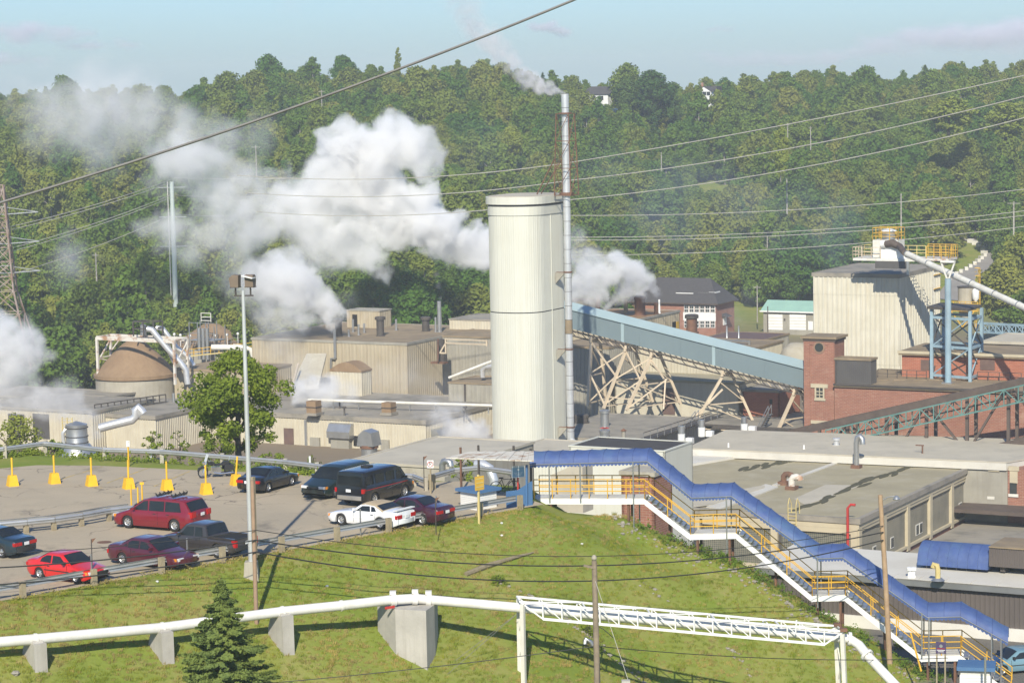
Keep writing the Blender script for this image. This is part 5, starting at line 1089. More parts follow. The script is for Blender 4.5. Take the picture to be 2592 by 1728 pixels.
dq = HC + V * 3.5; face_rect(MB(), HC, 1830, 802, 1838, 823, .1, U, V).build('door', 'white_paint', hs_)
p = plane_pt(HC, U, 1827, 802); MB().prism([p, p + U * 1.3, p + U * .0 + Z * .6], V * 2.2).build('porch_roof', 'shingle', hs_)
JC = Wp(2075, 791, 492); ga = thing('green_roof_garage', 'pale garage with mint green roof and two white roller doors', 'garage', JC + Z * (hz - JC.z)); ju = reach(JC, -U, 1932)
MB().ob(Vector((JC.x, JC.y, hz)) - U * ju, U * ju, V * 7, Z * (JC.z - hz)).build('wall', 'grey_sheet', ga)
mb = MB(); mb.prism([JC - U * (ju + .5) - V * .5, JC - U * (ju + .5) + V * 7.5, JC - U * (ju + .5) + V * 3.5 + Z * 1.9], U * (ju + 1)); mb.build('roof', 'green_metal', ga); MB().ob(JC - U * (ju + .55) - V * .6 - Z * .12, U * (ju + 1.1), V * .15, Z * .25).build('eaves_board', 'white_paint', ga)
for x0, x1 in ((1943, 1981), (1999, 2040)):
    dr = face_rect(MB(), JC, x0, 796, x1, 834, .08).build('roller_door', 'white_paint', ga)
    for k in range(1, 5): face_rect(MB(), JC, x0, 796 + 7.6 * k, x1, 796.7 + 7.6 * k, .11).build('slat_line', 'sill_white', dr)
face_rect(MB(), JC, 2046, 813, 2058, 835, .08).build('door', 'white_paint', ga); face_rect(MB(), JC, 1984, 806, 1988, 812, .06).build('vent', 'dark_steel', ga)
q = Gp(1944, 848, hz + .2); mb = MB(); mb.cyl(q, q + Z * 5.6, .1, n=8); mb.build('lamp_post', 'brown_steel', None, label='thin brown post before the left garage door', cat='post')

# ------------------------------------------------------------------ up the hill: road, houses, bare patch, poles
def ground_px(x, y, d0=430., d1=900.):               # where the pixel ray meets the terrain
    d = d0
    while d < d1:
        p = Wp(x, y, d)
        if p.z <= ground_z(p.x, p.y): return Vector((p.x, p.y, ground_z(p.x, p.y)))
        d += 1.5
    return Vector((p.x, p.y, ground_z(p.x, p.y)))
pm('road', (.30, .28, .25), (.25, .23, .21), .2, .9)
lft = [(2370, 760), (2385, 735), (2408, 706), (2440, 690), (2470, 672), (2492, 650), (2490, 632), (2460, 618), (2400, 602)]; rgt = [(2470, 770), (2480, 740), (2492, 712), (2512, 690), (2530, 668), (2535, 640), (2528, 615), (2500, 603), (2420, 596)]
la = [ground_px(*p) for p in lft]; ra_ = [ground_px(*p) for p in rgt]
mb = MB(); mb.add([p + Z * .25 for p in la] + [p + Z * .25 for p in ra_], [(i, 9 + i, 10 + i, i + 1) for i in range(8)]); mb.build('hill_road', 'road', kind='structure', label='grey road bending up the hill at the right')
for i in range(22):
    f = i / 21 * 7.4; k = int(f); p = la[k].lerp(la[k + 1], f - k)
    if i < 5: continue
    p = Vector((p.x, p.y, ground_z(p.x, p.y))); mb = MB(); mb.box(p + Z * .45, (1.5, .8, .9), (ra_[k] - la[k]).cross(Z).normalized(), (ra_[k] - la[k]).normalized()); mb.build('road_block', 'sill_white', None, label='white concrete block edging the hill road', cat='road block', group='white blocks along the hill road')
def hill_house(nm, lab, px, py, d, wd, ht, dp, roof, extra=None):
    p = Wp(px, py, d); o = thing(nm, lab, 'house', p); 
    MB().ob(p - U * wd / 2, U * wd, V * dp, Z * ht).build('wall', 'white_paint', o)
    mb = MB(); q = p + Z * ht; mb.prism([q - U * (wd / 2 + .4), q + U * (wd / 2 + .4), q + Z * wd * .33], V * dp) if roof == 'gable' else mb.prism([q - U * (wd / 2 + .4) - V * .4, q - U * (wd / 2 + .4) + V * (dp + .4), q - U * (wd / 2 - 1.5) + V * dp / 2 + Z * 2.4], U * (wd + .8)); mb.build('roof', 'shingle', o)
    if roof == 'gable': mb = MB(); mb.prism([q - U * (wd / 2) - V * .05, q + U * (wd / 2) - V * .05, q + Z * (wd * .30) - V * .05], -V * .1); mb.build('gable', 'white_paint', o)
    for k in range(3):
        for j in range(2 if ht > 4.5 else 1): MB().ob(p - U * wd / 2 + U * wd * (.15 + .28 * k) - V * .08 + Z * (.9 + 2.6 * j), U * 1.1, V * .06, Z * 1.3).build('window', 'glass_dark', o)
    return o, p
o, p = hill_house('hilltop_house', 'white house with dark roof half hidden by hilltop trees', 1505, 284, 770, 9, 5.2, 8, 'hip'); MB().ob(p + U * 3.2 - V * 2.5 - Z * 2.2, U * 5, V * 2.4, Z * 3.2).build('blue_annex', 'awning_top', o); MB().ob(p + U * 3.2 - V * 2.55 - Z * 2.2, U * 2.2, V * .1, Z * 3.0).build('porch', 'white_paint', o)
o, p = hill_house('hilltop_house', 'white gabled house with dark roof on the skyline right of the stack', 1782, 272, 765, 4.6, 4.6, 9, 'gable'); MB().ob(p + V * 5 - U * 5 + Z * 4.6, U * 7, V * 4, Z * 1.6).build('rear_roof', 'shingle', o); MB().ob(p + V * 5 - U * 3 + Z * 6, U * .6, V * .6, Z * 1.3).build('chimney', 'brick_red', o)
def hpole(lab, x, y0, y1, d, arm=1.2, r=.14, mat='bark_pale'):
    b_ = Wp(x, y1, d); t_ = Wp(x, y0, d); t_ = Vector((b_.x, b_.y, t_.z)); o = thing('hill_power_pole', lab, 'power pole', b_ - Z * 2); MB().cyl(b_ - Z * 2, t_, r, r * .75, n=7).build('pole', mat, o, 40)
    if arm: MB().bar(t_ - Z * .4 - U * arm, t_ - Z * .4 + U * arm, .14).build('crossarm', mat, o)
for a in (('pale power pole with crossarm left among the hillside trees', 649, 368, 430, 560), ('pale power pole rising from the dark trees at the right', 1992, 452, 520, 575, 0, .18), ('pale wooden pole left of the bent road', 2281, 490, 560, 545, 0, .18), ('wooden pole with crossarm at the right edge above the road', 2566, 510, 580, 540, 1.4, .2), ('small pole on the skyline trees right of the poplar', 815, 228, 275, 700, 1.0), ('thin pole with lamp in the trees under the upper line', 1994, 312, 352, 620, .5), ('short pole in the trees right of the slim stack', 1674, 385, 412, 600, 0), ('thin pole left of the monopole mast', 244, 640, 690, 440, .7), ('slim pole behind the brick office house', 1917, 722, 790, 505, .8), ('short pole left of the hill house', 2052, 320, 360, 640, .4)): hpole(*a)
# teal monopole mast and rusty lattice tower at the left
pm('mast_pale', (.50, .57, .51), (.42, .5, .45), .6, .5, streak=(.6, .6, .54), samt=.6)
q = Wp(443, 720, 452); t_ = Wp(437, 460, 452); o = thing('teal_mast', 'pale teal steel mast standing in the trees at the left', 'mast', q - Z * 8); MB().cyl(q - Z * 8, Vector((q.x, q.y, t_.z)), .5, .36, n=12).build('shaft', 'mast_pale', o, 40); MB().bar(Vector((q.x - .75, q.y, q.z - 2)), Vector((q.x - .75, q.y, t_.z)), .12).build('ladder', 'white_steel', o)
for k in range(3): z = t_.z - 1 - k * 5.2; MB().bar(Vector((q.x - 2.4, q.y, z)), Vector((q.x + 2.4, q.y, z)), .14).build('arm', 'galv', o)
q = Wp(826, 725, 452); o = thing('teal_mast', 'short piece of teal mast showing between steam and trees', 'mast', q - Z * 8); MB().cyl(q - Z * 8, q + Z * 3, .5, .45, n=12).build('shaft', 'mast_pale', o, 40); MB().bar(q + Vector((.8, 0, -6)), q + Vector((.8, 0, 3)), .12).build('ladder', 'white_steel', o)
pm('pylon_steel', (.36, .29, .24), (.26, .17, .12), .5, .7, lo=.4, hi=.6)
LT = Wp(20, 880, 396); o = thing('lattice_pylon', 'rusty lattice power pylon at the left edge', 'pylon', LT - Z * 3); th_ = Wp(20, 468, 396).z - LT.z
def lc(i, f):
    w_ = 4.3 * (1 - f / .42) + 1.5 * (f / .42) if f < .42 else 1.5 * (1 - (f - .42) / .58) + .3 * (f - .42) / .58; s_ = ((-1, -1), (1, -1), (1, 1), (-1, 1))[i]; return LT + Vector((s_[0] * w_, s_[1] * w_, th_ * f - 3 * (1 - f)))
fs_ = [0, .16, .3, .42, .5, .58, .66, .74, .82, .9, 1]
for i in range(4):
    for a, b in ((0, .42), (.42, 1)): MB().bar(lc(i, a), lc(i, b), .2).build('leg', 'pylon_steel', o)
    for k in range(10): MB().bar(lc(i, fs_[k]), lc((i + 1) % 4, fs_[k + 1]), .1).build('brace', 'pylon_steel', o); MB().bar(lc((i + 1) % 4, fs_[k]), lc(i, fs_[k + 1]), .1).build('brace', 'pylon_steel', o); MB().bar(lc(i, fs_[k + 1]), lc((i + 1) % 4, fs_[k + 1]), .1).build('strut', 'pylon_steel', o)
for f in (.46, .64, .82): 
    for s_ in (-1, 1): p = LT + Z * th_ * f; MB().bar(p, p + Vector((s_ * 5.5, 0, .3)), .15, .15).build('arm', 'galv', o); MB().bar(p + Z * 1.2, p + Vector((s_ * 5.5, 0, .3)), .1).build('arm_stay', 'galv', o)
# trees one can tell apart
def hill_tree(lab, x, ytop, d, var, H, sxy=1., mats=None, name='hill_tree'):
    t_ = Wp(x, ytop, d); hh = (11, 12, 9.5, 10.5, 12.5, 8, 12, 10)[var] if isinstance(var, int) else var[2]; sz_ = H / hh
    tree(name, lab, (t_.x, t_.y, t_.z - H), var if isinstance(var, int) else var[:2], (sz_ * sxy, sz_ * sxy, sz_), rnd.uniform(0, 6), mats)
rngq = broadleaf(91, 14, 1.9, .8, 44, 420, .26, flat=1.3); POP = (quad_mesh('crown', rngq[0], 'leaves_wood'), tube_mesh('trunk', rngq[1], 'bark'), 14)
for a in (('tall narrow poplar standing above the skyline', 1006, 118, 770, POP, 12, .8), ('round topped tall tree on the skyline left of the poplar', 870, 138, 760, 4, 14, 1.0), ('small rounded tree between the round tree and the poplar', 940, 163, 760, 2, 9, .9), ('round crowned tree rising above the steam at the far left', 160, 190, 740, 2, 12, 1.0), ('tree pair crown fading in the steam on the left skyline', 415, 216, 740, 0, 11, 1.0), ('tall dark spreading tree on the skyline right of the white house', 1652, 176, 735, 4, 16, 1.25, 'leaves_dark'), ('dark tree left beside the tall dark spreading tree', 1585, 192, 735, 0, 13, 1.0, 'leaves_dark'), ('big crown topping the central hill behind the grey smoke', 1268, 160, 760, 4, 12, 1.1, 'leaves_dark'), ('pale willow like tree in the right woods', 2400, 245, 640, 5, 9, 1.8, 'leaves_light'), ('second pale willow like tree at the right edge of the woods', 2545, 258, 640, 5, 9, 1.7, 'leaves_light'), ('bright yellow green tree under the upper power line', 1975, 315, 560, 1, 12, .8, 'leaves_light'), ('bright yellow green shrub like tree before the wood centre', 1290, 320, 600, 2, 8, 1.1, 'leaves_light'), ('big leafy tree at the right edge beside the road', 2585, 585, 475, 4, 16, 1.0), ('bushy tree right of the hill road below the bend', 2545, 650, 465, 2, 13, 1.1), ('leafy tree behind the pale truss bridge at the right edge', 2592, 730, 440, 5, 11, 1.2), ('small spruce on the right skyline', 1902, 200, 770, 7, 8, .8), ('dark spruce right of the gabled skyline house', 1845, 203, 770, 6, 11, 1.0)): hill_tree(*a)
for i in range(26): # scrub by the hill road
    x = rnd.uniform(2370, 2470); y = rnd.uniform(640, 700); p = ground_px(x, y); s_ = rnd.uniform(.1, .22)
    if x > 2440 + (y - 640) * -.3: continue
    tree('hill_shrub', 'low green shrub on the grassy slope inside the road bend', p, 5, (s_ * 1.6, s_ * 1.6, s_), rnd.uniform(0, 6), 'leaves_light', group='low shrubs inside the road bend')
mb = MB(); pts = [ground_px(1880, 508), ground_px(1960, 508), ground_px(1985, 520), ground_px(1930, 530), ground_px(1865, 525)]; c_ = sum(pts, Vector()) / 5; mb.prism([p + Z * .4 for p in pts], Z * .3); mb.build('bare_clearing', 'tan_roof', kind='structure', label='bare sandy clearing in the hillside wood')
# ------------------------------------------------------------------ guardrails, posts, signs on the lot
pm('rail_galv', (.55, .55, .53), (.46, .46, .44), .8, .42, metal=.6)
pm('post_wood', (.36, .30, .19), (.26, .21, .13), 2.5, .9)
pm('yellow_block', (.80, .47, .02), (.70, .40, .02), 1.2, .6)
pm('line_yellow', (.55, .38, .10), (.34, .28, .16), 1.5, .9, lo=.4, hi=.55)
WPROF = [(-.155, 0), (-.155, .02), (-.10, .075), (-.045, .075), (0, .0), (.045, .075), (.10, .075), (.155, .02), (.155, 0)]
def guardrail(lab, pts, facing, hgt=.62, posts=(), pmat='post_wood', psz=.22, behind=1, pname='post', sections=True):
    """w-beam rail through pts (ground points); facing: side the rail's waves point to"""
    o = thing('guardrail', lab, 'guardrail', pts[0])
    for i in range(len(pts) - 1):
        a, b = pts[i], pts[i + 1]; d = (b - a).normalized(); n_ = Vector((-d.y, d.x, 0))
        if n_.dot(facing) < 0: n_ = -n_
        k = max(1, round((b - a).length / 3.9))
        for j in range(k):
            p, q = a.lerp(b, j / k), a.lerp(b, (j + 1) / k) - d * .02; mb = MB()
            vs = [c + Z * (hgt + u_) + n_ * w_ for c in (p, q) for u_, w_ in WPROF]; m_ = len(WPROF)
            vs += [v - n_ * .012 for v in vs]
            fs = [(t, t + 1, m_ + t + 1, m_ + t) for t in range(m_ - 1)]; fs += [tuple(2 * m_ + x for x in reversed(f)) for f in fs]
            mb.add(vs, fs); mb.build('rail_beam', 'rail_galv', o, 50)
    for p, h in posts:
        d = facing; MB().box(p - facing * (psz * .6 * behind) + Z * (h / 2 - .35), (psz, psz, h + .7), RD if pmat == 'post_wood' else None, NB if pmat == 'post_wood' else None).build(pname, pmat, o)
    return o
# near rail: wooden posts on the bank side, from the photo
npx = [(-130, 1532), (51, 1503), (231, 1478), (402, 1452), (556, 1428), (706, 1408), (846, 1388), (977, 1372), (1094, 1346), (1208, 1317), (1309, 1289)]
nps = []
for x, y in npx:
    p = line_pt(A1, RD, x); nps.append(Vector((p.x, p.y, ground_z(p.x, p.y) if False else -.05)))
near_pts = [p - NB * .02 for p in nps]
guardrail('long near guardrail on wooden posts along the top of the grassy bank', near_pts, -NB, .66, [(p + NB * .1, .85) for p in nps], 'post_wood', .24)
for k, x in enumerate((238, 480, 918, 1110)):   # thin steel stakes beside the posts
    p = line_pt(A1, RD, x) - NB * .15; mb = MB(); mb.bar(p, p + Z * 1.45, .07, .05); mb.build('rail_stake', 'galv', None, label='thin steel stake at the near guardrail, %s from the left' % ('first', 'second', 'third', 'fourth')[k], cat='stake')
fpx = [(-90, 1168), (10, 1160), (112, 1146), (262, 1162), (407, 1167), (560, 1180), (720, 1194), (800, 1204), (930, 1222), (1046, 1231), (1075, 1243)]
fpts = [Gp(x, y) for x, y in fpx]
guardrail('far guardrail along the back of the parking lot', fpts, -V, .6, [(p, .8) for p in fpts[1:]], 'concrete', .24)
gp = [Gp(1090, 1240), Gp(1150, 1222), Gp(1215, 1216), Gp(1330, 1232)]; guardrail('short guardrail curving below the rusty canopy', gp, -V, .75, [(p, .9) for p in gp[:1]], 'post_wood', .3)
ml = [Gp(-60, 1362), Gp(70, 1350), Gp(140, 1343), Gp(210, 1333), Gp(280, 1320), Gp(345, 1312)]
guardrail('double guardrail median left of the red minivan, near side', ml, NB, .6, [(p, .75) for p in ml[:5]], 'post_wood', .22)
guardrail('double guardrail median left of the red minivan, far side', [p - NB * .65 for p in ml], -NB, .6)
# yellow block posts
def yblock(x, y, lab, tilt=0.):
    p = Gp(x, y); o = thing('yellow_post_block', lab, 'post', p, .48, 'yellow blocks with posts across the lot')
    mb = MB(); w0, w1, h = .31, .21, .66
    mb.add([(-w0, -w0, .03), (w0, -w0, .03), (w0, w0, .03), (-w0, w0, .03), (-w1, -w1, h), (w1, -w1, h), (w1, w1, h), (-w1, w1, h)], [(3, 2, 1, 0), (4, 5, 6, 7), (0, 1, 5, 4), (1, 2, 6, 5), (2, 3, 7, 6), (3, 0, 4, 7)]); mb.build('block', 'yellow_block', o, world=False)
    MB().cyl((0, 0, h - .05), (tilt, 0, h + 1.05), .055, n=8).build('post', 'yellow_block', o, 40, world=False)
for i, (x, y) in enumerate(((32, 1230), (138, 1224), (232, 1230), (326, 1237), (423, 1241), (522, 1251), (598, 1228))):
    yblock(x, y, 'yellow concrete block with upright post, %s from the left' % ('first', 'second', 'third', 'fourth', 'fifth', 'sixth', 'seventh')[i], .12 if i == 6 else 0)
for k, (x, y, h) in enumerate(((333, 1284, 1.3), (350, 1282, 1.1), (361, 1281, 1.25))):
    q = Gp(x, y); o = thing('marker_stake', 'thin yellow marker stake above the red minivan, %s of three' % ('left', 'middle', 'right')[k], 'stake', q); MB().bar(q, q + Z * h, .06).build('stake', 'yellow_block', o)
    if k == 2: MB().box(q + Z * (h + .05), (.22, .03, .14)).build('flag', 'yellow_block', o)
# painted bay lines
for k, (a, b) in enumerate((((148, 1214), (260, 1180)), ((270, 1222), (375, 1184)), ((390, 1230), (480, 1192)), ((0, 1206), (30, 1210)), ((230, 1232), (258, 1234)))):
    p, q = Gp(*a, .034), Gp(*b, .034); d = (q - p).normalized(); s_ = d.cross(Z) * .06; mb = MB(); mb.prism([p - s_, p + s_, q + s_, q - s_], Z * .003); mb.build('bay_line', 'line_yellow', kind='structure', label='worn yellow bay line')
mb = MB(); mb.cyl(Gp(264, 1373) + Z * .031, Gp(264, 1373) + Z * .04, .38, n=20); mb.build('manhole_cover', 'rusty_steel', None, label='rusty round manhole cover in the asphalt by the red coupe', cat='manhole')
# light pole
LP = bank_px(637, 1462, 112); LP.z += .1; o = thing('light_pole', 'tall silver light pole with two floodlights on a concrete base', 'light pole', LP); lt = Wp(629, 735, LP.y).z
mb = MB(); mb.add([(LP.x + a * .4, LP.y + b * .4, LP.z - .7) for a, b in ((-1, -1), (1, -1), (1, 1), (-1, 1))] + [(LP.x + a * .3, LP.y + b * .3, LP.z + .62) for a, b in ((-1, -1), (1, -1), (1, 1), (-1, 1))], [(3, 2, 1, 0), (4, 5, 6, 7), (0, 1, 5, 4), (1, 2, 6, 5), (2, 3, 7, 6), (3, 0, 4, 7)]); mb.build('base', 'concrete', o)
MB().cyl(LP + Z * .5, Vector((LP.x, LP.y, lt)), .14, .085, n=14).build('shaft', 'pipe_bright', o, 40)
tp = Vector((LP.x, LP.y, lt - .25)); MB().bar(tp - Vector((.45, 0, 0)), tp + Vector((.5, 0, 0)), .07).build('crossarm', 'dark_steel', o)
pm('lamp_brown', (.2, .15, .105), (.16, .12, .085), 2, .6)
for sx_2, rot in ((-.36, 1.35), (.36, -.25)):
    q = tp + Vector((sx_2, 0, 0)); MB().bar(q, q + Z * .45, .06).build('stem', 'dark_steel', o)
    c_ = q + Vector((0, 0, .72)); X_ = Vector((math.cos(rot), math.sin(rot), 0)); Y_ = Vector((-math.sin(rot), math.cos(rot), 0))
    hd = MB(); hd.prism([c_ - X_ * .21 - Y_ * .2 - Z * .28, c_ - X_ * .21 + Y_ * .2 - Z * .28, c_ - X_ * .21 + Y_ * .26 + Z * .15, c_ - X_ * .21 + Y_ * .08 + Z * .3, c_ - X_ * .21 - Y_ * .22 + Z * .29], X_ * .42); h_ = hd.build('floodlight', 'lamp_brown', o)
    MB().ob(c_ - X_ * .23 - Y_ * .22 - Z * .32, X_ * .46, Y_ * .44, Z * .04).build('rim', 'dark_steel', h_)
    if sx_2 < 0: MB().prism([c_ - X_ * .3 - Y_ * .4 + Z * .25, c_ + X_ * .3 - Y_ * .4 + Z * .25, c_ + X_ * .3 - Y_ * .95 + Z * .12, c_ - X_ * .3 - Y_ * .95 + Z * .12], Z * .04).build('visor', 'white_paint', h_)
MB().bar(Vector((LP.x + .22, LP.y - .1, LP.z + .8)), Vector((LP.x + .22, LP.y - .1, LP.z + 4.8)), .22, .12).build('conduit_board', 'post_wood', o)
# rusty wooden pole just in front of it carrying wires
q = Gp(650, 1605, -2.6); RP = Vector((q.x, q.y, q.z)); rt_ = Wp(644, 1215, RP.y)
mb = MB(); mb.cyl(RP - Z * .6, Vector((RP.x, RP.y, rt_.z)), .105, .095, n=10); pm('pole_rust', (.36, .24, .15), (.27, .18, .12), 2, .85); mb.build('wire_post', 'pole_rust', None, 40, label='slim reddish post on the bank below the light pole', cat='post')

# signs, booth, canopy at the stair head
def post_sign(nm, lab, x, y, top, w_, h_, mat, pmat='galv', d=None, yaw=0.):
    p = Gp(x, y) if d is None else Wp(x, y, d); o = thing(nm, lab, 'sign', p); MB().bar(p, p + Z * top, .07).build('post', pmat, o); X_ = Vector((math.cos(yaw), math.sin(yaw), 0)); Y_ = Vector((math.sin(yaw), -math.cos(yaw), 0))
    c_ = p + Z * (top - h_ / 2); bd = MB().box(c_ + Y_ * .05, (w_, .03, h_), X_, Y_).build('panel', mat, o); return o, bd, c_ + Y_ * .067, X_, Y_
def txt(s, c, X_, Y_, size, mat, par, name='lettering'):
    cu = bpy.data.curves.new(name, 'FONT'); cu.body = s; cu.align_x = 'CENTER'; cu.align_y = 'CENTER'; cu.size = size; cu.extrude = .002; cu.materials.append(MATS[mat]); q = new_obj(name, cu)
    dg = bpy.context.evaluated_depsgraph_get(); me_ = bpy.data.meshes.new_from_object(q.evaluated_get(dg)); bpy.data.objects.remove(q); q = new_obj(name, me_)
    q.parent = par; q.matrix_parent_inverse = WM(par).inverted(); M_ = Matrix((X_, Z, Y_)).transposed().to_4x4(); M_.translation = c; q.matrix_world = M_
    q.location = M_.to_translation(); q.rotation_euler = M_.to_euler(); return q
o, bd, c_, X_, Y_ = post_sign('no_parking_sign', 'white no parking sign with red circle beside the black van', 1091, 1250, 1.95, .36, .44, 'white_paint', 'post_wood'); txt('P', c_, X_, Y_, .3, 'black_hole', bd)
mb = MB(); mb.tube([c_ + X_ * .15 * math.cos(t) + Z * .15 * math.sin(t) for t in [k * math.pi / 12 for k in range(25)]], .018, 5, False); mb.build('ring', 'red_paint', bd); MB().bar(c_ - X_ * .11 + Z * .11 + Y_ * .004, c_ + X_ * .11 - Z * .11 + Y_ * .004, .03, .01).build('slash', 'red_paint', bd)
o, bd, c_, X_, Y_ = post_sign('lot_number_sign', 'small white sign on a yellow post behind the yellow blocks', 326, 1180, 1.6, .2, .36, 'white_paint', 'yellow_block'); txt('13', c_ + Z * .08, X_, Y_, .15, 'black_hole', bd)
for k, (x, y) in enumerate(((382, 1165), (785, 1185))): q = Gp(x, y); mb = MB(); mb.cyl(q, q + Z * .75, .07, n=8); mb.build('white_stake', 'white_paint', None, label='short white stake by the far guardrail, %s of two' % ('left', 'right')[k], cat='stake')
for k, (x, y, h) in enumerate(((235, 1474, 2.1), (1074, 1243, 2.0), (1104, 1352, 1.9))):
    q = Gp(x, y); o = thing('reflector_stake', 'thin dark stake with a small rusty triangle flag, %s' % ('beside the red coupe', 'next to the no parking sign', 'behind the purple sedan')[k], 'stake', q); MB().bar(q, q + Z * h, .035).build('stake', 'dark_steel', o); c_ = q + Z * h; MB().prism([c_, c_ + Vector((.22, 0, .05)), c_ + Vector((.02, 0, -.2))], Vector((0, .02, 0))).build('flag', 'rusty_steel', o)
BO = Gp(1232, 1288); o = thing('guard_booth', 'small white sided booth with flat blue roof behind the near guardrail', 'booth', BO); X_, Y_ = RD, -NB
for k in range(9): MB().ob(BO - X_ * .75 - Y_ * .0 + Z * (.02 + k * .105), X_ * 1.5, Y_ * 1.3, Z * .095).build('siding_board', 'white_paint', o)
MB().ob(BO - X_ * .72 + Y_ * .03, X_ * 1.44, Y_ * 1.24, Z * .97).build('core', 'sill_white', o); MB().ob(BO - X_ * .95 - Y_ * .2 + Z * .97, X_ * 1.9, Y_ * 1.7, Z * .16).build('roof', 'awning_top', o)
o = thing('yellow_board_sign', 'tan yellow board on a post beside the blue roofed booth', 'sign', Gp(1213, 1318)); q = Gp(1213, 1318); MB().bar(q - Z * .2, q + Z * 2.5, .1).build('post', 'pale_yellow', o); MB().box(q + Z * 2.05 - Y_ * .08, (.62, .05, .75), X_, Y_).build('panel', 'yellow_steel', o)
for k in range(3): MB().box(q + Z * (1.85 + .22 * k) - Y_ * .115, (.5, .012, .05), X_, Y_).build('slat', 'pale_yellow', o)
q = Gp(1322, 1283); o = thing('blue_hoarding', 'blue painted hoarding panel at the head of the stairs', 'hoarding', q); MB().prism([q - X_ * .85 + Y_ * .3, q + X_ * .75 - Y_ * .05, q + X_ * .75 - Y_ * .05 + Z * 1.35, q - X_ * .1 + Y_ * .15 + Z * .95, q - X_ * .85 + Y_ * .3 + Z * .95], Y_ * .08).build('panel', 'awning_top', o); MB().bar(q + X_ * .35 - Z * .0, q + X_ * .4 + Z * 2.3, .1).build('post', 'awning_top', o)
o, bd, c_, X2, Y2 = post_sign('white_blue_notice', 'white and blue notice sign on a red post before the canopy', 1312, 1268, 2.0, .78, .66, 'white_paint', 'red_paint', yaw=.35)
pm('sign_blue', (.3, .46, .56), (.26, .42, .52), 2, .5); MB().box(c_ - Z * .02 + Y2 * .002, (.70, .01, .52), X2, Y2).build('print', 'sign_blue', bd); MB().cyl(c_ + Z * .12 + Y2 * .008, c_ + Z * .12 + Y2 * .012, .07, n=14).build('emblem', 'white_paint', bd)
for k in range(3): MB().box(c_ - Z * (.06 + .07 * k) + Y2 * .009, (.5 - .1 * k, .006, .025), X2, Y2).build('text_line', 'white_paint', bd)
pm('rusty_sheet', (.62, .58, .48), (.34, .2, .11), 1.6, .8, lo=.52, hi=.66)
o = thing('rusty_canopy', 'rust stained white sheet canopy at the head of the stairs', 'canopy', Gp(1240, 1250)); cz = 2.6; cp = [Gp(1128, 1160, cz), Gp(1190, 1144, cz), Gp(1352, 1144, cz), Gp(1352, 1168, cz)]
a, b, c_, e_ = cp; k = 14
for j in range(k):
    p0, p1 = a.lerp(e_, j / k), a.lerp(e_, (j + .96) / k); q0, q1 = b.lerp(c_, j / k), b.lerp(c_, (j + .96) / k); MB().prism([p0, p1, q1, q0], Z * (.05 + .02 * (j % 2))).build('sheet', 'rusty_sheet', o)
for x, y in ((1168, 1246), (1213, 1240), (1302, 1242), (1345, 1250)): q = Gp(x, y); MB().bar(q, q + Z * cz, .1).build('post', 'rusty_steel' if x < 1200 else 'dark_steel', o)
MB().bar(Gp(1160, 1246) + Z * .1, Gp(1200, 1240) + Z * .1, .1).build('foot_rail', 'rusty_steel', o)
# ------------------------------------------------------------------ vehicles
pm('tyre', (.02, .02, .02), (.028, .027, .026), 6, .85); pm('rim_silver', (.6, .6, .58), (.5, .5, .48), 3, .35, metal=.7); pm('trim_black', (.025, .025, .025), (.03, .03, .03), 4, .6); pm('chrome', (.75, .75, .73), (.65, .65, .63), 3, .18, metal=.9)
pm('lamp_red', (.45, .015, .015), (.38, .012, .012), 5, .2); pm('lamp_clear', (.7, .7, .66), (.6, .6, .56), 5, .15); pm('lamp_amber', (.7, .25, .02), (.6, .2, .02), 5, .2); pm('plate_white', (.75, .75, .72), (.7, .7, .68), 5, .5); pm('under_dark', (.012, .012, .012), (.015, .015, .015), 3, .9)
pm('car_glass', (.012, .015, .016), (.022, .026, .027), 1.5, .04, spec=.45)
def paint(nm, c): return pm(nm, c, tuple(x * .9 for x in c), 1.2, .28, spec=.5, coat=.7)
def interp(pts, x):
    return float(np.interp(x, [p[0] for p in pts], [p[1] for p in pts]))
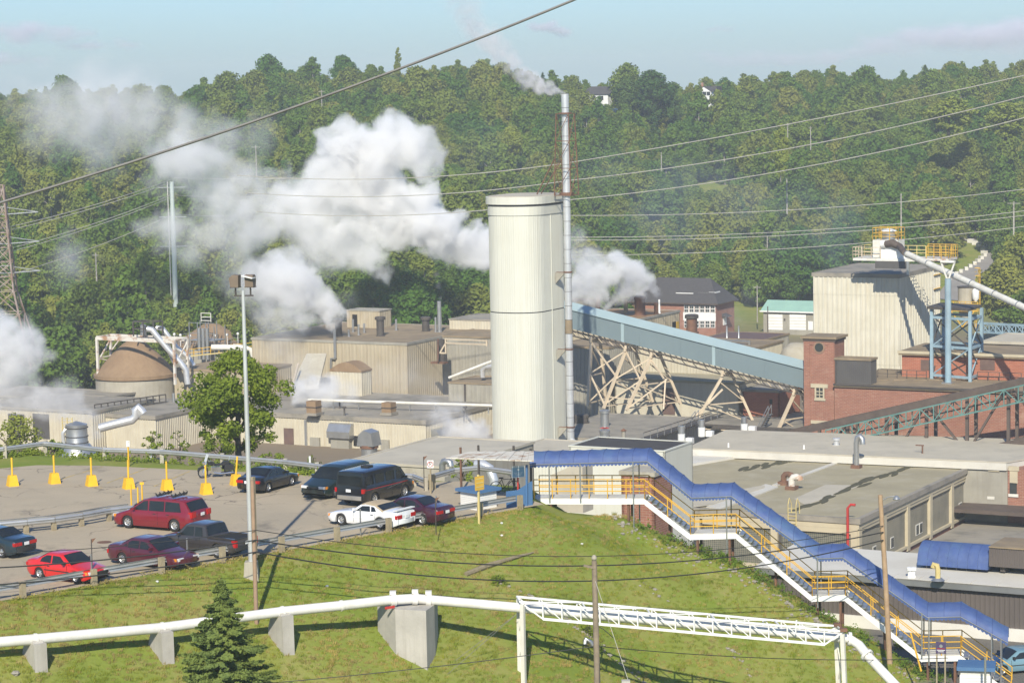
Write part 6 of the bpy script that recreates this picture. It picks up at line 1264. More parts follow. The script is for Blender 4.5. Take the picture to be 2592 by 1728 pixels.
def car(name, label, cat, loc, rz, L, W, prof, belt, wb, fo, wr, col, glass, ws, rw, roofcol=None, sill=.2, bumper=None, tumble=.3, arch=1.17, plates='r', endround=.5, tail=(.62, .18, .4), head=(.55, .14, .38), group='vehicles parked on the lot', trim=None, boxy=False, cut=None):
    """loft along the length; prof: (distance from front, roofline z); glass: list of side window polygons (s, z)"""
    o = thing(name, label, cat, loc, rz, None); o['group'] = group
    bm_ = paint('paint_' + name + '_%02x%02x%02x' % tuple(int(x * 255) for x in col), col)
    sf, sr = fo, fo + wb; R = wr * arch
    keys = sorted(set([round(x, 3) for x in list(np.arange(0, L, .09)) + [L, ws[0], ws[1], rw[0], rw[1], .03, .08, L - .03, L - .08] + [p[0] for p in prof] + [c + d for c in (sf, sr) for d in (-R, -R * .98, -R * .85, R * .85, R * .98, R)] if 0 <= x <= L]))
    def top(s): return interp(prof, s)
    def hw(s):
        e = endround; d = min(s, L - s); k = max(0., 1 - d / e); return W / 2 * (1 - (.05 if boxy else .16) * k * k)
    def zb(s):
        z = sill + max(0., .28 - min(s, L - s)) * .45
        for c in (sf, sr):
            if abs(s - c) < R: z = max(z, wr + math.sqrt(R * R - (s - c) ** 2) * 1.0)
        return z
    def bl(s): return min(belt(s) if callable(belt) else belt, top(s) - .035)
    def hr(s): return hw(s) - .035 - tumble * max(0., top(s) - bl(s) - .04)
    def sec(s):
        t, b_, z0, h = top(s), bl(s), zb(s), hw(s); z0 = min(z0, b_ - .06); r_ = hr(s); m1 = z0 + (b_ - z0) * .45
        pt = [(0, z0), (h - .3, z0), (h - .03, z0), (h - .005, z0 + .04), (h + .012, m1), (h - .0, b_ - .07), (h - .035, b_)]
        pt += [(r_ + .02, t - .05), (r_ - .06, t - .012), (r_ * .5, t + .012), (0, t + .018)]
        return pt
    vs = []; m_ = 11
    for s in keys:
        pt = sec(s); x = L / 2 - s; row = [(x, y, z) for y, z in pt] + [(x, -y, z) for y, z in reversed(pt[1:-1])]; vs += row
    n_ = 2 * m_ - 2; mb = MB(); fs = [(i * n_ + j, i * n_ + (j + 1) % n_, (i + 1) * n_ + (j + 1) % n_, (i + 1) * n_ + j) for i in range(len(keys) - 1) for j in range(n_)]
    fs += [tuple(range(n_)), tuple(range((len(keys) - 1) * n_ + n_ - 1, (len(keys) - 1) * n_ - 1, -1))]
    mb.add(vs, fs); body = mb.build('body', bm_, o, 32, world=False)
    def yside(s, z):
        b_, t = bl(s), top(s); f = (z - b_) / max(.02, t - .05 - b_); return (hw(s) - .035) + (hr(s) + .02 - hw(s) + .035) * min(1, max(0, f)) + .012
    for poly in glass:      # side windows: strips fine enough to follow the body
        for sd in (1, -1):
            mb = MB(); q = [(L / 2 - s, sd * yside(s, z), z) for s, z in poly]
            mb.add(q, [tuple(range(len(q)))] if sd > 0 else [tuple(reversed(range(len(q))))]); mb.build('side_window', 'car_glass', o, world=False)
    for nm, (s0, s1) in (('windscreen', ws), ('rear_window', rw)):
        if s1 is None or abs(s1 - s0) < .02: continue
        mb = MB(); a, b_ = s0 + (s1 - s0) * .06, s0 + (s1 - s0) * .92; k = 5; row = []
        dz = top(b_) - top(a); nrm_ = Vector((dz, 0, (b_ - a))).normalized() if b_ > a else Vector((0, 0, 1))
        if nm == 'rear_window' and abs(s1 - s0) < .3: nrm_ = Vector((-1, 0, .15)).normalized()
        for i in range(k + 1):
            s = a + (b_ - a) * i / k; h = max(.2, hr(s) - .07); z = top(s)
            for y in (-h, -h * .5, 0, h * .5, h): row.append(Vector((L / 2 - s, y, z + (.018 if abs(y) < .01 else .012 if abs(y) < h * .6 else -.004))) + nrm_ * .014)
        mb.add(row, [(i * 5 + j, i * 5 + j + 1, i * 5 + 6 + j, i * 5 + 5 + j) for i in range(k) for j in range(4)]); mb.build(nm, 'car_glass', o, 60, world=False)
    if roofcol:
        mb = MB(); row = []; ks = [s for s in keys if ws[1] - .02 <= s <= rw[1] + .02]
        for s in ks:
            r_ = hr(s)
            for y, dz in ((-(r_ + .035), -.055), (-(r_ - .05), .0), (-r_ * .5, .025), (0, .032), (r_ * .5, .025), (r_ - .05, 0), (r_ + .035, -.055)): row.append((L / 2 - s, y, top(s) + dz))
        mb.add(row, [(i * 7 + j, i * 7 + j + 1, i * 7 + 8 + j, i * 7 + 7 + j) for i in range(len(ks) - 1) for j in range(6)]); mb.build('soft_top', roofcol, o, 40, world=False)
    # underbody, wheels
    MB().box((0, 0, sill + .12), (wb - 2 * R - .02, W - .3, .22)).build('underbody', 'under_dark', o, world=False); MB().box((L / 2 - sf - wb / 2, 0, sill + .32), (wb + 1.2, W - .75, .3)).build('chassis', 'under_dark', o, world=False)
    for s in (sf, sr):
        for sd in (1, -1):
            y = sd * (W / 2 - .13); wh = MB(); wh.lathe((0, 0, 0), [(wr * .62, -.09), (wr * .9, -.1), (wr, -.07), (wr, .07), (wr * .9, .1), (wr * .62, .09)], 22, False); we = wh.build('wheel', 'tyre', o, 50, world=False); we.location = (L / 2 - s, y, wr + .03); we.rotation_euler = (math.pi / 2, 0, 0)
            rm = MB(); rm.lathe((0, 0, 0), [(wr * .64, -.085), (wr * .62, -.07), (wr * .5, -.045), (wr * .15, -.075), (.01, -.08)], 22, False); rm.lathe((0, 0, 0), [(.01, .08), (wr * .15, .075), (wr * .5, .045), (wr * .62, .07), (wr * .64, .085)], 22, False)
            rr = rm.build('rim', 'rim_silver', we, 50, world=False)
            hb = MB()
            for k in range(6):
                t = k * math.pi / 3 + .3
                for f in (-1, 1): hb.box((math.cos(t) * wr * .4, math.sin(t) * wr * .4, f * .062), (wr * .14, wr * .14, .02))
            hq = hb.build('rim_holes', 'under_dark', we, world=False); hq['kind'] = 'stuff'
    # bumpers, lights, plates, mirrors
    bmat = bumper or bm_; hwf = hw(.05) - .02
    for s, sg in ((0, 1), (L, -1)):
        mb = MB(); x = sg * L / 2; zb0, zb1 = sill + .14, sill + .36
        pr_ = [(-hwf - .02, -.42), (-hwf - .015, -.12), (-hwf + .14, .02), (0, .055), (hwf - .14, .02), (hwf + .015, -.12), (hwf + .02, -.42)]
        q = [(x + sg * dx, y, z) for z in (zb0, zb1) for y, dx in pr_] + [(x + sg * (dx - .06), y * .97, zb1 + .03) for y, dx in pr_]; k = 7
        f_ = [(r * k + i, r * k + i + 1, (r + 1) * k + i + 1, (r + 1) * k + i) for r in range(2) for i in range(k - 1)]; mb.add(q, f_ if sg < 0 else [tuple(reversed(f)) for f in f_]); mb.build('bumper', bmat, o, 50, world=False)
    for sd in (1, -1):
        zc, hh, yw = tail; s = L - .012; MB().box((-L / 2 + .02, sd * (hw(s) - yw / 2 - .0), zc), (.07, yw, hh)).build('tail_light', 'lamp_red', o, world=False); MB().box((-L / 2 + .13, sd * (hw(L - .12) - .012), zc), (.24, .05, hh)).build('tail_light_side', 'lamp_red', o, world=False)
        zc, hh, yw = head; MB().box((L / 2 - .05, sd * (hw(.05) - yw / 2 - .02), zc), (.1, yw, hh)).build('headlight', 'lamp_clear', o, world=False); MB().box((L / 2 - .17, sd * (hw(.16) - .012), zc), (.16, .05, hh)).build('indicator', 'lamp_amber', o, world=False)
        sm = ws[0] + (ws[1] - ws[0]) * .35; MB().box((L / 2 - sm - .12, sd * (hw(sm) + .07), bl(sm + .3) + .09), (.12, .18, .13)).build('mirror', trim or bm_, o, world=False)
        for sdor in (ws[1] + .75,) + ((ws[1] + 1.6,) if len(glass) > 2 and not boxy else ()): MB().box((L / 2 - sdor, sd * (hw(sdor) + .015), bl(sdor) - .13), (.16, .03, .035)).build('door_handle', 'trim_black', o, world=False)
        for sdor in (ws[0] + .25, ws[1] + .95): 
            z0_, z1_ = sill + .12, bl(sdor) - .03; MB().box((L / 2 - sdor, sd * (hw(sdor) + .0065), (z0_ + z1_) / 2), (.014, .012, z1_ - z0_)).build('door_gap', 'under_dark', o, world=False)
        MB().box((L / 2 - sf - wb / 2, sd * (W / 2 + .012), sill + .34), (wb - 2 * R - .1, .03, .045)).build('side_moulding', trim or bm_, o, world=False)
    MB().box((-L / 2 - .062 if True else 0, 0, tail[0] - .02 if not bumper else tail[0]), (.02, .32, .16)).build('licence_plate', 'plate_white', o, world=False)
    MB().box((L / 2 + .005, 0, head[0] - .03), (.05, W * .42, .1)).build('grille', 'trim_black', o, world=False)
    MB().box((L / 2 - .25, 0, sill + .02), (.4, W - .3, .06)).build('valance', 'under_dark', o, world=False)
    return o
def ang(v): return math.atan2(v[1], v[0])
NBv = (NB.x, NB.y); 
def at_contact(px, py, heading, off_len, W, side):
    """centre of a car whose wheel (near side) touches pixel px,py; off_len: wheel's distance behind (+) or ahead (-) of the centre"""
    p = Gp(px, py, .03); h = Vector((math.cos(heading), math.sin(heading), 0)); l = Vector((-h.y, h.x, 0)); c = p + h * off_len - l * side * (W / 2 - .13); return (c.x, c.y, .03)
hN = math.radians(-34.5); hA = math.radians(146); hU = ang((-U.x, -U.y)); hV = ang((V.x, V.y))
# sedans: front s=0
coupe_p = [(0, .52), (.05, .62), (.3, .69), (1.05, .84), (1.12, .86), (1.78, 1.30), (2.05, 1.335), (2.75, 1.32), (3.4, .99), (3.95, .95), (4.06, .9), (4.1, .78)]
coupe_g = [[(1.42, .88), (1.85, 1.22), (2.32, 1.235), (2.34, .88)], [(2.42, .88), (2.42, 1.235), (2.72, 1.22), (3.02, 1.08), (3.12, .9)]]
car('red_coupe', 'bright red two door coupe nosed against the near guardrail', 'car', at_contact(117, 1467, hN, .8, 1.66, -1), hN, 4.1, 1.66, coupe_p, .86, 2.38, .83, .285, (.62, .018, .016), coupe_g, (1.1, 1.8), (2.72, 3.4), bumper='trim_black', trim='trim_black', tail=(.72, .16, .38))
sed_p = [(0, .5), (.05, .6), (.35, .70), (1.15, .88), (1.25, .90), (2.0, 1.34), (2.3, 1.39), (3.1, 1.375), (3.78, 1.03), (4.5, .98), (4.62, .9), (4.66, .76)]
sed_g = [[(1.62, .92), (2.08, 1.26), (2.42, 1.29), (2.44, .92)], [(2.5, .92), (2.5, 1.29), (2.98, 1.28), (3.2, 1.18), (3.22, .93)], [(3.28, .95), (3.27, 1.14), (3.52, 1.0)]]
car('maroon_sedan', 'dark maroon sedan parked between the red coupe and the pickup', 'car', at_contact(322, 1430, hN, 1.05, 1.76, -1), hN, 4.66, 1.76, sed_p, .90, 2.65, .98, .3, (.085, .012, .022), sed_g, (1.2, 2.05), (3.08, 3.78))
car('purple_sedan', 'dark purple sedan behind the white convertible', 'car', at_contact(1062, 1328, hA, 1.05, 1.74, 1), hA, 4.6, 1.74, [(s * 4.6 / 4.66, z) for s, z in sed_p], .90, 2.62, .96, .3, (.045, .008, .02), [[(s * 4.6 / 4.66, z) for s, z in g] for g in sed_g], (1.2, 2.03), (3.05, 3.73), tail=(.74, .17, .42))
car('teal_sedan', 'dark teal sedan cut off by the left edge beside the median', 'car', at_contact(8, 1412, hA, 1.35, 1.7, 1), hA, 4.5, 1.7, [(s * 4.5 / 4.66, z) for s, z in sed_p], .90, 2.6, .95, .29, (.013, .028, .038), [[(s * 4.5 / 4.66, z) for s, z in g] for g in sed_g], (1.18, 1.98), (2.98, 3.65), bumper='trim_black', tail=(.74, .17, .45))
bc_p = [(0, .5), (.05, .6), (.3, .68), (1.1, .84), (1.2, .86), (1.9, 1.28), (2.15, 1.32), (2.85, 1.31), (3.62, .98), (4.2, .94), (4.32, .88), (4.36, .75)]
bc_g = [[(1.52, .88), (1.98, 1.2), (2.4, 1.23), (2.42, .88)], [(2.48, .88), (2.48, 1.23), (2.85, 1.21), (3.2, 1.04), (3.26, .9)]]
car('black_coupe', 'black two door coupe in the far row beside the motorcycle', 'car', at_contact(676, 1246, hV, 1.25, 1.68, -1), hV, 4.36, 1.68, bc_p, .86, 2.5, .9, .29, (.012, .012, .014), bc_g, (1.15, 1.92), (2.85, 3.6), tail=(.72, .16, .42))
pm('tan_cloth', (.42, .33, .21), (.38, .3, .19), 2, .9)
mu_p = [(0, .5), (.05, .6), (.3, .70), (1.5, .88), (1.62, .90), (2.25, 1.27), (2.55, 1.33), (3.15, 1.28), (3.72, 1.0), (4.45, .97), (4.58, .93), (4.62, .74)]
mu_g = [[(1.95, .91), (2.36, 1.18), (2.85, 1.2), (2.9, .92)], [(2.96, .92), (2.94, 1.19), (3.15, 1.16), (3.3, .95)]]
o = car('white_convertible', 'white convertible with tan soft top and rear spoiler', 'car', at_contact(966, 1340, hA, 1.25, 1.82, 1), hA, 4.62, 1.82, mu_p, .90, 2.57, .95, .32, (.80, .80, .78), mu_g, (1.58, 2.28), (3.2, 3.72), roofcol='tan_cloth', tail=(.72, .2, .38))
for sd in (-1, 1): MB().box((-2.12, sd * .6, 1.0), (.12, .06, .1)).build('spoiler_leg', 'paint_white_convertible_cccbc6' if 'paint_white_convertible_cccbc6' in MATS else 'white_paint', o, world=False)
MB().box((-2.16, 0, 1.07), (.26, 1.6, .04)).build('spoiler', 'white_paint', o, world=False)
# minivans
mv_p = [(0, .5), (.05, .62), (.25, .78), (.95, 1.0), (1.1, 1.06), (1.95, 1.60), (2.3, 1.69), (3.0, 1.72), (4.4, 1.69), (4.62, 1.64), (5.0, 1.08), (5.08, .95), (5.12, .6)]
mv_g = [[(1.3, 1.06), (2.05, 1.54), (2.3, 1.57), (2.32, 1.06)], [(2.4, 1.06), (2.4, 1.575), (3.35, 1.585), (3.35, 1.06)], [(3.42, 1.06), (3.42, 1.585), (4.3, 1.56), (4.45, 1.08)]]
o = car('red_minivan', 'red minivan with roof rack crossing the lot', 'minivan', at_contact(447, 1346, hU, 1.5, 1.92, 1), hU, 5.12, 1.92, mv_p, 1.04, 3.0, .98, .335, (.19, .009, .018), mv_g, (1.02, 2.0), (4.64, 5.0), tail=(.95, .3, .3), head=(.68, .15, .42), tumble=.2, endround=.45)
for s_ in (-.2, -1.2):
    MB().box((s_, 0, 1.80), (.06, 1.3, .05)).build('roof_bar', 'trim_black', o, world=False)
    for y in (-.55, -.2, .2, .55): MB().prism([(s_ - .1, y, 1.8), (s_ + .1, y, 1.8), (s_ + .16, y, 1.96), (s_ + .02, y, 1.88), (s_ - .14, y, 1.97)], (0, .05, 0)).build('rack_cradle', 'trim_black', o, world=False)
hG = ang((-V.x * .97 - .1, -V.y)); gm_p = [(0, .48), (.05, .6), (.25, .74), (.95, .98), (1.1, 1.03), (1.9, 1.58), (2.25, 1.67), (3.0, 1.7), (4.2, 1.68), (4.42, 1.62), (4.66, 1.1), (4.72, .95), (4.76, .6)]
car('green_minivan', 'dark green minivan facing the camera beside the black van', 'minivan', (lambda p: (p.x, p.y, .03))(Gp(802, 1262) + Vector((-hG * 0, 0, 0)) + V * 2.0 + U * .15), hG, 4.76, 1.9, gm_p, 1.02, 2.85, .95, .32, (.014, .026, .024), [[(s * .93, z) for s, z in g] for g in mv_g], (1.02, 1.93), (4.42, 4.66), tail=(.95, .3, .28), head=(.68, .14, .42), tumble=.2)
# full-size van
va_p = [(0, .6), (.04, .8), (.2, 1.0), (.6, 1.12), (.72, 1.18), (1.25, 1.86), (1.6, 1.97), (2.5, 2.0), (4.6, 1.99), (4.85, 1.95), (4.93, 1.2), (4.97, .9), (5.0, .55)]
va_g = [[(.98, 1.2), (1.38, 1.74), (1.72, 1.78), (1.74, 1.2)], [(1.95, 1.24), (1.95, 1.74), (2.75, 1.74), (2.75, 1.24)], [(2.95, 1.24), (2.95, 1.74), (3.75, 1.74), (3.75, 1.24)], [(3.95, 1.24), (3.95, 1.74), (4.7, 1.72), (4.72, 1.24)]]
hW = ang((1.73, 2.75)); o = car('black_van', 'tall black full size van seen from behind in the far row', 'van', at_contact(942, 1280, hW, 1.52, 1.95, -1), hW, 5.0, 1.98, va_p, 1.16, 2.95, .95, .36, (.010, .010, .011), va_g, (.68, 1.28), (4.83, 4.94), bumper='chrome', tail=(.95, .24, .1), head=(.78, .18, .3), tumble=.13, boxy=True, sill=.3, arch=1.2)
for sd in (-1, 1): MB().box((-.3, sd * .995, .98), (4.2, .015, .03)).build('pinstripe', 'lamp_red', o, world=False); MB().prism([(.1, sd * 1.0, .86), (1.3, sd * 1.0, .96), (.5, sd * 1.0, .9), (-.3, sd * 1.0, .79)], (0, sd * .012, 0)).build('side_graphic', 'galv', o, world=False)
MB().box((-2.44, 0, 1.5), (.04, 1.45, .45)).build('rear_glass', 'car_glass', o, world=False)
MB().box((-.6, .1, 2.05), (.5, .5, .08)).build('roof_hatch', 'trim_black', o, world=False)
# pickup: loft with an open bed
pk_p = [(0, .55), (.05, .72), (.3, .84), (1.15, .96), (1.25, 1.0), (1.85, 1.54), (2.1, 1.60), (3.0, 1.585), (3.12, 1.54), (3.3, 1.02), (3.34, .98), (5.05, .98), (5.1, .98), (5.14, .6)]
pk_g = [[(1.52, 1.0), (1.95, 1.45), (2.42, 1.47), (2.42, 1.0)], [(2.5, 1.0), (2.5, 1.47), (2.95, 1.46), (3.02, 1.02)]]
o = car('dark_pickup', 'dark grey extended cab pickup with its tailgate toward the guardrail', 'pickup', at_contact(556, 1412, hA, 1.42, 1.74, 1), hA, 5.14, 1.76, pk_p, .98, 3.1, .82, .35, (.05, .044, .042), pk_g, (1.2, 1.9), (3.1, 3.3), tail=(.8, .34, .13), head=(.68, .16, .34), tumble=.2, boxy=True, sill=.32, bumper='trim_black', arch=1.2)
MB().box((2.57 - 4.22, 0, .99), (1.6, 1.45, .03)).build('bed_floor', 'under_dark', o, world=False)
for sd in (-1, 1): MB().box((2.57 - 4.22, sd * .8, 1.01), (1.7, .1, .09)).build('bed_rail', 'paint_dark_pickup_0c0b0a' if 'paint_dark_pickup_0c0b0a' in MATS else 'trim_black', o, world=False)
MB().box((2.57 - 5.06, 0, 1.0), (.08, 1.5, .09)).build('tailgate_top', 'trim_black', o, world=False)
hB = ang((-.9, .15)); bp_ = Gp(2572, 1697, YZ); bc = car('blue_hatchback', 'light blue hatchback parked at the foot of the stairs', 'car', (bp_.x, bp_.y, YZ), ang((-.95, -.3)), 4.3, 1.68, [(s, z + .03) for s, z in bc_p][:-1] + [(4.3, .78)], .88, 2.5, .9, .29, (.16, .28, .33), bc_g, (1.15, 1.92), (2.85, 3.6), bumper='trim_black', trim='trim_black')
# motorcycle
def wheel(par, x, z, r, w_, mat='tyre', y=0):
    we = MB().lathe((0, 0, 0), [(r * .8, -w_), (r * .97, -w_ * .9), (r, 0), (r * .97, w_ * .9), (r * .8, w_)], 20, False).build('wheel', mat, par, 50, world=False); we.location = (x, y, z); we.rotation_euler = (math.pi / 2, 0, 0)
    mb = MB(); mb.lathe((0, 0, 0), [(r * .8, -w_ * .5), (r * .72, 0), (r * .8, w_ * .5)], 20, False)
    mb.build('rim', 'chrome', we, 50, world=False)
    for k in range(5): t = k * math.pi / 5; MB().bar((math.cos(t) * r * .75, math.sin(t) * r * .75, 0), (-math.cos(t) * r * .75, -math.sin(t) * r * .75, 0), .02).build('spoke', 'chrome', we, world=False)
    return we
q = Gp(548, 1208); mo = thing('motorcycle', 'chrome and black touring motorcycle with windscreen in the far row', 'motorcycle', q + Z * .03, ang((-.93, -.36)), 'vehicles parked on the lot')
wheel(mo, .82, .32, .32, .07); wheel(mo, -.8, .32, .32, .09)
b = lambda f, nm, mt, sm=False: f.build(nm, mt, mo, sm, world=False)
b(MB().box((.02, 0, .42), (.55, .34, .42)), 'engine', 'chrome'); b(MB().lathe((.28, 0, .72), [(.02, -.02), (.14, .03), (.17, .12), (.1, .22), (.02, .24)], 14), 'fuel_tank', 'green_metal' if False else 'trim_black', 40); b(MB().prism([(.1, -.14, .74), (.5, -.1, .8), (.5, -.1, .93), (.1, -.14, .9)], (0, .28, 0)), 'tank_shell', 'trim_black')
b(MB().prism([(-.75, -.16, .72), (.08, -.15, .68), (.02, -.15, .8), (-.35, -.16, .8), (-.45, -.16, .92), (-.78, -.16, .94)], (0, .32, 0)), 'seat', 'trim_black')
for sd in (-1, 1): b(MB().tube([(.82, sd * .11, .32), (.6, sd * .1, 1.0)], .03, 8), 'fork', 'chrome', 40); b(MB().box((-.72, sd * .27, .58), (.55, .2, .34)), 'saddlebag', 'trim_black'); b(MB().tube([(.2, sd * .2, .3), (-.2, sd * .22, .22), (-1.0, sd * .24, .26)], .05, 8), 'exhaust', 'chrome', 40)
b(MB().tube([(.42, -.42, 1.05), (.56, -.2, 1.06), (.58, 0, 1.04), (.56, .2, 1.06), (.42, .42, 1.05)], .02, 6), 'handlebar', 'chrome', 40); b(MB().prism([(.66, -.24, .98), (.66, .24, .98), (.5, .22, 1.42), (.5, -.22, 1.42)], (.015, 0, .005)), 'windscreen', 'lamp_clear'); b(MB().lathe((.72, 0, .88), [(.02, -.1), (.11, -.05), (.12, .06), (.02, .1)], 12), 'headlight', 'chrome', 40)
b(MB().prism([(.5, -.1, .4), (.55, -.1, .62), (.82, -.1, .72), (1.1, -.1, .6), (1.14, -.1, .42), (1.1, -.1, .44), (1.05, -.1, .57), (.82, -.1, .67), (.58, -.1, .57)], (0, .2, 0)), 'front_fender', 'trim_black'); b(MB().bar((-.82, -.12, .9), (-.88, -.12, 1.2), .03), 'backrest_bar', 'chrome')
# bicycle under the canopy
q = Gp(1278, 1247); bi = thing('bicycle', 'dark bicycle parked below the rusty canopy', 'bicycle', q, .1)
for x in (-.5, .52):
    we = MB().tube([(math.cos(t) * .33, math.sin(t) * .33, 0) for t in [k * math.pi / 10 for k in range(21)]], .022, 6, False).build('wheel', 'tyre', bi, world=False); we.location = (x, 0, .35); we.rotation_euler = (math.pi / 2, 0, 0)
    for k in range(4): t = k * math.pi / 4; MB().bar((math.cos(t) * .33, math.sin(t) * .33, 0), (-math.cos(t) * .33, -math.sin(t) * .33, 0), .008).build('spoke', 'galv', we, world=False)
for a, c_ in (((-.5, 0, .35), (-.02, 0, .3)), ((-.02, 0, .3), (-.18, 0, .82)), ((-.02, 0, .3), (.36, 0, .78)), ((-.16, 0, .78), (.36, 0, .8)), ((.52, 0, .35), (.34, 0, .98)), ((-.5, 0, .35), (-.17, 0, .76))): MB().cyl(a, c_, .02, n=6).build('frame_tube', 'trim_black', bi, world=False)
MB().box((-.2, 0, .87), (.26, .14, .06)).build('saddle', 'trim_black', bi, world=False); MB().tube([(.22, -.26, .98), (.36, -.1, 1.02), (.36, .1, 1.02), (.22, .26, .98)], .014, 5).build('handlebar', 'galv', bi, world=False)
# ------------------------------------------------------------------ covered stairs down the bank
pm('stair_yellow', (.66, .38, .035), (.58, .33, .03), 1.5, .55)
SP0 = Vector((7.06, 142.0, 0)); SDIR = Vector((17.24, -3.8, 0)).normalized(); SPER = Vector((-SDIR.y, SDIR.x, 0))
def sp(x, y): return plane_pt(SP0, -SPER, x, y)
stw = 1.5
st = thing('covered_stair', 'white stepped stair with yellow railings descending the bank', 'stair', sp(1400, 1275))
lands = [((1352, 1262), (1632, 1262)), ((1748, 1352), (1864, 1349)), ((2056, 1508), (2140, 1506)), ((2334, 1660), (2432, 1658))]
ends = [(2560, 1752)]
def srails(a, b, step=1.1):
    d = b - a; k = max(1, round(d.length / step))
    for s_ in (0, stw):
        off = SPER * s_
        for h in ((.42, .75, 1.08) if abs(a.z - b.z) < .2 else (.55, 1.08)): MB().cyl(a + off + Z * h, b + off + Z * h, .03, n=6).build('handrail', 'stair_yellow', st, 40)
        for j in range(k + 1): p = a.lerp(b, j / k) + off; MB().cyl(p, p + Z * 1.08, .03, n=6).build('rail_post', 'stair_yellow', st, 40)
L3 = [(sp(*a), sp(*b)) for a, b in lands]
for a, b in L3:
    MB().ob(a - Z * .06, b - a, SPER * stw, Z * .08).build('landing_deck', 'white_steel', st)
    for s_ in (-.05, stw): MB().ob(a + SPER * s_ - Z * .3, b - a, SPER * .06, Z * .26).build('landing_beam', 'white_paint', st)
    srails(a + Z * .02, b + Z * .02)
    for f in (.15, .85):
        for s_ in (.1, stw - .1):
            p = a.lerp(b, f) + SPER * s_; g = ground_z(p.x, p.y)
            if p.z - g > .3: MB().bar(p - Z * .3, Vector((p.x, p.y, g - .3)), .12).build('support_post', 'rusty_steel', st)
fl = [(L3[i][1], L3[i + 1][0]) for i in range(3)] + [(L3[3][1], sp(*ends[0]))]
for a, b in fl:
    for s_ in (-.05, stw): MB().prism([a + SPER * s_, b + SPER * s_, b + SPER * s_ - Z * .34, a + SPER * s_ - Z * .34], SPER * .06).build('stringer', 'white_paint', st)
    k = max(3, round((a.z - b.z) / .19))
    for j in range(k): p = a.lerp(b, (j + .5) / k); MB().ob(p - Z * .03, SDIR * .28, SPER * stw, Z * .04).build('tread', 'galv', st)
    srails(a, b, 1.7)
    p = a.lerp(b, .5) + SPER * .75; g = ground_z(p.x, p.y); MB().bar(p - Z * .3, Vector((p.x, p.y, g - .3)), .12).build('support_post', 'rusty_steel', st)
# entry gate rail and ramp
MB().ob(sp(1322, 1268) - Z * .05, sp(1352, 1262) - sp(1322, 1268), SPER * stw, Z * .08).build('entry_ramp', 'white_steel', st)
# awning
pm('awning_seam', (.035, .06, .17), (.03, .05, .14), 1, .7)
aw = thing('stair_awning', 'long blue barrel awning stepping down over the stair', 'awning', sp(1343, 1250))
apx = [(1343, 1174), (1640, 1166), (1752, 1258), (1853, 1254), (2072, 1411), (2135, 1409), (2348, 1560), (2432, 1558), (2552, 1624)]
AP = [sp(*p) - SPER * .25 for p in apx]; aww = 2.0; rise = .62; kk = 10
def arch(p): return [p + SPER * (aww / 2 - aww / 2 * math.cos(math.pi * i / kk)) + Z * rise * math.sin(math.pi * i / kk) ** .8 for i in range(kk + 1)]
for i in range(len(AP) - 1):
    a, b = AP[i], AP[i + 1]; n_ = max(1, round((b - a).length / .85))
    for j in range(n_):
        f0, f1 = j / n_, (j + 1) / n_; A_, B_ = arch(a.lerp(b, f0)), arch(a.lerp(b, f1)); M_ = arch(a.lerp(b, (f0 + f1) / 2) - Z * .035)
        mb = MB(); mb.add(A_ + M_ + B_, [(r * (kk + 1) + q, r * (kk + 1) + q + 1, (r + 1) * (kk + 1) + q + 1, (r + 1) * (kk + 1) + q) for r in range(2) for q in range(kk)]); mb.build('canvas_panel', 'awning_blue', aw, 60); MB().tube([p + Z * .006 for p in A_], .016, 4, False).build('seam', 'awning_seam', aw)
        for s_ in (0, aww):     # scalloped valance
            p, q = a.lerp(b, f0) + SPER * s_, a.lerp(b, f1) + SPER * s_; sc = 4; vs = []
            for t in range(sc * 4 + 1): c_ = p.lerp(q, t / (sc * 4)); vs += [c_, c_ - Z * (.1 + .09 * abs(math.sin(math.pi * t / 4)))]
            mb = MB(); mb.add(vs, [(2 * t, 2 * t + 2, 2 * t + 3, 2 * t + 1) for t in range(sc * 4)]); mb.build('valance', 'awning_blue', aw)
    for s_ in (0, aww): MB().cyl(a + SPER * s_, b + SPER * s_, .03, n=6).build('eave_pipe', 'galv', aw, 40)
for x, y0, y1 in ((1392, 1175, 1266), (1470, 1172, 1266), (1604, 1168, 1341), (1840, 1256, 1398), (2070, 1411, 1535), (2334, 1548, 1660), (2352, 1560, 1680), (2510, 1600, 1745), (2534, 1612, 1752)):
    p = sp(x, y0) - SPER * .25; q = sp(x, y1) - SPER * .25; MB().cyl(p, Vector((p.x, p.y, q.z)), .04, n=8).build('awning_post', 'galv', aw, 40)
    MB().cyl(p + SPER * aww, Vector((p.x, p.y, q.z)) + SPER * aww, .04, n=8).build('awning_post', 'galv', aw, 40)
mb = MB(); A_ = arch(AP[0]); mb.add(A_, [tuple(range(len(A_)))]); mb.build('end_panel', 'awning_blue', aw)
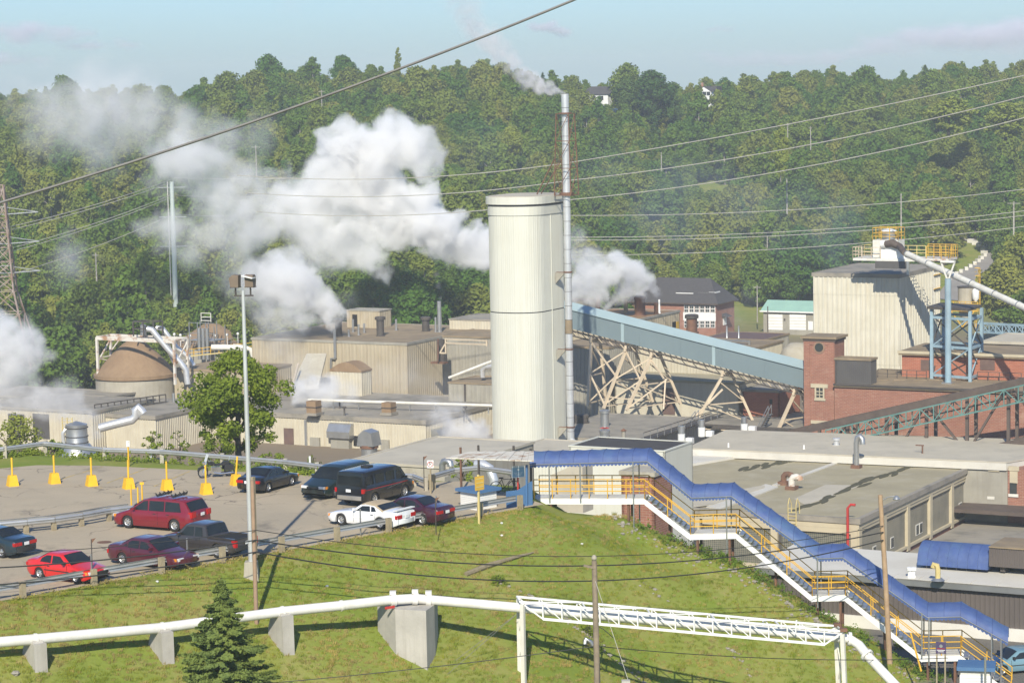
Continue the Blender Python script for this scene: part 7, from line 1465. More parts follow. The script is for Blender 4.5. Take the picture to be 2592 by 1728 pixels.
# stones and weeds beside the stair
rg = random.Random(11); mb = MB()
def rock(mb, p, r):
    n_ = 6; vs = []
    for k, (zz, rr) in enumerate(((-.4, .7), (.1, 1.), (.5, .6))):
        for j in range(n_): t = 2 * math.pi * j / n_ + k * .3; q = r * rr * rg.uniform(.75, 1.2); vs.append(p + Vector((math.cos(t) * q, math.sin(t) * q, zz * r)))
    mb.add(vs, [(k * n_ + j, k * n_ + (j + 1) % n_, (k + 1) * n_ + (j + 1) % n_, (k + 1) * n_ + j) for k in range(2) for j in range(n_)] + [tuple(range(2 * n_, 3 * n_))])
pm('stone', (.34, .31, .25), (.24, .215, .17), 3, .9)
for i in range(260):
    f = rg.random(); p = L3[0][1].lerp(L3[3][1], f * 1.05 - .1) - SPER * (.15 + .45 * abs(rg.gauss(0, 1))); r = rg.uniform(.04, .13) * (1.3 if rg.random() < .15 else 1); rock(mb, Vector((p.x, p.y, ground_z(p.x, p.y) + r * .25)), r)
o = mb.build('rock_edging', 'stone', None); tag(o, 'strip of small pale rocks along the stair', 'rocks', None, 'stuff')
mb = MB()
for (x0, y0), (x1, y1), n_ in (((1240, 1472), (1352, 1516), 16), ((1420, 1560), (1650, 1745), 60), ((1840, 1635), (1905, 1728), 16), ((1620, 1480), (1700, 1530), 10)):
    for i in range(n_):
        f = rg.random(); x = x0 + (x1 - x0) * f + rg.uniform(-6, 6); y = y0 + (y1 - y0) * f + rg.uniform(-3, 3)
        for d in np.arange(100, 150, .4):
            p = Wp(x, y, d)
            if p.z <= ground_z(p.x, p.y): break
        rock(mb, Vector((p.x, p.y, ground_z(p.x, p.y))), rg.uniform(.05, .16))
o = mb.build('drain_stones', 'stone', None); tag(o, 'scattered pale stones of an old drain across the grass bank', 'rocks', None, 'stuff')
# log and gully on the bank
mb = MB(); a, b = bank_px(1178, 1458), bank_px(1352, 1402); mb.tube([a + Z * .05, a.lerp(b, .3) + Z * .14, a.lerp(b, .7) + Z * .12, b + Z * .05], [.14, .15, .1, .04], 8); pm('old_wood', (.28, .23, .14), (.18, .15, .09), 3, .95, bump=.5); mb.build('fallen_log', 'old_wood', None, 40, label='weathered fallen log lying on the grass bank', cat='log')
# ------------------------------------------------------------------ white pipeline
pm('pipe_white', (.76, .74, .68), (.66, .63, .56), .8, .5, streak=(.5, .45, .36), samt=.35)
pm('pier_concrete', (.46, .43, .37), (.37, .345, .295), .9, .9, streak=(.28, .25, .2), samt=.5, bump=.2)
PPX = [(-120, 1634, 109.5), (90, 1617, 111.5), (411, 1588, 115), (715, 1547, 118.5), (864, 1532, 120), (985, 1518, 121.3)]
pl = thing('white_pipeline', 'white pipeline on concrete piers crossing the grass bank', 'pipeline', Wp(700, 1600, 118))
pp = [Wp(*p) for p in PPX]; PRr = .235
for i in range(len(pp) - 1): MB().cyl(pp[i], pp[i + 1], PRr, n=20).build('pipe', 'pipe_white', pl, 40)
for i in range(1, 5): d = (pp[i + 1] - pp[i]).normalized(); MB().cyl(pp[i] - d * .05, pp[i] + d * .05, PRr + .035, n=20).build('joint', 'pipe_white', pl, 40)
p2 = [pp[-1], Wp(1051, 1514, 121.8), Wp(1085, 1517, 121.9), Wp(1312, 1537, 122.2), Wp(1728, 1575, 123.2), Wp(2117, 1612, 124.2), Wp(2150, 1616, 124.2), Wp(2175, 1632, 123.8), Wp(2195, 1658, 123.2), Wp(2330, 1800, 120.5)]
MB().tube(p2[:6], PRr, 20).build('pipe', 'pipe_white', pl, 40); MB().tube(p2[5:9], PRr, 20).build('elbow', 'pipe_white', pl, 40); MB().cyl(p2[8], p2[9], PRr, n=20).build('pipe', 'pipe_white', pl, 40)
for q, d in ((pp[-1].lerp(p2[1], .15), p2[1] - pp[-1]), (p2[1], p2[2] - p2[1]), (p2[2], p2[3] - p2[2])): d = d.normalized(); c_ = MB().cyl(q - d * .12, q + d * .12, PRr + .07, n=20).build('clamp', 'pipe_white', pl, 40); MB().box(q + Z * (PRr + .12), (.3, .3, .16)).build('clamp_cap', 'pipe_white', pl)
for q, d in ((p2[6], p2[6] - p2[5]), (p2[8], p2[9] - p2[8])):
    d = d.normalized(); MB().cyl(q - d * .07, q + d * .07, PRr + .11, n=20).build('flange', 'pipe_white', pl, 40)
    x_ = d.orthogonal().normalized(); y_ = d.cross(x_)
    for k in range(10): t = 2 * math.pi * k / 10; c_ = q + (x_ * math.cos(t) + y_ * math.sin(t)) * (PRr + .08); MB().cyl(c_ - d * .1, c_ + d * .1, .025, n=6).build('bolt', 'galv', pl)
pdir = (pp[3] - pp[1]); pdir.z = 0; pdir.normalize(); pcr = Vector((pdir.y, -pdir.x, 0))
for k, i in enumerate((1, 2, 3)):
    q = pp[i]; o = thing('concrete_pier', ('concrete pier nearest the left edge holding the pipeline', 'concrete pier just left of the spruce', 'concrete pier just right of the slim reddish post')[k], 'pier', Vector((q.x, q.y, ground_z(q.x, q.y)))); zt = q.z - PRr * .55; zb2 = ground_z(q.x, q.y) - 1.6
    pr_ = [(-.55, zt), (.5, zt), (.55, zb2), (-.9, zb2 + .2), (-.9, zt - .75)]
    MB().prism([q - pdir * .3 + pcr * u_ + Z * (z_ - q.z) for u_, z_ in pr_], pdir * .6).build('body', 'pier_concrete', o); MB().prism([q - pdir * .24 + pcr * u_ + Z * (zt - q.z) for u_ in (-.3, .3)] + [q - pdir * .24 + pcr * .22 + Z * (zt - q.z + .14), q - pdir * .24 - pcr * .22 + Z * (zt - q.z + .14)], pdir * .48).build('saddle', 'pier_concrete', o)
ab = thing('anchor_block', 'big faceted concrete anchor block under the pipeline bend', 'anchor block', bank_px(1040, 1670)); tz = Wp(1020, 1534, 121.5).z
tl = [(955, 1534), (1000, 1534), (1078, 1537), (1100, 1542)]; bl_ = [(955, 1604), (1012, 1660), (1063, 1678), (1100, 1652)]; dd = (122.3, 120.9, 120.4, 121.8)
tv = [Wp(x, y, d) for (x, y), d in zip(tl, dd)]; tv = [Vector((p.x, p.y, tz)) for p in tv]; bv = [Vector((p.x, p.y, Wp(x, y, p.y).z - .8)) for p, (x, y) in zip(tv, bl_)]
back = [tv[3] + Vector((.1, 1.6, 0)), tv[0] + Vector((.2, 1.4, 0))]; tt = tv + back; bb = bv + [Vector((p.x, p.y, bv[3].z)) for p in back]
mb = MB(); mb.add(tt + bb, [tuple(range(6)), tuple(range(11, 5, -1))] + [(i + 6, (i + 1) % 6 + 6, (i + 1) % 6, i) for i in range(6)]); mb.build('body', 'pier_concrete', ab)
MB().box(pp[-1] - Z * .2 + Vector((.05, -.5, -.05)), (.55, .06, .12), pdir).build('red_plate', 'red_paint', ab)
# pipe truss bridge
tr = thing('pipe_truss_bridge', 'white lattice truss bridge carrying the pipe on tall steel posts', 'truss', Wp(1322, 1728, 122)); td = (p2[5] - p2[3]); td2 = Vector((td.x, td.y, 0)).normalized(); tc = Vector((-td2.y, td2.x, 0))
a, b = p2[3], p2[5] + td2 * .2; nb_ = 15; hT = .62
for s_ in (-.62, .62):
    off = tc * s_
    MB().bar(a + off + Z * .42, b + off + Z * .42, .09, .1).build('top_chord', 'white_paint', tr); MB().bar(a + td * .07 + off - Z * .32, b - td * .06 + off - Z * .32, .1, .12).build('bottom_chord', 'white_paint', tr)
    MB().bar(a + off + Z * .42, a + td * .07 + off - Z * .32, .07).build('end_post', 'white_paint', tr); MB().bar(b + off + Z * .42, b - td * .06 + off - Z * .32, .07).build('end_post', 'white_paint', tr)
    for k in range(nb_ + 1):
        f = .07 + .87 * k / nb_; p = a.lerp(b, f) + off; MB().bar(p - Z * .32, p + Z * .42, .06).build('upright', 'white_paint', tr)
        if k < nb_: q = a.lerp(b, f + .87 / nb_) + off; MB().bar(p + Z * .42, q - Z * .32, .045).build('diagonal', 'white_paint', tr)
for k in range(6): p = a.lerp(b, k / 5); MB().bar(p - tc * .62 + Z * .42, p + tc * .62 + Z * .42, .06).build('cross_tie', 'white_paint', tr)
for k in range(5): p = a.lerp(b, k / 5); q = a.lerp(b, (k + 1) / 5); MB().bar(p - tc * .62 + Z * .42, q + tc * .62 + Z * .42, .045).build('top_brace', 'white_paint', tr)
def bent2(p, lean=0.):
    ft = []
    for s_ in (-.62, .62):
        t_ = p + tc * s_ + Z * .3; g = ground_z(t_.x, t_.y) - .5; q = Vector((t_.x + lean, t_.y, g)); ft.append((t_, q)); MB().bar(t_, q, .2, .2).build('leg', 'white_steel', tr)
    for k in range(3):
        f0, f1 = .1 + .3 * k, .4 + .3 * k; MB().bar(ft[0][0].lerp(ft[0][1], f0), ft[1][0].lerp(ft[1][1], f1), .06).build('brace', 'white_steel', tr); MB().bar(ft[1][0].lerp(ft[1][1], f0), ft[0][0].lerp(ft[0][1], f1), .06).build('brace', 'white_steel', tr)
bent2(a + td2 * .12); bent2(b - td2 * .05, .25)
MB().bar(b - tc * .62 - td2 * 2.4 + Z * .42, b - tc * .62 - td2 * 2.35 + Z * 1.1, .06).build('stub_post', 'white_paint', tr)
for p in (b - tc * .62, b + tc * .62): MB().box(p + Z * .5, (.35, .3, .16)).build('bracket', 'rusty_steel', tr)
# utility poles
def pole(nm, lab, base, top, r, mat='bark_pole', cat='utility pole'):
    o = thing(nm, lab, cat, base); MB().tube([base - Z * 1, base.lerp(top, .5), top], [r, r * .92, r * .8], 12).build('shaft', mat, o, 40); return o
pm('bark_pole', (.27, .215, .15), (.19, .15, .105), 3, .95, streak=(.12, .09, .06), samt=.5); pm('fresh_pole', (.42, .29, .17), (.33, .22, .13), 3, .9, streak=(.2, .14, .09), samt=.4)
b1 = Wp(1514, 1800, 106); t1_ = Wp(1504, 1418, 106.5); o = pole('utility_pole', 'weathered wooden utility pole in front of the truss bridge', b1, t1_, .14)
MB().bar(t1_ - Z * .3 + Vector((.05, -.1, 0)), t1_ - Z * .22 + Vector((-.45, -.15, .05)), .09).build('crossarm', 'bark_pole', o); MB().lathe(t1_ + Z * .02, [(.08, 0), (.12, .06), (.1, .16), (.05, .22)], 10).build('insulator', 'concrete', o, 40); MB().bar(t1_ - Z * 2.4 + Vector((.1, -.12, 0)), b1 + Vector((.1, -.12, 0)), .05).build('conduit', 'dark_steel', o)
b2 = Wp(2252, 1632, 135.2); t2_ = Wp(2228, 1252, b2.y); o = pole('utility_pole', 'tan wooden pole with a lamp arm beside the stair', b2, t2_, .15, 'fresh_pole')
la_ = t2_ - Z * .35; MB().tube([la_, la_ + Vector((.4, -.05, .22)), la_ + Vector((.75, -.1, .28))], .035, 6).build('lamp_arm', 'galv', o, 40); MB().lathe(la_ + Vector((.85, -.1, .14)), [(.04, .18), (.12, .12), (.2, 0), (.17, -.05), (.02, -.08)], 12).build('lamp_shade', 'galv', o, 40)
# wires
pm('wire_black', (.02, .02, .02), (.025, .025, .025), 1, .6); pm('wire_pale', (.42, .40, .34), (.36, .34, .29), 1, .5); pm('wire_grey', (.2, .19, .17), (.15, .14, .13), 1, .6)
def wire(lab, pts, r, mat='wire_black', s=0., nm='cable'):
    mb = MB(); P3 = []
    for i in range(len(pts) - 1):
        q = sag(pts[i], pts[i + 1], s[i] if isinstance(s, (list, tuple)) else s); P3 += q if i == 0 else q[1:]
    mb.tube(P3, r, 5); mb.build(nm, mat, None, 40, label=lab, cat='cable')
dP = RP.y - .15
for nm_, ya, yb, yc, ym in (('upper', 1396, 1341, 1330, 1409), ('middle', 1434, 1366, 1346, 1433), ('lower', 1480, 1396, 1366, 1472)):
    a, b, c_ = Wp(-160, ya + 8, dP - 6), Wp(648, yb, dP), Wp(2236, yc, b2.y - .2)
    mid = b.lerp(c_, .5); pm_ = proj(mid); sg = (ym - pm_[1]) / F * mid.y; wire('black %s cable from the left edge over the bank to the tan pole' % nm_, [a, b, c_], .034 if nm_ != 'upper' else .02, 'wire_black', [.25, sg])
wire('thin black cable low across the bank passing the weathered pole', [Wp(500, 1742, 108), Wp(1508, 1634, 106.3), Wp(2400, 1664, 128)], .018, 'wire_black', [.15, .3])
mb = MB(); mb.tube([t1_ - Z * 2.75 + Vector((.05, -.15, 0)), t1_ - Z * 2.72 + Vector((.35, -.15, -.2)), t1_ - Z * 3.3 + Vector((.75, -.1, 0))], .018, 5); mb.build('cable', 'wire_black', None, label='short cable loop on the weathered pole', cat='cable')
wire('pale guy wire slanting right from the weathered pole', [Wp(1507, 1470, 106.3), Wp(1590, 1720, 104)], .012, 'wire_pale'); q = Wp(1584, 1728, 104); mb = MB(); mb.box(q, (.35, .3, .25)); mb.build('guy_anchor', 'pier_concrete', None, label='small concrete guy anchor at the bottom edge', cat='anchor')
for k, (x, y) in enumerate(((1150, 1678), (1132, 1706))): wire('thin rusty stay from the truss bridge down to the left, %s of two' % ('upper', 'lower')[k], [Wp(1308, 1553, 122), bank_px(x, y)], .011, 'wire_grey')
wire('thick twisted cable crossing the upper left sky', [Wp(-160, 560, 58), Wp(1560, -45, 66)], .034, 'wire_grey', .28)
for k, (y0, y1, xl, yl) in enumerate(((194, 412, 1080, 438), (243, 457, 1100, 482), (297, 506, 1130, 530))):
    a, b, c_ = Wp(2680, y0 - 22, 300), Wp(1440, y1, 330), Wp(xl - 480, yl + 6, 345); m_ = a.lerp(b, .5); tgt = (276, 338, 392)[k]; sg = max(0, (tgt + (y1 - tgt) * .0 + 32 - proj(m_)[1]) / F * m_.y)
    wire('pale power line descending from the right edge, %s of three' % ('top', 'middle', 'bottom')[k], [a, b, c_], .055, 'wire_pale', [min(2.2, sg), 1.2])
for k, (y0, y1, d) in enumerate(((478, 545, 400), (533, 600, 410), (545, 607, 410), (572, 646, 412))): wire('thin power line low across the wood at the right, %s from the top' % ('first', 'second', 'third', 'fourth')[k], [Wp(2680, y0 - 10, d), Wp(1400, y1, d)], .05, 'wire_pale', 1.4)
for k, (x0, y0, x1, y1) in enumerate(((-40, 588, 432, 455), (-40, 596, 432, 462), (-20, 640, 432, 494), (-20, 649, 432, 500), (10, 700, 432, 545))): wire('thin power line from the lattice pylon to the teal mast, %s from the top' % ('first', 'second', 'third', 'fourth', 'fifth')[k], [Wp(x0, y0, 395), Wp(x1, y1, 431)], .05, 'wire_pale', .6)
for k, (x0, y0, x1, y1) in enumerate(((440, 450, 815, 450), (445, 494, 640, 498), (450, 543, 700, 546))): wire('thin power line running right from the teal mast, %s from the top' % ('first', 'second', 'third')[k], [Wp(x0, y0, 431), Wp(x1, y1, 440)], .05, 'wire_pale', .2)
# small things at the foot of the stair
q = Wp(2468, 1765, 133); o = thing('gate_booth', 'white sided hut with blue roof at the bottom right corner', 'booth', q); X_, Y_ = SDIR, SPER
for k in range(10): MB().ob(q - X_ * .8 + Z * (k * .15 - .3), X_ * 1.6, Y_ * 1.4, Z * .135).build('siding_board', 'white_paint', o)
zr2 = Wp(2468, 1690, 133).z - .12; MB().ob(Vector((q.x, q.y, zr2)) - X_ * .95 - Y_ * .2, X_ * 2.0, Y_ * 1.8, Z * .2).build('roof', 'awning_top', o); MB().ob(q - X_ * .76 + Y_ * .04 - Z * .3, X_ * 1.52, Y_ * 1.3, Z * (zr2 - q.z + .3)).build('core', 'sill_white', o)
mb = MB(); q = Wp(2494, 1760, 131); mb.cyl(q, Vector((q.x, q.y, Wp(2494, 1662, 131).z)), .06, n=8); mb.build('grey_post', 'galv', None, 40, label='grey steel post before the blue roofed hut', cat='post')
pm('sign_purple', (.07, .05, .11), (.06, .045, .1), 2, .5)
q = Wp(2382, 1692, 133.5); o = thing('purple_sign', 'dark purple notice sign on two posts below the last landing', 'sign', q); zt = Wp(2382, 1623, q.y).z
for s_ in (-.22, .22): MB().bar(q + SDIR * s_ - Z * 1.5, Vector((q.x, q.y, zt)) + SDIR * s_, .07).build('post', 'post_wood', o)
pn = MB().ob(Vector((q.x, q.y, zt - .62)) - SDIR * .27 - SPER * .08, SDIR * .54, SPER * .04, Z * .62).build('panel', 'sign_purple', o); c0 = Vector((q.x, q.y, zt - .3)) - SPER * .085
MB().cyl(c0 + Z * .08, c0 + Z * .08 - SPER * .006, .09, n=12).build('emblem', 'galv', pn)
for k, w_ in enumerate((.4, .42, .3)): MB().box(c0 - Z * (.06 + .08 * k), (w_, .01, .03), SDIR, SPER).build('text_line', 'white_paint' if k else 'lamp_red', pn)
mb = MB(); mb.cyl(Wp(2332, 1698, 134.5), Wp(2305, 1600, 135), .05, n=8); mb.build('leaning_yellow_pole', 'stair_yellow', None, label='leaning yellow pole at the last landing', cat='pole')
mb = MB(); q = bank_px(1495, 1640); mb.tube([q + Vector((.3, 0, -.3)), q + Vector((0, 0, .25)), q + Vector((-.25, -.1, .4)), q + Vector((-.3, -.12, .15))], [.12, .12, .14, .17], 10); mb.build('drain_spout', 'galv', None, 40, label='silver drain spout poking from the bank beside the weathered pole', cat='pipe')
for k, (x, y) in enumerate(((1270, 1330), (1473, 1380), (1270, 1360), (40, 1712), (398, 1475), (828, 1485))): q = bank_px(x, y); mb = MB(); rock(mb, q + Z * .05, .09 if k != 3 else .22); mb.build('pale_stone', 'white_paint' if k != 3 else 'stone', None, label='pale stone on the grass bank, ' + ('high on the bank below the booth', 'alone on the bank right of centre', 'second one below the booth', 'large one in the bottom left corner', 'just below the near guardrail at left', 'between light pole and anchor block')[k], cat='stone')
# ------------------------------------------------------------------ near trees and bushes
def ltree(name, lab, px, py, d, H, R, base, nb, per, leaf, mat, seed, sink=0., cat=None, top=1.):
    Q, trk = broadleaf(seed, H, R, base, nb, per, leaf, flat=.75, rough=.62 if H > 5 else .8, shell=.2); p = Wp(px, py, d); return tree(name, lab, (p.x, p.y, p.z - sink), (quad_mesh('crown', Q, mat), tube_mesh('trunk', trk, 'bark')))
t_ = ltree('broadleaf_tree', 'large leafy broadleaf tree behind the light pole', 605, 1175, 172, 7.9, 4.0, 1.5, 95, 300, .13, 'leaves_near', 301)
for i, (x, y, d, H, R, lb) in enumerate(((30, 1165, 168, 3.4, 2.6, 'big yellow green bush at the left edge by the far guardrail'), (390, 1170, 166, 2.4, 1.2, 'small bush behind the far guardrail below the red shutter'), (455, 1172, 166, 2.5, 1.0, 'upright small bush left of the broadleaf tree'), (560, 1180, 167, 2.8, 1.7, 'low bush at the foot of the broadleaf tree'), (690, 1190, 165, 1.5, 1.3, 'low bush right of the light pole behind the rail'), (790, 1200, 163, 1.6, .8, 'weedy bush behind the black coupe'), (1172, 1228, 152, 2.3, 1.0, 'green bush beside the rusty canopy'), (250, 1170, 166, 1.1, 1.0, 'low weeds behind the far guardrail'), (130, 1160, 166, 1.6, 1.4, 'bush beside the big one at the left edge'))):
    ltree('roadside_bush', lb, x, y, d, H, R, .2, 16, 330, .1, 'leaves_near' if i else 'leaves_light', 320 + i, .3)
for i, (x, y, H, R, lb) in enumerate(((1262, 1476, .5, .8, 'green weed clump below the fallen log'), (1490, 1610, .9, .6, 'bush beside the weathered pole'), (1512, 1648, .6, .5, 'smaller bush under the drain spout'), (1950, 1400, .7, .7, 'weed clump under the second flight'), (1770, 1380, .6, .9, 'weeds under the second landing'), (2190, 1560, .7, 1.0, 'weeds under the third flight'), (1700, 1330, .6, 1.2, 'dark weeds under the first flight'), (2290, 1640, .6, 1.0, 'weeds near the foot of the tan pole'))):
    q = bank_px(x, y); Q, trk = broadleaf(350 + i, H, R, .05, 12, 700, .06, flat=.7); tree('bank_bush', lb, q - Z * .05, (quad_mesh('crown', Q, 'leaves_near'), tube_mesh('trunk', trk, 'bark')))
Q, trk = conifer(77, 7.9, 3.8, .115, 230, .4, 2.0, 1.05); p = Wp(560, 1462, 107); tree('spruce_tree', 'young green spruce in front of the pipeline at lower left', (p.x, p.y, p.z - 7.9), (quad_mesh('crown', Q, 'needles'), tube_mesh('trunk', trk, 'bark')))
# broad leaved plant poking up at the bottom edge, close by
p = Wp(2012, 1704, 118); gz_ = ground_z(p.x, p.y); H_ = p.z - gz_; o = thing('broad_leaf_plant', 'bright broad leaved plant top at the bottom edge', 'plant', (p.x, p.y, gz_)); rg = random.Random(5)
for i in range(150):
    an = rg.uniform(0, 6.28); el = rg.uniform(.0, 1.1); L_ = rg.uniform(.36, .58); rr = 1.1 * math.sqrt(rg.random()); a2 = rg.uniform(0, 6.28); base = Vector((math.cos(a2) * rr, math.sin(a2) * rr, H_ - .25 - rr * .45 - rg.uniform(0, .6))); d = Vector((math.cos(an) * math.cos(el), math.sin(an) * math.cos(el), math.sin(el) * .5)); sd = d.cross(Z).normalized(); mb = MB(); vs = []
    for t, w_ in ((0, .015), (.25, .09), (.55, .11), (.8, .065), (1, .0)):
        c_ = base + d * L_ * t - Z * .2 * t * t; vs += [c_ - sd * w_, c_ + Z * -.02, c_ + sd * w_]
    mb.add(vs, [(3 * k + j, 3 * k + j + 1, 3 * k + j + 4, 3 * k + j + 3) for k in range(4) for j in range(2)]); mb.build('leaf', 'leaves_near', o, 60, world=False)
for k in range(5): MB().tube([(0, 0, -.3), (.15 * math.cos(k), .15 * math.sin(k), H_ * .5), (.6 * math.cos(k * 1.3), .6 * math.sin(k * 1.3), H_ - .5)], [.03, .025, .01], 6).build('stem', 'bark', o, world=False)
leaf_mat('grass_green', (.19, .26, .032), (.24, .28, .04), (.28, .28, .055), .35); leaf_mat('grass_dry', (.33, .27, .10), (.36, .30, .115), (.40, .33, .14), .3)
# weeds under the stair and along the rails
def weed_strip(name, lab, fn, n_, h, leaf, mat, seed):
    rng = np.random.default_rng(seed); C = []
    while len(C) < n_:
        p = fn(rng)
        if p is None: continue
        k = rng.integers(10, 26); r = rng.uniform(.12, .42); hh = h * rng.uniform(.3, 1.2)
        for _ in range(k): a = rng.uniform(0, 6.28); q = r * rng.uniform(0, 1); C.append((p.x + math.cos(a) * q, p.y + math.sin(a) * q, p.z + hh * rng.uniform(0, 1) * (1.1 - q / r * .7)))
    C = np.array(C); N = np.tile([[0, -.3, .8]], (len(C), 1)); me = quad_mesh(name, leaf_quads(rng, C, N, leaf), mat); tag(new_obj(name, me), lab, 'weeds', None, 'stuff')
def f_stair(rng):
    f = rng.uniform(0, 1); p = L3[0][1].lerp(L3[3][1], f * 1.02 - .05) + SPER * rng.uniform(-.35, 2.6); g = ground_z(p.x, p.y); return Vector((p.x, p.y, g))
weed_strip('stair_weeds', 'dark green weeds growing under the stair', f_stair, 9000, .5, .06, 'leaves_wood', 41)
def f_far(rng):
    f = rng.uniform(0, 1) * 7.6; k = int(f); p = fpts[k].lerp(fpts[k + 1], f - k) + V * (rng.normal(0, .5) + .3); return Vector((p.x, p.y, ground_z(p.x, p.y)))
weed_strip('rail_weeds', 'green weeds growing along the far guardrail', f_far, 9000, .55, .07, 'leaves_near', 42)
def f_near(rng):
    i = rng.integers(0, 10); p = nps[i].lerp(nps[i + 1], rng.uniform(0, 1) ** 2 * .999) + NB * abs(rng.normal(.15, .25)); return Vector((p.x, p.y, ground_z(p.x, p.y)))
weed_strip('rail_weeds', 'dry tufts at the feet of the near guardrail posts', f_near, 5000, .28, .035, 'grass_dry', 43)
# ------------------------------------------------------------------ grass on the bank
def tuft(seed, n_, h, spread):
    r2 = random.Random(seed); v = []; f = []
    for i in range(n_):
        a = r2.uniform(0, 6.28); x, y = r2.uniform(-spread, spread), r2.uniform(-spread, spread); hh = h * r2.uniform(.5, 1.2); w_ = .012; dx, dy = math.cos(a), math.sin(a); ln = r2.uniform(.2, .7) * hh; k = len(v)
        v += [(x - dy * w_, y + dx * w_, -.02), (x + dy * w_, y - dx * w_, -.02), (x + dx * ln * .4 + dy * w_ * .7, y + dy * ln * .4 - dx * w_ * .7, hh * .65), (x + dx * ln * .4 - dy * w_ * .7, y + dy * ln * .4 + dx * w_ * .7, hh * .65), (x + dx * ln, y + dy * ln, hh)]; f += [(k, k + 1, k + 2, k + 3), (k + 3, k + 2, k + 4)]
    me = bpy.data.meshes.new('tuft'); me.from_pydata(v, [], f); return me
gcol = bpy.data.collections.new('grass_kinds')
for k in range(6):
    me = tuft(500 + k, 26, (.09, .11, .14, .11, .15, .24)[k], .17); me.materials.append(MATS['grass_dry' if k in (3, 4) else 'grass_green']); gcol.objects.link(bpy.data.objects.new('tuft_%02d' % k, me))
rg = random.Random(21); gp_ = []
while len(gp_) < 30000:
    d = rg.uniform(98, 148); x = rg.uniform(-60, 2650); X = (x - 1296) / F * d
    s1 = (Vector((X, d, 0)) - A1).dot(NB)
    if s1 < .25: continue
    if X > 4 and d > 143.3 - .21 * (X - 2) + 1.5: continue
    z = ground_z(X, d)
    if X > 20 and z < YZ + .1: continue
    dn = vnoise(X, d, .22, 8) + .5 * vnoise(X, d, .7, 9) + (.25 if s1 < 5 and X < 0 else 0)
    k = rg.choice((3, 4)) if rg.random() < min(.85, max(.08, .3 + dn * .9)) else rg.choice((0, 1, 2, 0, 1, 5) if rg.random() < .3 else (0, 1, 2))
    s = rg.uniform(.5, 1.0); gp_.append((X, d, z, k, s, s * rg.uniform(.7, 1.2), rg.uniform(0, 6.28)))
me = bpy.data.meshes.new('grass'); me.from_pydata([p[:3] for p in gp_], [], [])
for nm, ty, vals in (('kind_i', 'INT', [p[3] for p in gp_]), ('s_xy', 'FLOAT', [p[4] for p in gp_]), ('s_z', 'FLOAT', [p[5] for p in gp_]), ('rz', 'FLOAT', [p[6] for p in gp_])):
    at = me.attributes.new(nm, ty, 'POINT'); at.data.foreach_set('value', vals)
scatter(tag(new_obj('grass', me), 'short patchy green and dry grass on the bank', 'grass', None, 'stuff'), gcol, 'grass_scatter')
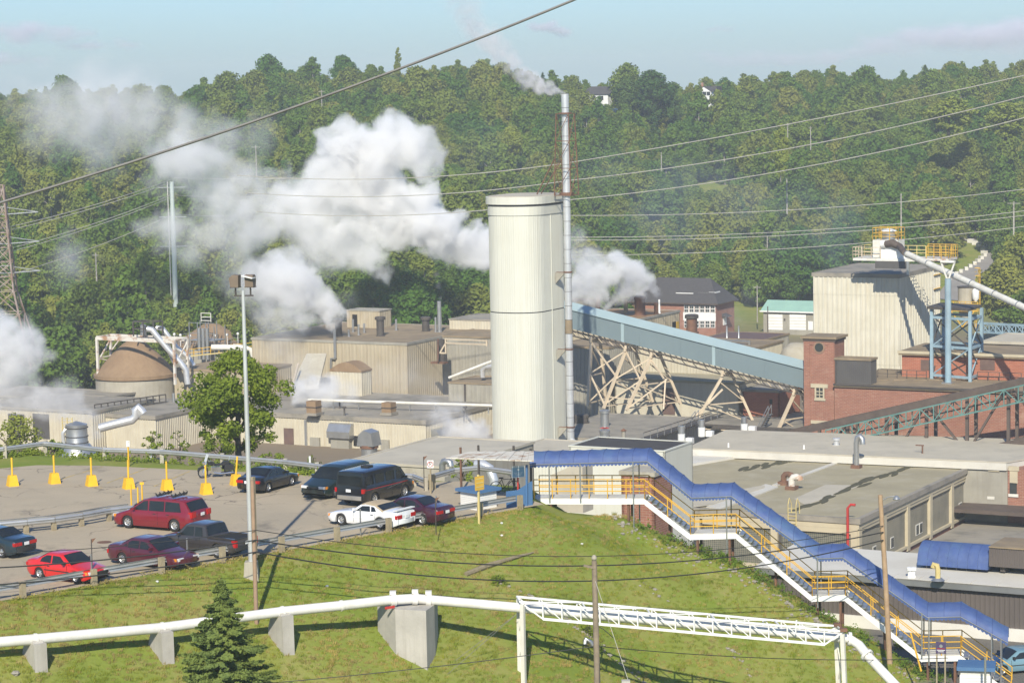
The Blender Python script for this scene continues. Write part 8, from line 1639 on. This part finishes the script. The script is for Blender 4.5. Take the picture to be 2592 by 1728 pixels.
# ------------------------------------------------------------------ steam, smoke, clouds, haze
def vol_mat(name, col, dens, aniso=0.):
    m = bpy.data.materials.new(name); m.use_nodes = True; t = m.node_tree; t.nodes.clear()
    o = t.nodes.new('ShaderNodeOutputMaterial'); v = t.nodes.new('ShaderNodeVolumePrincipled')
    v.inputs['Color'].default_value = col; v.inputs['Density'].default_value = dens; v.inputs['Anisotropy'].default_value = aniso
    t.links.new(v.outputs[0], o.inputs['Volume']); return m
def plume(name, label, cat, d, blobs, vox, mat, warp, squash=1., seed=0., depth=.25, floor=0.):
    """blobs: photo x, y, radius in px, density, edge sharpness. A density field of warped, overlapping balls fills a volume grid."""
    rg = random.Random(int(seed * 10) + 5)
    B = []
    for x, y, r, den, k in blobs:
        rad = r / F * d; c = Wp(x, y, d + rg.uniform(-1, 1) * depth * rad * 2); B.append((c, rad, den, k))
    org = sum((b[0] for b in B), Vector()) / len(B)
    ng = bpy.data.node_groups.new(name, 'GeometryNodeTree'); ng.is_modifier = True; ng.interface.new_socket('Geometry', in_out='OUTPUT', socket_type='NodeSocketGeometry')
    N = ng.nodes.new; Lk = ng.links.new; out = N('NodeGroupOutput'); pos = N('GeometryNodeInputPosition')
    def val(x, s):
        if hasattr(x, 'is_output'): Lk(x, s)
        else: s.default_value = x
    def ma(op, a, b=0., c=0.):
        n = N('ShaderNodeMath'); n.operation = op; val(a, n.inputs[0]); val(b, n.inputs[1]); val(c, n.inputs[2]); return n.outputs[0]
    def vm(op, a, b=None, sc=None):
        n = N('ShaderNodeVectorMath'); n.operation = op; val(a, n.inputs[0])
        if b is not None: val(b, n.inputs[1])
        if sc is not None: n.inputs['Scale'].default_value = sc
        return n
    P = pos.outputs[0]; amp_t = 0
    for sc, amp, det in warp:
        nz = N('ShaderNodeTexNoise'); nz.inputs['Scale'].default_value = sc; nz.inputs['Detail'].default_value = det; nz.inputs['Roughness'].default_value = .6
        Lk(vm('ADD', P, (seed * 13.1, seed * 7.7, seed * 3.3)).outputs[0], nz.inputs['Vector'])
        P = vm('ADD', P, vm('SCALE', vm('SUBTRACT', nz.outputs['Color'], (.5, .5, .5)).outputs[0], sc=amp).outputs[0]).outputs[0]; amp_t += amp * .22
    if squash != 1.: P = vm('MULTIPLY', P, (1, 1, 1 / squash)).outputs[0]
    tot = None
    for c, rad, den, k in B:
        c = c - org; cc = (c.x, c.y, c.z / squash)
        x = ma('MULTIPLY_ADD', vm('DISTANCE', P, cc).outputs['Value'], -k / rad, k)
        x = ma('MULTIPLY', ma('MINIMUM', ma('MAXIMUM', x, 0.), 1.), den)
        tot = x if tot is None else ma('MAXIMUM', tot, x)
    nz = N('ShaderNodeTexNoise'); nz.inputs['Scale'].default_value = warp[0][0] * 2.2; nz.inputs['Detail'].default_value = 4; Lk(vm('ADD', pos.outputs[0], (seed * 5.1, 9., 2.)).outputs[0], nz.inputs['Vector'])
    if floor < 1: tot = ma('MULTIPLY', tot, ma('MINIMUM', ma('MAXIMUM', ma('MULTIPLY_ADD', nz.outputs[0], 4., -1.35), floor), 1.))
    pad = amp_t + .3
    lo = [min((c - org)[i] - (rad * (squash if i == 2 else 1)) - pad for c, rad, _, _ in B) for i in range(3)]; hi = [max((c - org)[i] + (rad * (squash if i == 2 else 1)) + pad for c, rad, _, _ in B) for i in range(3)]
    vc = N('GeometryNodeVolumeCube'); Lk(tot, vc.inputs['Density']); vc.inputs['Min'].default_value = lo; vc.inputs['Max'].default_value = hi
    for i, a in enumerate('XYZ'): vc.inputs['Resolution ' + a].default_value = max(8, int((hi[i] - lo[i]) / vox))
    sm = N('GeometryNodeSetMaterial'); sm.inputs['Material'].default_value = mat; Lk(vc.outputs[0], sm.inputs[0]); Lk(sm.outputs[0], out.inputs[0])
    me = bpy.data.meshes.new(name); me.materials.append(mat); o = new_obj(name, me); o.location = org; o.modifiers.new('plume', 'NODES').node_group = ng
    return tag(o, label, cat, None, 'stuff')
steam = vol_mat('steam', (1, .995, .98, 1), 1.0, .0); smoke = vol_mat('smoke', (.93, .92, .92, 1), 1.0); bluesm = vol_mat('blue_smoke', (.62, .76, .92, 1), 1.0); cloudm = vol_mat('cloud', (.97, .94, .98, 1), 1.0)
WB = ((.13, 8., 1.), (.42, 3.8, 1.5), (1.2, 1.7, 2.5)); WF = ((.12, 9., 2.), (.4, 4.5, 3.))
plume('steam_plume', 'huge white steam plume billowing left from behind the tall tower', 'steam', 405, [
 (1240, 652, 48, .9, 7), (1195, 640, 54, .9, 7), (1150, 615, 60, .9, 7), (1105, 585, 66, .9, 7), (1060, 552, 68, .9, 7), (1078, 500, 56, .9, 7), (1020, 560, 62, .9, 6), (985, 520, 74, .9, 6), (940, 470, 84, .9, 6), (900, 400, 78, .9, 6), (862, 362, 58, .9, 6), (905, 345, 42, .8, 6), (1000, 352, 62, .8, 5), (1050, 372, 62, .7, 4.5), (1092, 402, 52, .5, 3.5), (960, 402, 84, .9, 5), (850, 480, 84, .7, 5), (790, 530, 88, .6, 4), (728, 515, 64, .5, 3.5), (680, 560, 64, .4, 3), (900, 590, 84, .6, 4), (950, 640, 58, .5, 4), (972, 684, 34, .4, 3.5), (820, 620, 74, .4, 3), (760, 590, 70, .3, 2.5), (640, 520, 60, .25, 2.5), (690, 470, 50, .2, 2.5)], .22, steam, WB, seed=1., floor=.35)
plume('drifting_steam', 'thin grey steam drifting off over the hillside at the upper left', 'steam', 415, [
 (600, 640, 60, .25, 2), (570, 590, 66, .3, 2), (600, 470, 70, .25, 2), (590, 700, 56, .14, 1.8), (520, 560, 60, .25, 2), (610, 410, 60, .16, 1.6), (60, 260, 70, .12, 1.5), (400, 470, 60, .16, 1.7), (480, 330, 80, .2, 1.6),  (620, 580, 85, 0.368, 2), (560, 520, 85, 0.230, 1.7), (540, 440, 107, 0.230, 1.7), (470, 395, 98, 0.322, 2), (425, 400, 69, 0.368, 2.2), (560, 370, 85, 0.184, 1.5), (650, 340, 73, 0.103, 1.3), (380, 590, 49, 0.230, 2), (435, 590, 69, 0.253, 2), (490, 625, 62, 0.184, 1.7), (335, 285, 125, 0.196, 1.5), (230, 285, 134, 0.196, 1.5), (140, 270, 98, 0.184, 1.5), (120, 340, 85, 0.127, 1.3), (260, 380, 98, 0.115, 1.3), (300, 215, 73, 0.069, 1.2), (165, 650, 73, 0.115, 1.6), (420, 300, 89, 0.115, 1.3)], .5, steam, WF, seed=2., floor=.12)
plume('steam_plume', 'white steam plume from the left mushroom vent of the mill roof', 'steam', 372, [
 (858, 806, 19, 0.90, 6), (840, 793, 31, 0.90, 6), (815, 772, 44, 0.90, 6), (785, 742, 56, 0.85, 6), (750, 716, 64, 0.70, 5), (710, 692, 64, 0.55, 4), (680, 722, 69, 0.40, 3), (660, 690, 58, 0.45, 2.5), (640, 740, 69, 0.25, 2), (700, 772, 69, 0.32, 2), (760, 792, 51, 0.45, 3), (720, 830, 56, 0.09, 1.5)], .25, steam, ((.18, 6., 1.), (.55, 2.6, 1.5), (1.5, 1., 2.)), seed=3., floor=.35)
plume('steam_plume', 'white steam plume from the rusty stacks right of the tall tower', 'steam', 350, [
 (1664, 760, 8, 1.00, 5), (1652, 744, 21, 1.00, 6), (1630, 720, 35, 1.00, 6), (1598, 694, 45, 1.00, 6), (1560, 672, 52, 0.91, 5), (1524, 682, 55, 0.78, 4), (1490, 702, 52, 0.52, 3.5), (1620, 764, 9, 1.00, 5), (1605, 748, 23, 1.00, 5), (1575, 735, 35, 0.91, 5), (1500, 744, 32, 1.00, 5), (1462, 738, 35, 1.00, 5), (1538, 758, 21, 0.91, 5), (1470, 655, 62, 0.39, 2), (1450, 610, 55, 0.26, 1.7)], .2, steam, ((.22, 5., 1.), (.7, 2.2, 1.5), (1.8, .8, 2.)), seed=4., floor=.35)
plume('stack_smoke', 'white to grey smoke trailing up left from the slim stack', 'smoke', 281, [
 (1422, 234, 8, 2.400, 4), (1408, 230, 12, 2.400, 4), (1390, 224, 17, 2.250, 4), (1368, 218, 20, 1.950, 4), (1345, 208, 24, 1.350, 3), (1322, 188, 26, 1.300, 2.5), (1298, 160, 34, 0.780, 2), (1265, 130, 41, 0.624, 1.8), (1235, 98, 43, 0.624, 1.8), (1200, 70, 43, 0.520, 1.7), (1185, 30, 48, 0.416, 1.6), (1160, -15, 55, 0.338, 1.5)], .11, smoke, ((.5, 2.2, 1.), (1.3, 1.0, 2.)), seed=5., floor=.25)
plume('stack_smoke', 'faint grey smoke scrap high in the sky left of the stack trail', 'smoke', 290, [(735, 15, 38, .07, 1.6), (760, -5, 34, .05, 1.5), (950, 10, 60, .015, 1.3), (1010, -5, 60, .02, 1.3)], .3, smoke, ((.5, 2.4, 1.), (1.3, 1.0, 2.)), seed=6., floor=.2)
plume('steam_plume', 'grey white steam cloud at the left edge above the silver tank', 'steam', 296, [
 (-20, 865, 84, .6, 4), (40, 900, 72, .6, 4), (58, 856, 58, .5, 4), (10, 960, 62, .45, 3), (80, 962, 40, .35, 3), (130, 1010, 52, .3, 2.5), (190, 1030, 50, .38, 3), (226, 1062, 38, .38, 3), (246, 1098, 26, .6, 3), (238, 1122, 16, .7, 3), (30, 1000, 66, .4, 2.5), (85, 1010, 52, .4, 2.5), (-10, 940, 80, .5, 3), (165, 1000, 50, .2, 2), (100, 900, 30, .4, 3)], .2, steam, ((.25, 4.5, 1.), (.7, 2., 1.5), (1.8, .7, 2.)), seed=7., floor=.3)
plume('steam_puff', 'low steam puff at the right end of the low cream building', 'steam', 318, [(1115, 1062, 46, 0.480, 2.5), (1160, 1085, 43, 0.960, 3.5), (1212, 1090, 41, 1.200, 3.5), (1190, 1108, 39, 0.720, 3), (1085, 1035, 46, 0.168, 1.8), (1140, 1040, 46, 0.168, 1.7)], .16, steam, ((.3, 3.6, 1.), (.9, 1.6, 2.)), seed=8., floor=.25)
plume('steam_puff', 'steam puff at the foot of the inclined chute', 'steam', 345, [(775, 985, 46, 0.840, 3), (822, 990, 46, 0.840, 3), (872, 1002, 46, 0.360, 2), (745, 1003, 27, 0.960, 3), (705, 870, 75, 0.072, 1.4), (750, 930, 57, 0.096, 1.4), (960, 960, 64, 0.072, 1.3), (1030, 950, 75, 0.072, 1.3), (1100, 985, 57, 0.072, 1.3)], .2, steam, ((.3, 3.6, 1.), (.9, 1.6, 2.)), seed=9., floor=.25)
plume('stack_wisp', 'thin smoke wisp rising from the thin stack on the mill roof', 'smoke', 378, [(1113, 752, 7, .35, 2), (1111, 725, 10, .25, 2), (1107, 695, 12, .18, 1.8), (1103, 660, 14, .12, 1.6), (1100, 625, 16, .07, 1.5)], .15, smoke, ((.6, 1.6, 1.), (1.6, .7, 2.)), seed=10., floor=.4)
plume('roof_wisp', 'small steam wisp beside the stair house on the mill roof', 'steam', 380, [(918, 822, 10, .2, 2), (926, 803, 15, .16, 2), (940, 786, 16, .1, 1.8), (880, 760, 40, .05, 1.5)], .18, steam, ((.6, 1.8, 1.), (1.6, .7, 2.)), seed=11., floor=.3)
plume('yard_steam', 'thin steam drifting before the brick office house', 'steam', 455, [(1885, 755, 40, .03, 1.5), (1860, 790, 40, .04, 1.5), (1790, 815, 40, .03, 1.5), (1745, 810, 30, .04, 1.5)], .4, steam, ((.2, 4., 1.), (.7, 2., 2.)), seed=12., floor=.2)
plume('blue_smoke', 'thin bluish smoke lying over the wood right of the tower', 'smoke', 418, [(1560, 470, 130, .010, 1.4), (1700, 520, 150, .014, 1.4), (1880, 520, 130, .014, 1.4), (1990, 560, 120, .018, 1.4), (2090, 590, 110, .018, 1.4), (1780, 420, 120, .010, 1.4), (1200, 420, 110, .012, 1.4), (1330, 450, 100, .010, 1.4)], 1.0, bluesm, ((.06, 14., 2.), (.2, 6., 3.)), seed=13., floor=.15)
CD = 4300.
for lab, sq, bl, sd in (('flat lavender cloud streaks at the upper left', .32, [(-30, 78, 60, 0.0308, 1.4), (30, 75, 60, 0.0308, 1.4), (90, 72, 60, 0.0385, 1.4), (150, 78, 60, 0.0385, 1.4), (205, 72, 40, 0.0231, 1.4), (60, 92, 60, 0.0308, 1.4), (130, 94, 50, 0.0308, 1.4)], 21.), ('narrow lavender cloud below the streaks at the upper left', .28, [(180, 116, 40, 0.0385, 1.4), (240, 112, 45, 0.0385, 1.4), (300, 107, 45, 0.0308, 1.4)], 22.), ('low lavender cloud bank at the left edge', .3, [(-20, 148, 60, 0.0462, 1.4), (40, 146, 55, 0.0385, 1.4), (90, 146, 40, 0.0231, 1.4)], 23.), ('small bright puff cloud right of the stack smoke', .62, [(1352, 66, 26, 0.0462, 1.6), (1382, 60, 30, 0.0924, 1.8), (1405, 74, 26, 0.0924, 1.8), (1412, 86, 18, 0.0770, 1.8)], 24.), ('faint small cloud puff in the upper right sky', .5, [(1808, 70, 26, 0.0308, 1.5), (1830, 68, 22, 0.0231, 1.5)], 25.), ('long pale cloud streak low over the right skyline', .26, [(1830, 150, 70, 0.0271, 1.4), (1910, 146, 80, 0.0308, 1.4), (2000, 146, 80, 0.0271, 1.4), (2090, 138, 80, 0.0308, 1.4), (2180, 132, 80, 0.0271, 1.4), (2270, 130, 80, 0.0154, 1.4)], 26.), ('broad pale cloud bank at the upper right edge', .36, [(2230, 106, 80, 0.0308, 1.4), (2320, 96, 90, 0.0385, 1.4), (2410, 92, 100, 0.0462, 1.4), (2500, 88, 110, 0.0462, 1.4), (2600, 84, 120, 0.0462, 1.4), (2560, 116, 90, 0.0231, 1.4)], 27.)):
    plume('cloud', lab, 'cloud', CD, bl, 7. if 'puff' not in lab else 3., cloudm, ((.008, 60., 2.), (.03, 22., 2.)), squash=sq, seed=sd, floor=.5)
HZ = MB(); HZ.ob((-2600, -80, -27), (5200, 0, 0), (0, 3750, 0), (0, 0, 75)); m_ = vol_mat('haze', (.86, .93, 1, 1), .00026); o = HZ.build('haze', m_, None); tag(o, 'pale summer haze in the valley air', 'haze', None, 'stuff')
